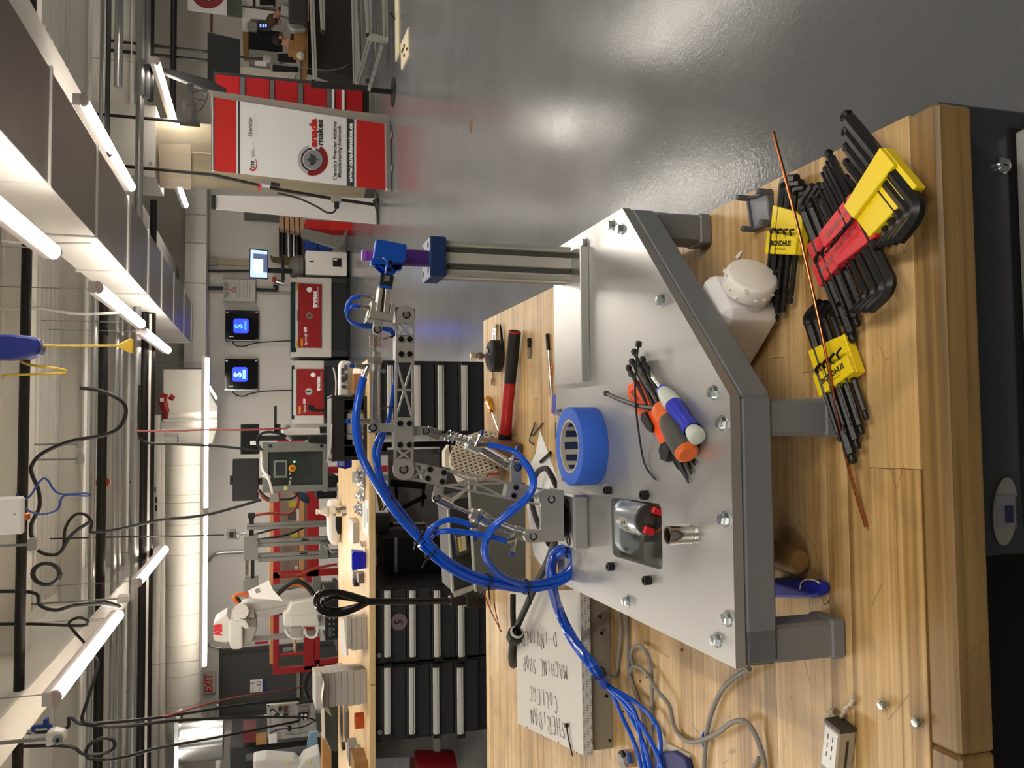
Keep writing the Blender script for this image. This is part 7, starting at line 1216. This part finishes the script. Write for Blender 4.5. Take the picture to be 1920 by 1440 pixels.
t = thing('screen_stand', 'black tube foot of the white screen on the floor', 'foot', Y(722, 400, 11.6)); obj('tube', MB().tube([Y(706, 374, 11.6), Y(713, 395, 11.6), Y(715, 420, 11.6)], .06, 14), BLK, t); obj('bracket', MB().pbox(704, 722, 362, 375, 11.6, .12), mat('skirt_grey', '#4c4b48', .5), t)
# pipework and regulator on the column
yp = cc.y-CR-.14; t = thing('air_drop_pipe', 'black air pipe with regulator running down the concrete column', 'pipe', Y(700, 384, yp)); obj('pipe', MB().tube([Y(232, 312, yp), Y(300, 318, yp), Y(400, 328, yp), Y(505, 352, yp), Y(620, 372, yp), Y(704, 384, yp)], .022, 10), PB, t)
obj('regulator', MB().cyl(Y(488, 345, yp-.03), Y(506, 347, yp-.03), .05, n=14), ZINC, t); obj('red_knob', MB().cyl(Y(484, 350, yp-.03), Y(490, 351, yp-.03), .05, n=14), RED, t); obj('filter_bowl', MB().cyl(Y(508, 345, yp-.03), Y(525, 347, yp-.03), .03, .024, 12), BLK, t); obj('outlet_box', MB().pbox(621, 640, 369, 378, yp-.04, .08, .006), GREYB, t); obj('plug', MB().pbox(627, 636, 378, 390, yp-.05, .05, .005), BLK, t)
obj('flex', MB().tube(smoothpath([Y(520, 362, yp-.05), Y(560, 372, yp-.05), Y(595, 388, yp-.05), Y(612, 398, yp-.05), Y(625, 398, yp-.05), Y(631, 389, yp-.05)], 5), .014, 7), CORDB, t)
put('hanging_sheet', MB().px([(297, 270), (356, 270), (358, 274), (358, 354), (354, 356), (300, 352)], cc.y-CR-.02, .006), mat('translucent_sheet', '#c3b39b', .25, alpha=.85), 'translucent beige plastic sheet hung in front of the concrete column', 'sheet')
# ================================================================== roll-up banner
b0, b1 = Z(733, 235, 0), Z(735, 357, 0); b0.z = b1.z = 0; q0, q1 = Y(399, 182, 10.05), Y(399, 320, 10.05)
O_ = b1.copy(); eu = (b0-b1).normalized(); ev = ((q0+q1)/2-(b0+b1)/2).normalized(); en = eu.cross(ev).normalized(); ev = en.cross(eu)
def BQ(x, y, off=.0): d = ray(x, y); s = (O_+en*off-CAM).dot(en)/d.dot(en); return CAM+d*s
def yl_(x): return 182+.158*(x-400)
def yr_(x): return 320+.113*(x-400)
bn = thing('roll_up_banner', 'roll-up banner with red ends and a maple leaf ring logo before the concrete column', 'banner', (b0+b1)/2)
def band(nm, x0, x1, m, off=0., i=0.): mb = MB(); mb.prism([BQ(x0, yl_(x0)+i, off), BQ(x1, yl_(x1)+i, off), BQ(x1, yr_(x1)-i, off), BQ(x0, yr_(x0)-i, off)], en*-.003); return obj(nm, mb, m, bn)
BRD = mat('banner_red', '#b2201c', .5); BWH = mat('banner_white', '#d3d2d2', .5); BGY = mat('banner_charcoal', '#33353a', .5)
sheet = band('sheet', 402, 727, BWH); band('red_band', 402, 443, BRD, .002); band('grey_band', 446, 450, BGY, .002); band('grey_band', 650, 664, BGY, .002); band('red_band', 668, 727, BRD, .002)
mb = MB(); mb.tube([BQ(399, yl_(399), .0), BQ(399, yr_(399), .0)], .018, 12); obj('top_rail', mb, ALUD, bn); mb = MB(); c_ = (b0+b1)/2; mb.obox(c_+V((0, 0, .045)), ((b0-b1).length+.03, .10, .08), frame(eu), .015); obj('base_case', mb, ALU, bn)
for s in (.3, .8): mb = MB(); mb.obox(b1+(b0-b1)*s+V((0, -.06, .012)), (.06, .2, .015), frame(eu), .004); obj('swivel_foot', mb, ALUD, bn)
def bt(s, x, y0, y1, hpx, m, bold=0., shear=0., off=.005): a, b = BQ(x, y1, off), BQ(x, y0, off); return text(s, hpx*10.6/F, (a+b)/2, b-a, ev, m, bn, width=(b-a).length, bold=bold, shear=shear)
bt('anada', 588, 222, 276, 18, BRD, .05); bt('makes', 600, 224, 272, 15, mat('banner_ink', '#26282c', .5), .03)
bt("Canada's Premier Additive", 628, 228, 338, 9, BGY, .02); bt('Manufacturing Network', 636.5, 236, 333, 9, BGY, .02); bt('www.canadamakes.ca', 657.5, 231, 342, 10, WINK, .03); bt('Sheridan', 469, 220, 256, 11, BGY)
bt('Canadian', 472, 281, 294, 2.6, BGY); bt('Manufacturers &', 474.5, 268, 295, 2.6, BGY); bt('Exporters', 477, 278, 294, 2.6, BGY); bt('Centre for Advanced Manufacturing', 478, 210, 256, 2.2, mat('banner_faint', '#a9adb8', .5)); bt('and Design Technologies', 482, 224, 256, 2.2, mat('banner_faint'))
def bpoly(nm, pts, m, off=.005, par=None): mb = MB(); mb.prism([BQ(x, y, off) for x, y in pts], en*-.002); return obj(nm, mb, m, par or bn)
for k in range(3): bpoly('logo_stripe', [(470, 312-k*4.5+1), (470, 309.5-k*4.5+1), (477, 305-k*4.5+9.5-2), (477, 307.5-k*4.5+9.5-2)], BGY)
arc = [(474+8*math.cos(a)*1.0, 308+13*math.sin(a)) for a in [-.9+PI*1.05*k/12 for k in range(13)]]; inn = [(474+6.6*math.cos(a), 307+10.5*math.sin(a)) for a in [-.9+PI*1.05*k/12 for k in range(13)]]
bpoly('logo_swoosh', arc+inn[::-1], BRD)
def ring(nm, cx_, cy_, r0, r1, a0, a1, m, off, n=20): bpoly(nm, [(cx_+r1*math.sin(a), cy_-r1*math.cos(a)*1.03) for a in [a0+(a1-a0)*k/n for k in range(n+1)]]+[(cx_+r0*math.sin(a), cy_-r0*math.cos(a)*1.03) for a in [a1-(a1-a0)*k/n for k in range(n+1)]], m, off)
LC = (586, 299.5); ring('logo_ring_pale', *LC, 21, 28, 3.3+.1, 6.0, mat('ring_silver', '#a9a3a2', .4), .005); ring('logo_ring_red', *LC, 21, 29, .55, 3.5, mat('ring_maroon', '#7e1a1a', .4), .006); ring('logo_ring_dark', *LC, 19, 22, .3, 6.2, mat('ring_black', '#2a2224', .4), .0055)
bpoly('logo_disc', [(LC[0]+1+18*math.sin(a), LC[1]-18*math.cos(a)) for a in [2*PI*k/28 for k in range(28)]], mat('disc_steel', '#8c8c8e', .35, .3), .007)
leaf = [(0, -1), (.13, -.6), (.3, -.7), (.25, -.3), (.55, -.55), (.6, -.4), (.9, -.45), (.75, -.1), (.9, 0), (.45, .35), (.5, .5), (.06, .42), (.06, .9), (-.06, .9), (-.06, .42), (-.5, .5), (-.45, .35), (-.9, 0), (-.75, -.1), (-.9, -.45), (-.6, -.4), (-.55, -.55), (-.25, -.3), (-.3, -.7), (-.13, -.6)]
bpoly('maple_leaf', [(LC[0]+1+12.5*b, LC[1]-12.5*a) for a, b in leaf], mat('leaf_grey', '#3c3d40', .4), .009)
mb = MB(); mb.prism([BQ(x, y, -.10) for x, y in [(391, 169), (400, 170), (640, 206), (735, 216), (740, 226), (722, 236), (560, 212), (400, 184)]], en*-.012); put('silver_side_pole', mb, mat('pale_pole', '#b5ada4', .35, .4), 'pale folded display panel edge along the right side of the banner', 'panel')
# ================================================================== red tool cabinet, televisions, right side
yr_c = 12.0; t = thing('tool_cabinet', 'tall red tool cabinet with grey handles partly behind the banner', 'cabinet', Y(690, 190, yr_c)); CR_ = mat('cabinet_red', '#a5171b', .4); CGY = mat('cabinet_handle', '#6b6b6c', .4, .3)
def sk(x): return .10*(x-403)
obj('carcass', MB().px([(400, 134), (684, 160), (684, 262), (400, 240)], yr_c+.03, .6), mat('carcass_dark', '#3b3a3c', .5), t)
for a, b in ((404, 449), (460, 505), (515, 558), (569, 612), (629, 640), (649, 680)): obj('drawer_front', MB().px([(a, 139+sk(a)), (b, 139+sk(b)), (b, 236+sk(b)), (a, 236+sk(a))], yr_c-.01, .04), CR_, t)
for a, b in ((450, 459), (506, 514), (559, 568), (613, 621)): obj('handle_rail', MB().px([(a, 140+sk(a)), (b, 140+sk(b)), (b, 236+sk(b)), (a, 236+sk(a))], yr_c-.03, .03), CGY, t)
for a, b in ((622, 627), (641, 646)): obj('white_strip', MB().px([(a, 144+sk(a)), (b, 144+sk(b)), (b, 236+sk(b)), (a, 236+sk(a))], yr_c-.03, .03), WHTP, t)
obj('plinth', MB().px([(681, 162), (692, 163), (692, 262), (681, 262)], yr_c, .5), BLKS, t)
t = thing('floor_stand', 'black post stand with a round floor plate in front of the red cabinet', 'stand', Z(737, 173, 0)); pz = Z(738, 173, 0); obj('base_disc', MB().lathe([(0, .02), (.165, .02), (.175, .01), (.175, 0), (0, 0)], pz, (0, 0, 1), 32), BLK, t); a, b = Y(583, 156, pz.y), Y(690, 162, pz.y); obj('post', MB().box(pz.x-.025, pz.x+.025, pz.y-.02, pz.y+.02, .01, b.z), BLKS, t); obj('column_panel', MB().px([(583, 152), (690, 160), (690, 169), (583, 163)], pz.y-.03, .04), mat('panel_black', '#19191a', .5), t)
t = thing('television', 'black television seen edge on, hung on a ceiling mount behind the column', 'television', Y(420, 150, 11.2)); yv_ = 11.2; obj('panel', MB().px([(297, 125), (325, 130), (393, 148), (424, 166), (422, 173), (404, 171), (380, 165), (318, 141), (297, 132)], yv_, .10), mat('tv_black', '#111111', .6), t, bev=.01); obj('arm', MB().pbox(351, 360, 156, 196, yv_+.05, .06), BLK, t); obj('bar', MB().pbox(342, 350, 190, 228, yv_+.05, .06), BLK, t); obj('bar', MB().pbox(359, 367, 191, 228, yv_+.05, .06), BLK, t); p = Y(352, 229, yv_+.08); obj('drop_pole', MB().cyl(p, V((p.x, p.y, ZC)), .02, n=10), BLK, t); obj('mount_plate', MB().pbox(336, 374, 226, 231, yv_+.02, .12, .004), BLK, t)
for pl in ([(362, 173), (378, 170), (388, 180), (380, 200), (366, 212)], [(358, 180), (372, 187), (384, 190), (376, 206)]): obj('cable', MB().tube(smoothpath([Y(a, b, yv_+.06) for a, b in pl], 5), .008, 6), CORDB, t)
t = thing('hanging_monitor', 'large black hanging monitor panel right of the red cabinet', 'monitor', Y(450, 100, 13)); obj('panel', MB().px([(389, 60), (450, 74), (450, 152), (389, 152)], 13, .06), mat('panel_black2', '#030304', .55), t); p = Y(390, 97, 13.05); obj('pole', MB().cyl(p, V((p.x, p.y, ZC)), .02, n=10), BLK, t); p = Y(390, 114, 13.05); obj('pole', MB().cyl(p, V((p.x, p.y, ZC)), .025, n=10), BLK, t); obj('lower_pole', MB().tube([Y(450, 106, 13.02), Y(470, 110, 13.02), Y(494, 110, 13.02)], .02, 8), BLK, t); obj('camera_ball', MB().cyl(Y(494, 108, 13), Y(508, 112, 13), .06, .05, 12), mat('camera_pale', '#9c9a94', .4), t)
put('hanging_cable', MB().tube(smoothpath([Y(508, 112, 12.9), Y(540, 121, 12.9), Y(570, 127, 12.9), Y(610, 132, 12.9), Y(640, 128, 12.9), Y(652, 120, 12.9)], 5), .007, 6), mat('pale_cord', '#77746c', .5), 'pale cord trailing off the hanging monitor', 'cord')
t = thing('ring_logo_sign', 'white hanging sign with a big red ring at the top edge', 'sign', Y(425, 5, 13.6)); yq = 13.6; obj('board', MB().px([(350, -40), (425, -40), (425, 27), (352, 18)], yq, .03), BWH, t); p = Y(352, -5, yq+.02); obj('wire', MB().cyl(p, V((p.x, p.y, ZC)), .008, n=6), WIRE, t)
n_ = 36; mb = MB(); mb.px([(391+32*math.sin(a), -14+30*math.cos(a)) for a in [2*PI*k/n_ for k in range(n_)]], yq-.004, .004); obj('red_ring', mb, mat('ring_maroon'), t); mb = MB(); mb.px([(392+16*math.sin(a), -14+17*math.cos(a)) for a in [2*PI*k/n_ for k in range(n_)]], yq-.008, .004); obj('ring_centre', mb, INK, t); mb = MB(); mb.px([(392+14*math.sin(a), -15+15.5*math.cos(a)) for a in [2*PI*k/n_ for k in range(n_)]], yq-.011, .003); obj('disc', mb, mat('sign_cream', '#c9c8b4', .5), t)
put('olive_board', MB().px([(425, -20), (454, -20), (454, 31), (425, 28)], 14.2, .05), mat('panel_olive', '#5b5f55', .5), 'olive grey panel beside the red ring sign', 'panel'); put('rust_stripe', MB().pbox(394, 399, 22, 60, YW-.02, .015), mat('rust_mark', '#7b5348', .7), 'rusty brown stripe on the wall under the ring sign', 'stripe')
# printers
t = thing('white_printer_cabinet', 'white cabinet with dark window at the top right corner', 'machine', Y(520, 0, 14.6)); obj('body', MB().px([(453, -40), (518, -40), (517, 12), (453, 11)], 14.6, .6), WHT, t); obj('lower_body', MB().px([(453, 12), (517, 18), (508, 38), (453, 33)], 14.55, .5), WHTP, t, bev=.01); obj('window', MB().px([(486, -20), (518, -20), (516, 12), (511, 9), (487, 9)], 14.58, .03), BLKS, t); obj('slot', MB().px([(474, -10), (479, -10), (479, 11), (474, 10)], 14.58, .03), BLK, t); obj('seam', MB().px([(454, 10.5), (518, 19), (518, 20.5), (454, 12)], 14.53, .04), BLK, t)
t = thing('black_printer', 'black machine with a small lit blue panel at the right side', 'machine', Y(520, 70, 14.6)); obj('body', MB().px([(466, 52), (530, 60), (530, 98), (466, 94)], 14.6, .5), BLKS, t); obj('top_box', MB().pbox(466, 482, 41, 55, 14.5, .3, .01), mat('printer_grey', '#8b8e83', .5), t); obj('panel_face', MB().pbox(482, 507, 40, 56, 14.52, .2, .01), mat('panel_slate', '#33353d', .4), t); obj('panel_display', MB().pbox(484, 502, 43, 52, 14.51, .012), mat('blue_display', '#15183a', .3), t)
for k in range(3): obj('lit_icon', MB().pbox(487+k*5, 490+k*5, 45, 51, 14.505, .004), mat('lit_icon', '#8fa2ff', .3, emit=.7), t)
obj('brown_top', MB().px([(455, 60), (466, 60), (465, 103), (456, 100)], 14.6, .3), CARD, t)
t = thing('grey_equipment', 'grey equipment box with a white label under the camera', 'equipment', Y(530, 115, 14.4)); obj('box', MB().px([(466, 92), (522, 98), (525, 138), (470, 126)], 14.4, .4), mat('equip_grey', '#85837c', .5), t); obj('white_label', MB().pbox(478, 500, 115, 124, 14.39, .01), PAPER, t); obj('lower_case', MB().px([(452, 125), (470, 126), (556, 136), (552, 146), (452, 138)], 14.35, .4), mat('equip_pale', '#c2bdb0', .5), t)
t = thing('laptop', 'open dark laptop on the bench behind the boxes', 'laptop', Y(556, 108, 13.8)); obj('screen', MB().px([(520, 98), (555, 100), (556, 117), (521, 116)], 13.8, .02), BLKS, t); obj('screen_edge', MB().px([(519, 98), (555, 98), (555, 100), (521, 100)], 13.79, .02), ALUD, t); obj('second_case', MB().px([(509, 121), (560, 126), (560, 134), (509, 132)], 13.7, .05), BLKS, t); obj('second_edge', MB().px([(508, 120), (511, 120), (511, 132), (508, 132)], 13.69, .05), ALUD, t)
wbx = 13.4; t = thing('back_workbench', 'wooden bench at the right side where two people work', 'bench', Y(660, 60, wbx)); obj('top_board', MB().px([(570, -40), (577, -40), (578, 120), (571, 118)], wbx-.2, 1.6), mat('bench_brown', '#7a5530', .6), t); obj('front_panel', MB().px([(578, -40), (662, -40), (662, 150), (578, 120)], wbx+.2, .4), mat('bench_dark', '#26241f', .6), t); obj('light_edge', MB().px([(575, -40), (580, -40), (579, 39), (574, 39)], wbx-.22, .02), mat('bench_edge', '#c9a56c', .6), t)
put('cardboard_box', MB().px([(541, 74), (552, 76), (551, 92), (541, 91)], 13.3, .3), CARD, 'open cardboard box end facing the hall', 'box'); put('cardboard_box', MB().px([(552, 56), (573, 57), (573, 97), (551, 94)], 13.2, .35), CARD, 'brown cardboard box on the bench before the second person', 'box'); put('plastic_bag', MB().px([(538, 43), (548, 45), (572, 48), (574, 56), (552, 57), (544, 54)], 13.1, .15), mat('bag_silver', '#9b9b97', .2, .3, bump=1.2, bscale=20), 'clear crumpled bag on the cardboard box', 'bag', bev=.02); put('white_ball', MB().ball(Y(564, 104, 13.2), .065, 14), mat('bag_white', '#b9b3a6', .5), 'pale rounded bundle beside the laptop', 'bundle')
put('padded_chair', MB().px([(541, -30), (577, -30), (577, 44), (541, 40)], 12.9, .1), mat('chair_charcoal', '#242322', .7), 'dark padded chair back at the upper right edge', 'chair', bev=.03)
# aluminium profile frame on the floor
PR = mat('profile_alu', '#a9a8a2', .38, .5)
t = thing('profile_frame', 'aluminium profile table frame lying open at the right side of the hall', 'frame', Z(700, 120, 0)); yf = 10.6
for pl, yy in (([(580, -30), (588, -30), (595, 147), (587, 148)], yf), ([(598, -30), (608, -30), (610, 54), (602, 55)], yf+.4), ([(659, -30), (668, -30), (676, 126), (667, 149), (663, 148)], yf), ([(669, -30), (677, -30), (681, 110), (675, 122)], yf+.05), ([(683, -30), (697, -30), (697, 62), (689, 72)], yf-.2), ([(702, 40), (709, 40), (710, 62), (702, 62)], yf-.1), ([(703, 76), (707, 76), (710, 104), (706, 112)], yf-.1), ([(717, -30), (726, -30), (728, 76), (720, 78)], yf-.5), ([(666, 153), (672, 158), (697, 76), (690, 68)], yf-.3), ([(690, 163), (695, 168), (719, 86), (714, 82)], yf-.6), ([(693, 62), (728, 70), (728, 78), (692, 72)], yf-.6)):
    o = obj('profile_bar', MB().px(pl, yy, .07), PR, t)
    a = [((pl[0][k]+pl[1][k])/2) for k in (0, 1)]; b = [((pl[-1][k]+pl[-2][k])/2) for k in (0, 1)]
    mb = MB(); strip(mb, a, b, 1.3, yy-.002, .004); obj('profile_groove', mb, mat('groove_dark', '#6a6963', .5), o)
for a, b in ((690, 62), (690, 148), (606, 56), (588, 149)): obj('end_cap', MB().pbox(a-3, a+3, b, b+3, yf-.25, .08), BLK, t)
obj('levelling_foot', MB().cyl(Y(731, 26, yf-.7), Y(739, 37, yf-.7), .03, .02, 10), BLK, t)
for pl, lb in (([(740, -20), (747, -20), (748, 98), (741, 116)], 'long pale plywood strip lying on the floor at the top right'), ([(751, 84), (765, 51), (766, 102), (752, 131)], 'pale plywood plate with drilled holes lying on the floor')):
    mb = MB(); mb.prism([Z(x, y, .012) for x, y in pl], (0, 0, -.012)); o = put('plywood_plate', mb, mat('ply_pale', '#cfc4a6', .6), lb, 'plate')
    if pl[0][0] > 745:
        for q in ((759, 86), (764, 92), (759, 104), (755, 97), (757, 92)): obj('drilled_hole', MB().cyl(Z(q[0], q[1], .0125), Z(q[0], q[1], .0135), .02, n=10), mat('hole_brown', '#4e4331', .6), o)
p = Z(884, 237, 0); put('floor_drain', MB().lathe([(0, .004), (.035, .005), (.05, .003), (.055, 0)], p, (0, 0, 1), 24), mat('brass_brown', '#5b4424', .45, .5), 'small brown round floor drain in the open grey floor', 'drain')
# ================================================================== two people working at the right edge
SKIN = mat('skin', '#b58468', .55); HAIR = mat('dark_hair', '#231a15', .7); HAIR2 = mat('brown_hair', '#4a3524', .7)
def skinned(name, pts, edges, radii, m, parent, **k):
    me = bpy.data.meshes.new(name); me.from_pydata([tuple(p) for p in pts], edges, []); o = bpy.data.objects.new(name, me); COL.objects.link(o)
    sk_ = o.modifiers.new('skin', 'SKIN'); 
    for d, r in zip(me.skin_vertices[0].data, radii): d.radius = (r, r)
    me.skin_vertices[0].data[0].use_root = True; s_ = o.modifiers.new('sub', 'SUBSURF'); s_.levels = s_.render_levels = 2; me.materials.append(m)
    if parent is not None: o.parent = parent; o.matrix_parent_inverse = Matrix.Translation(-parent.location)
    return tag(o, **k)
def person(label, headpx, yy, lean, shirt, hair, turn):
    H = Y(*headpx, yy); lx, ly, lz = lean                    # vector from the neck root to the head centre
    neck = H-V(lean); hip = neck-V((lx*.8, ly*.3-.05, .56)); t = thing('person', label, 'person', V((hip.x, hip.y, hip.z-.1)))
    pts = [hip, (hip+neck)/2, neck-V((0, 0, .06)), neck+V(lean)*.35, H-V(lean)*.2, H+V(lean)*.18]; E_ = [(0, 1), (1, 2), (2, 3), (3, 4), (4, 5)]; R_ = [.15, .14, .12, .055, .085, .075]
    for sgn in (-1, 1):
        sh = neck+V((sgn*.06*turn, sgn*.17, -.07)); el = sh+V((-.10*turn, -.05, -.25)); wr = el+V((-.22*turn, -.04, -.02)); hd = wr+V((-.07*turn, 0, -.01)); i = len(pts)
        pts += [sh, el, wr, hd]; E_ += [(2, i), (i, i+1), (i+1, i+2), (i+2, i+3)]; R_ += [.07, .045, .032, .03]
    body = skinned('body', pts, E_, R_, SKIN, t)
    sp = pts[:3]+[pts[3]-V(lean)*.12]; sE = [(0, 1), (1, 2), (2, 3)]; sR = [.165, .16, .14, .075]
    for j in (6, 10):
        i = len(sp); sp += [pts[j], pts[j]+(pts[j+1]-pts[j])*.9]; sE += [(2, i), (i, i+1)]; sR += [.085, .06]
    skinned('shirt', sp, sE, sR, shirt, t)
    d = V(lean).normalized(); f = V((-turn, 0, -.35)); f = (f-d*f.dot(d)).normalized(); s_ = d.cross(f)
    mb = MB(); c = H+d*.025-f*.02
    mb.lathe([(0, .095), (.05, .085), (.085, .045), (.092, .0), (.085, -.04), (.06, -.07)], c, d, 18); obj('hair', mb, hair, t)
    mb = MB(); mb.tube([H+f*.085+d*.03, H+f*.115-d*.005, H+f*.09-d*.02], [.012, .018, .012], 8); obj('nose', mb, SKIN, t)
    for k in (-1, 1): obj('eye', MB().ball(H+f*.085+s_*.032*k+d*.03, .011, 8), INK, t); obj('ear', MB().ball(H+s_*.092*k, .03, 8, (1, .6, 1)), SKIN, t)
    obj('mouth', MB().tube([H+f*.088+s_*.02-d*.045, H+f*.093-d*.047, H+f*.088-s_*.02-d*.045], .006, 6), mat('lips', '#8a4f45', .5), t)
    return t
person('person in a grey shirt leaning forward over the bench at the top right edge', (514, 36), 14.0, (-.17, -.02, .10), mat('shirt_grey', '#8e8f93', .8), HAIR2, 1)
person('person with dark hair and black top sitting behind the cardboard boxes', (524, 74), 13.9, (.04, -.03, .18), mat('shirt_black', '#17181a', .8), HAIR, -1)
bpy.context.view_layer.update()
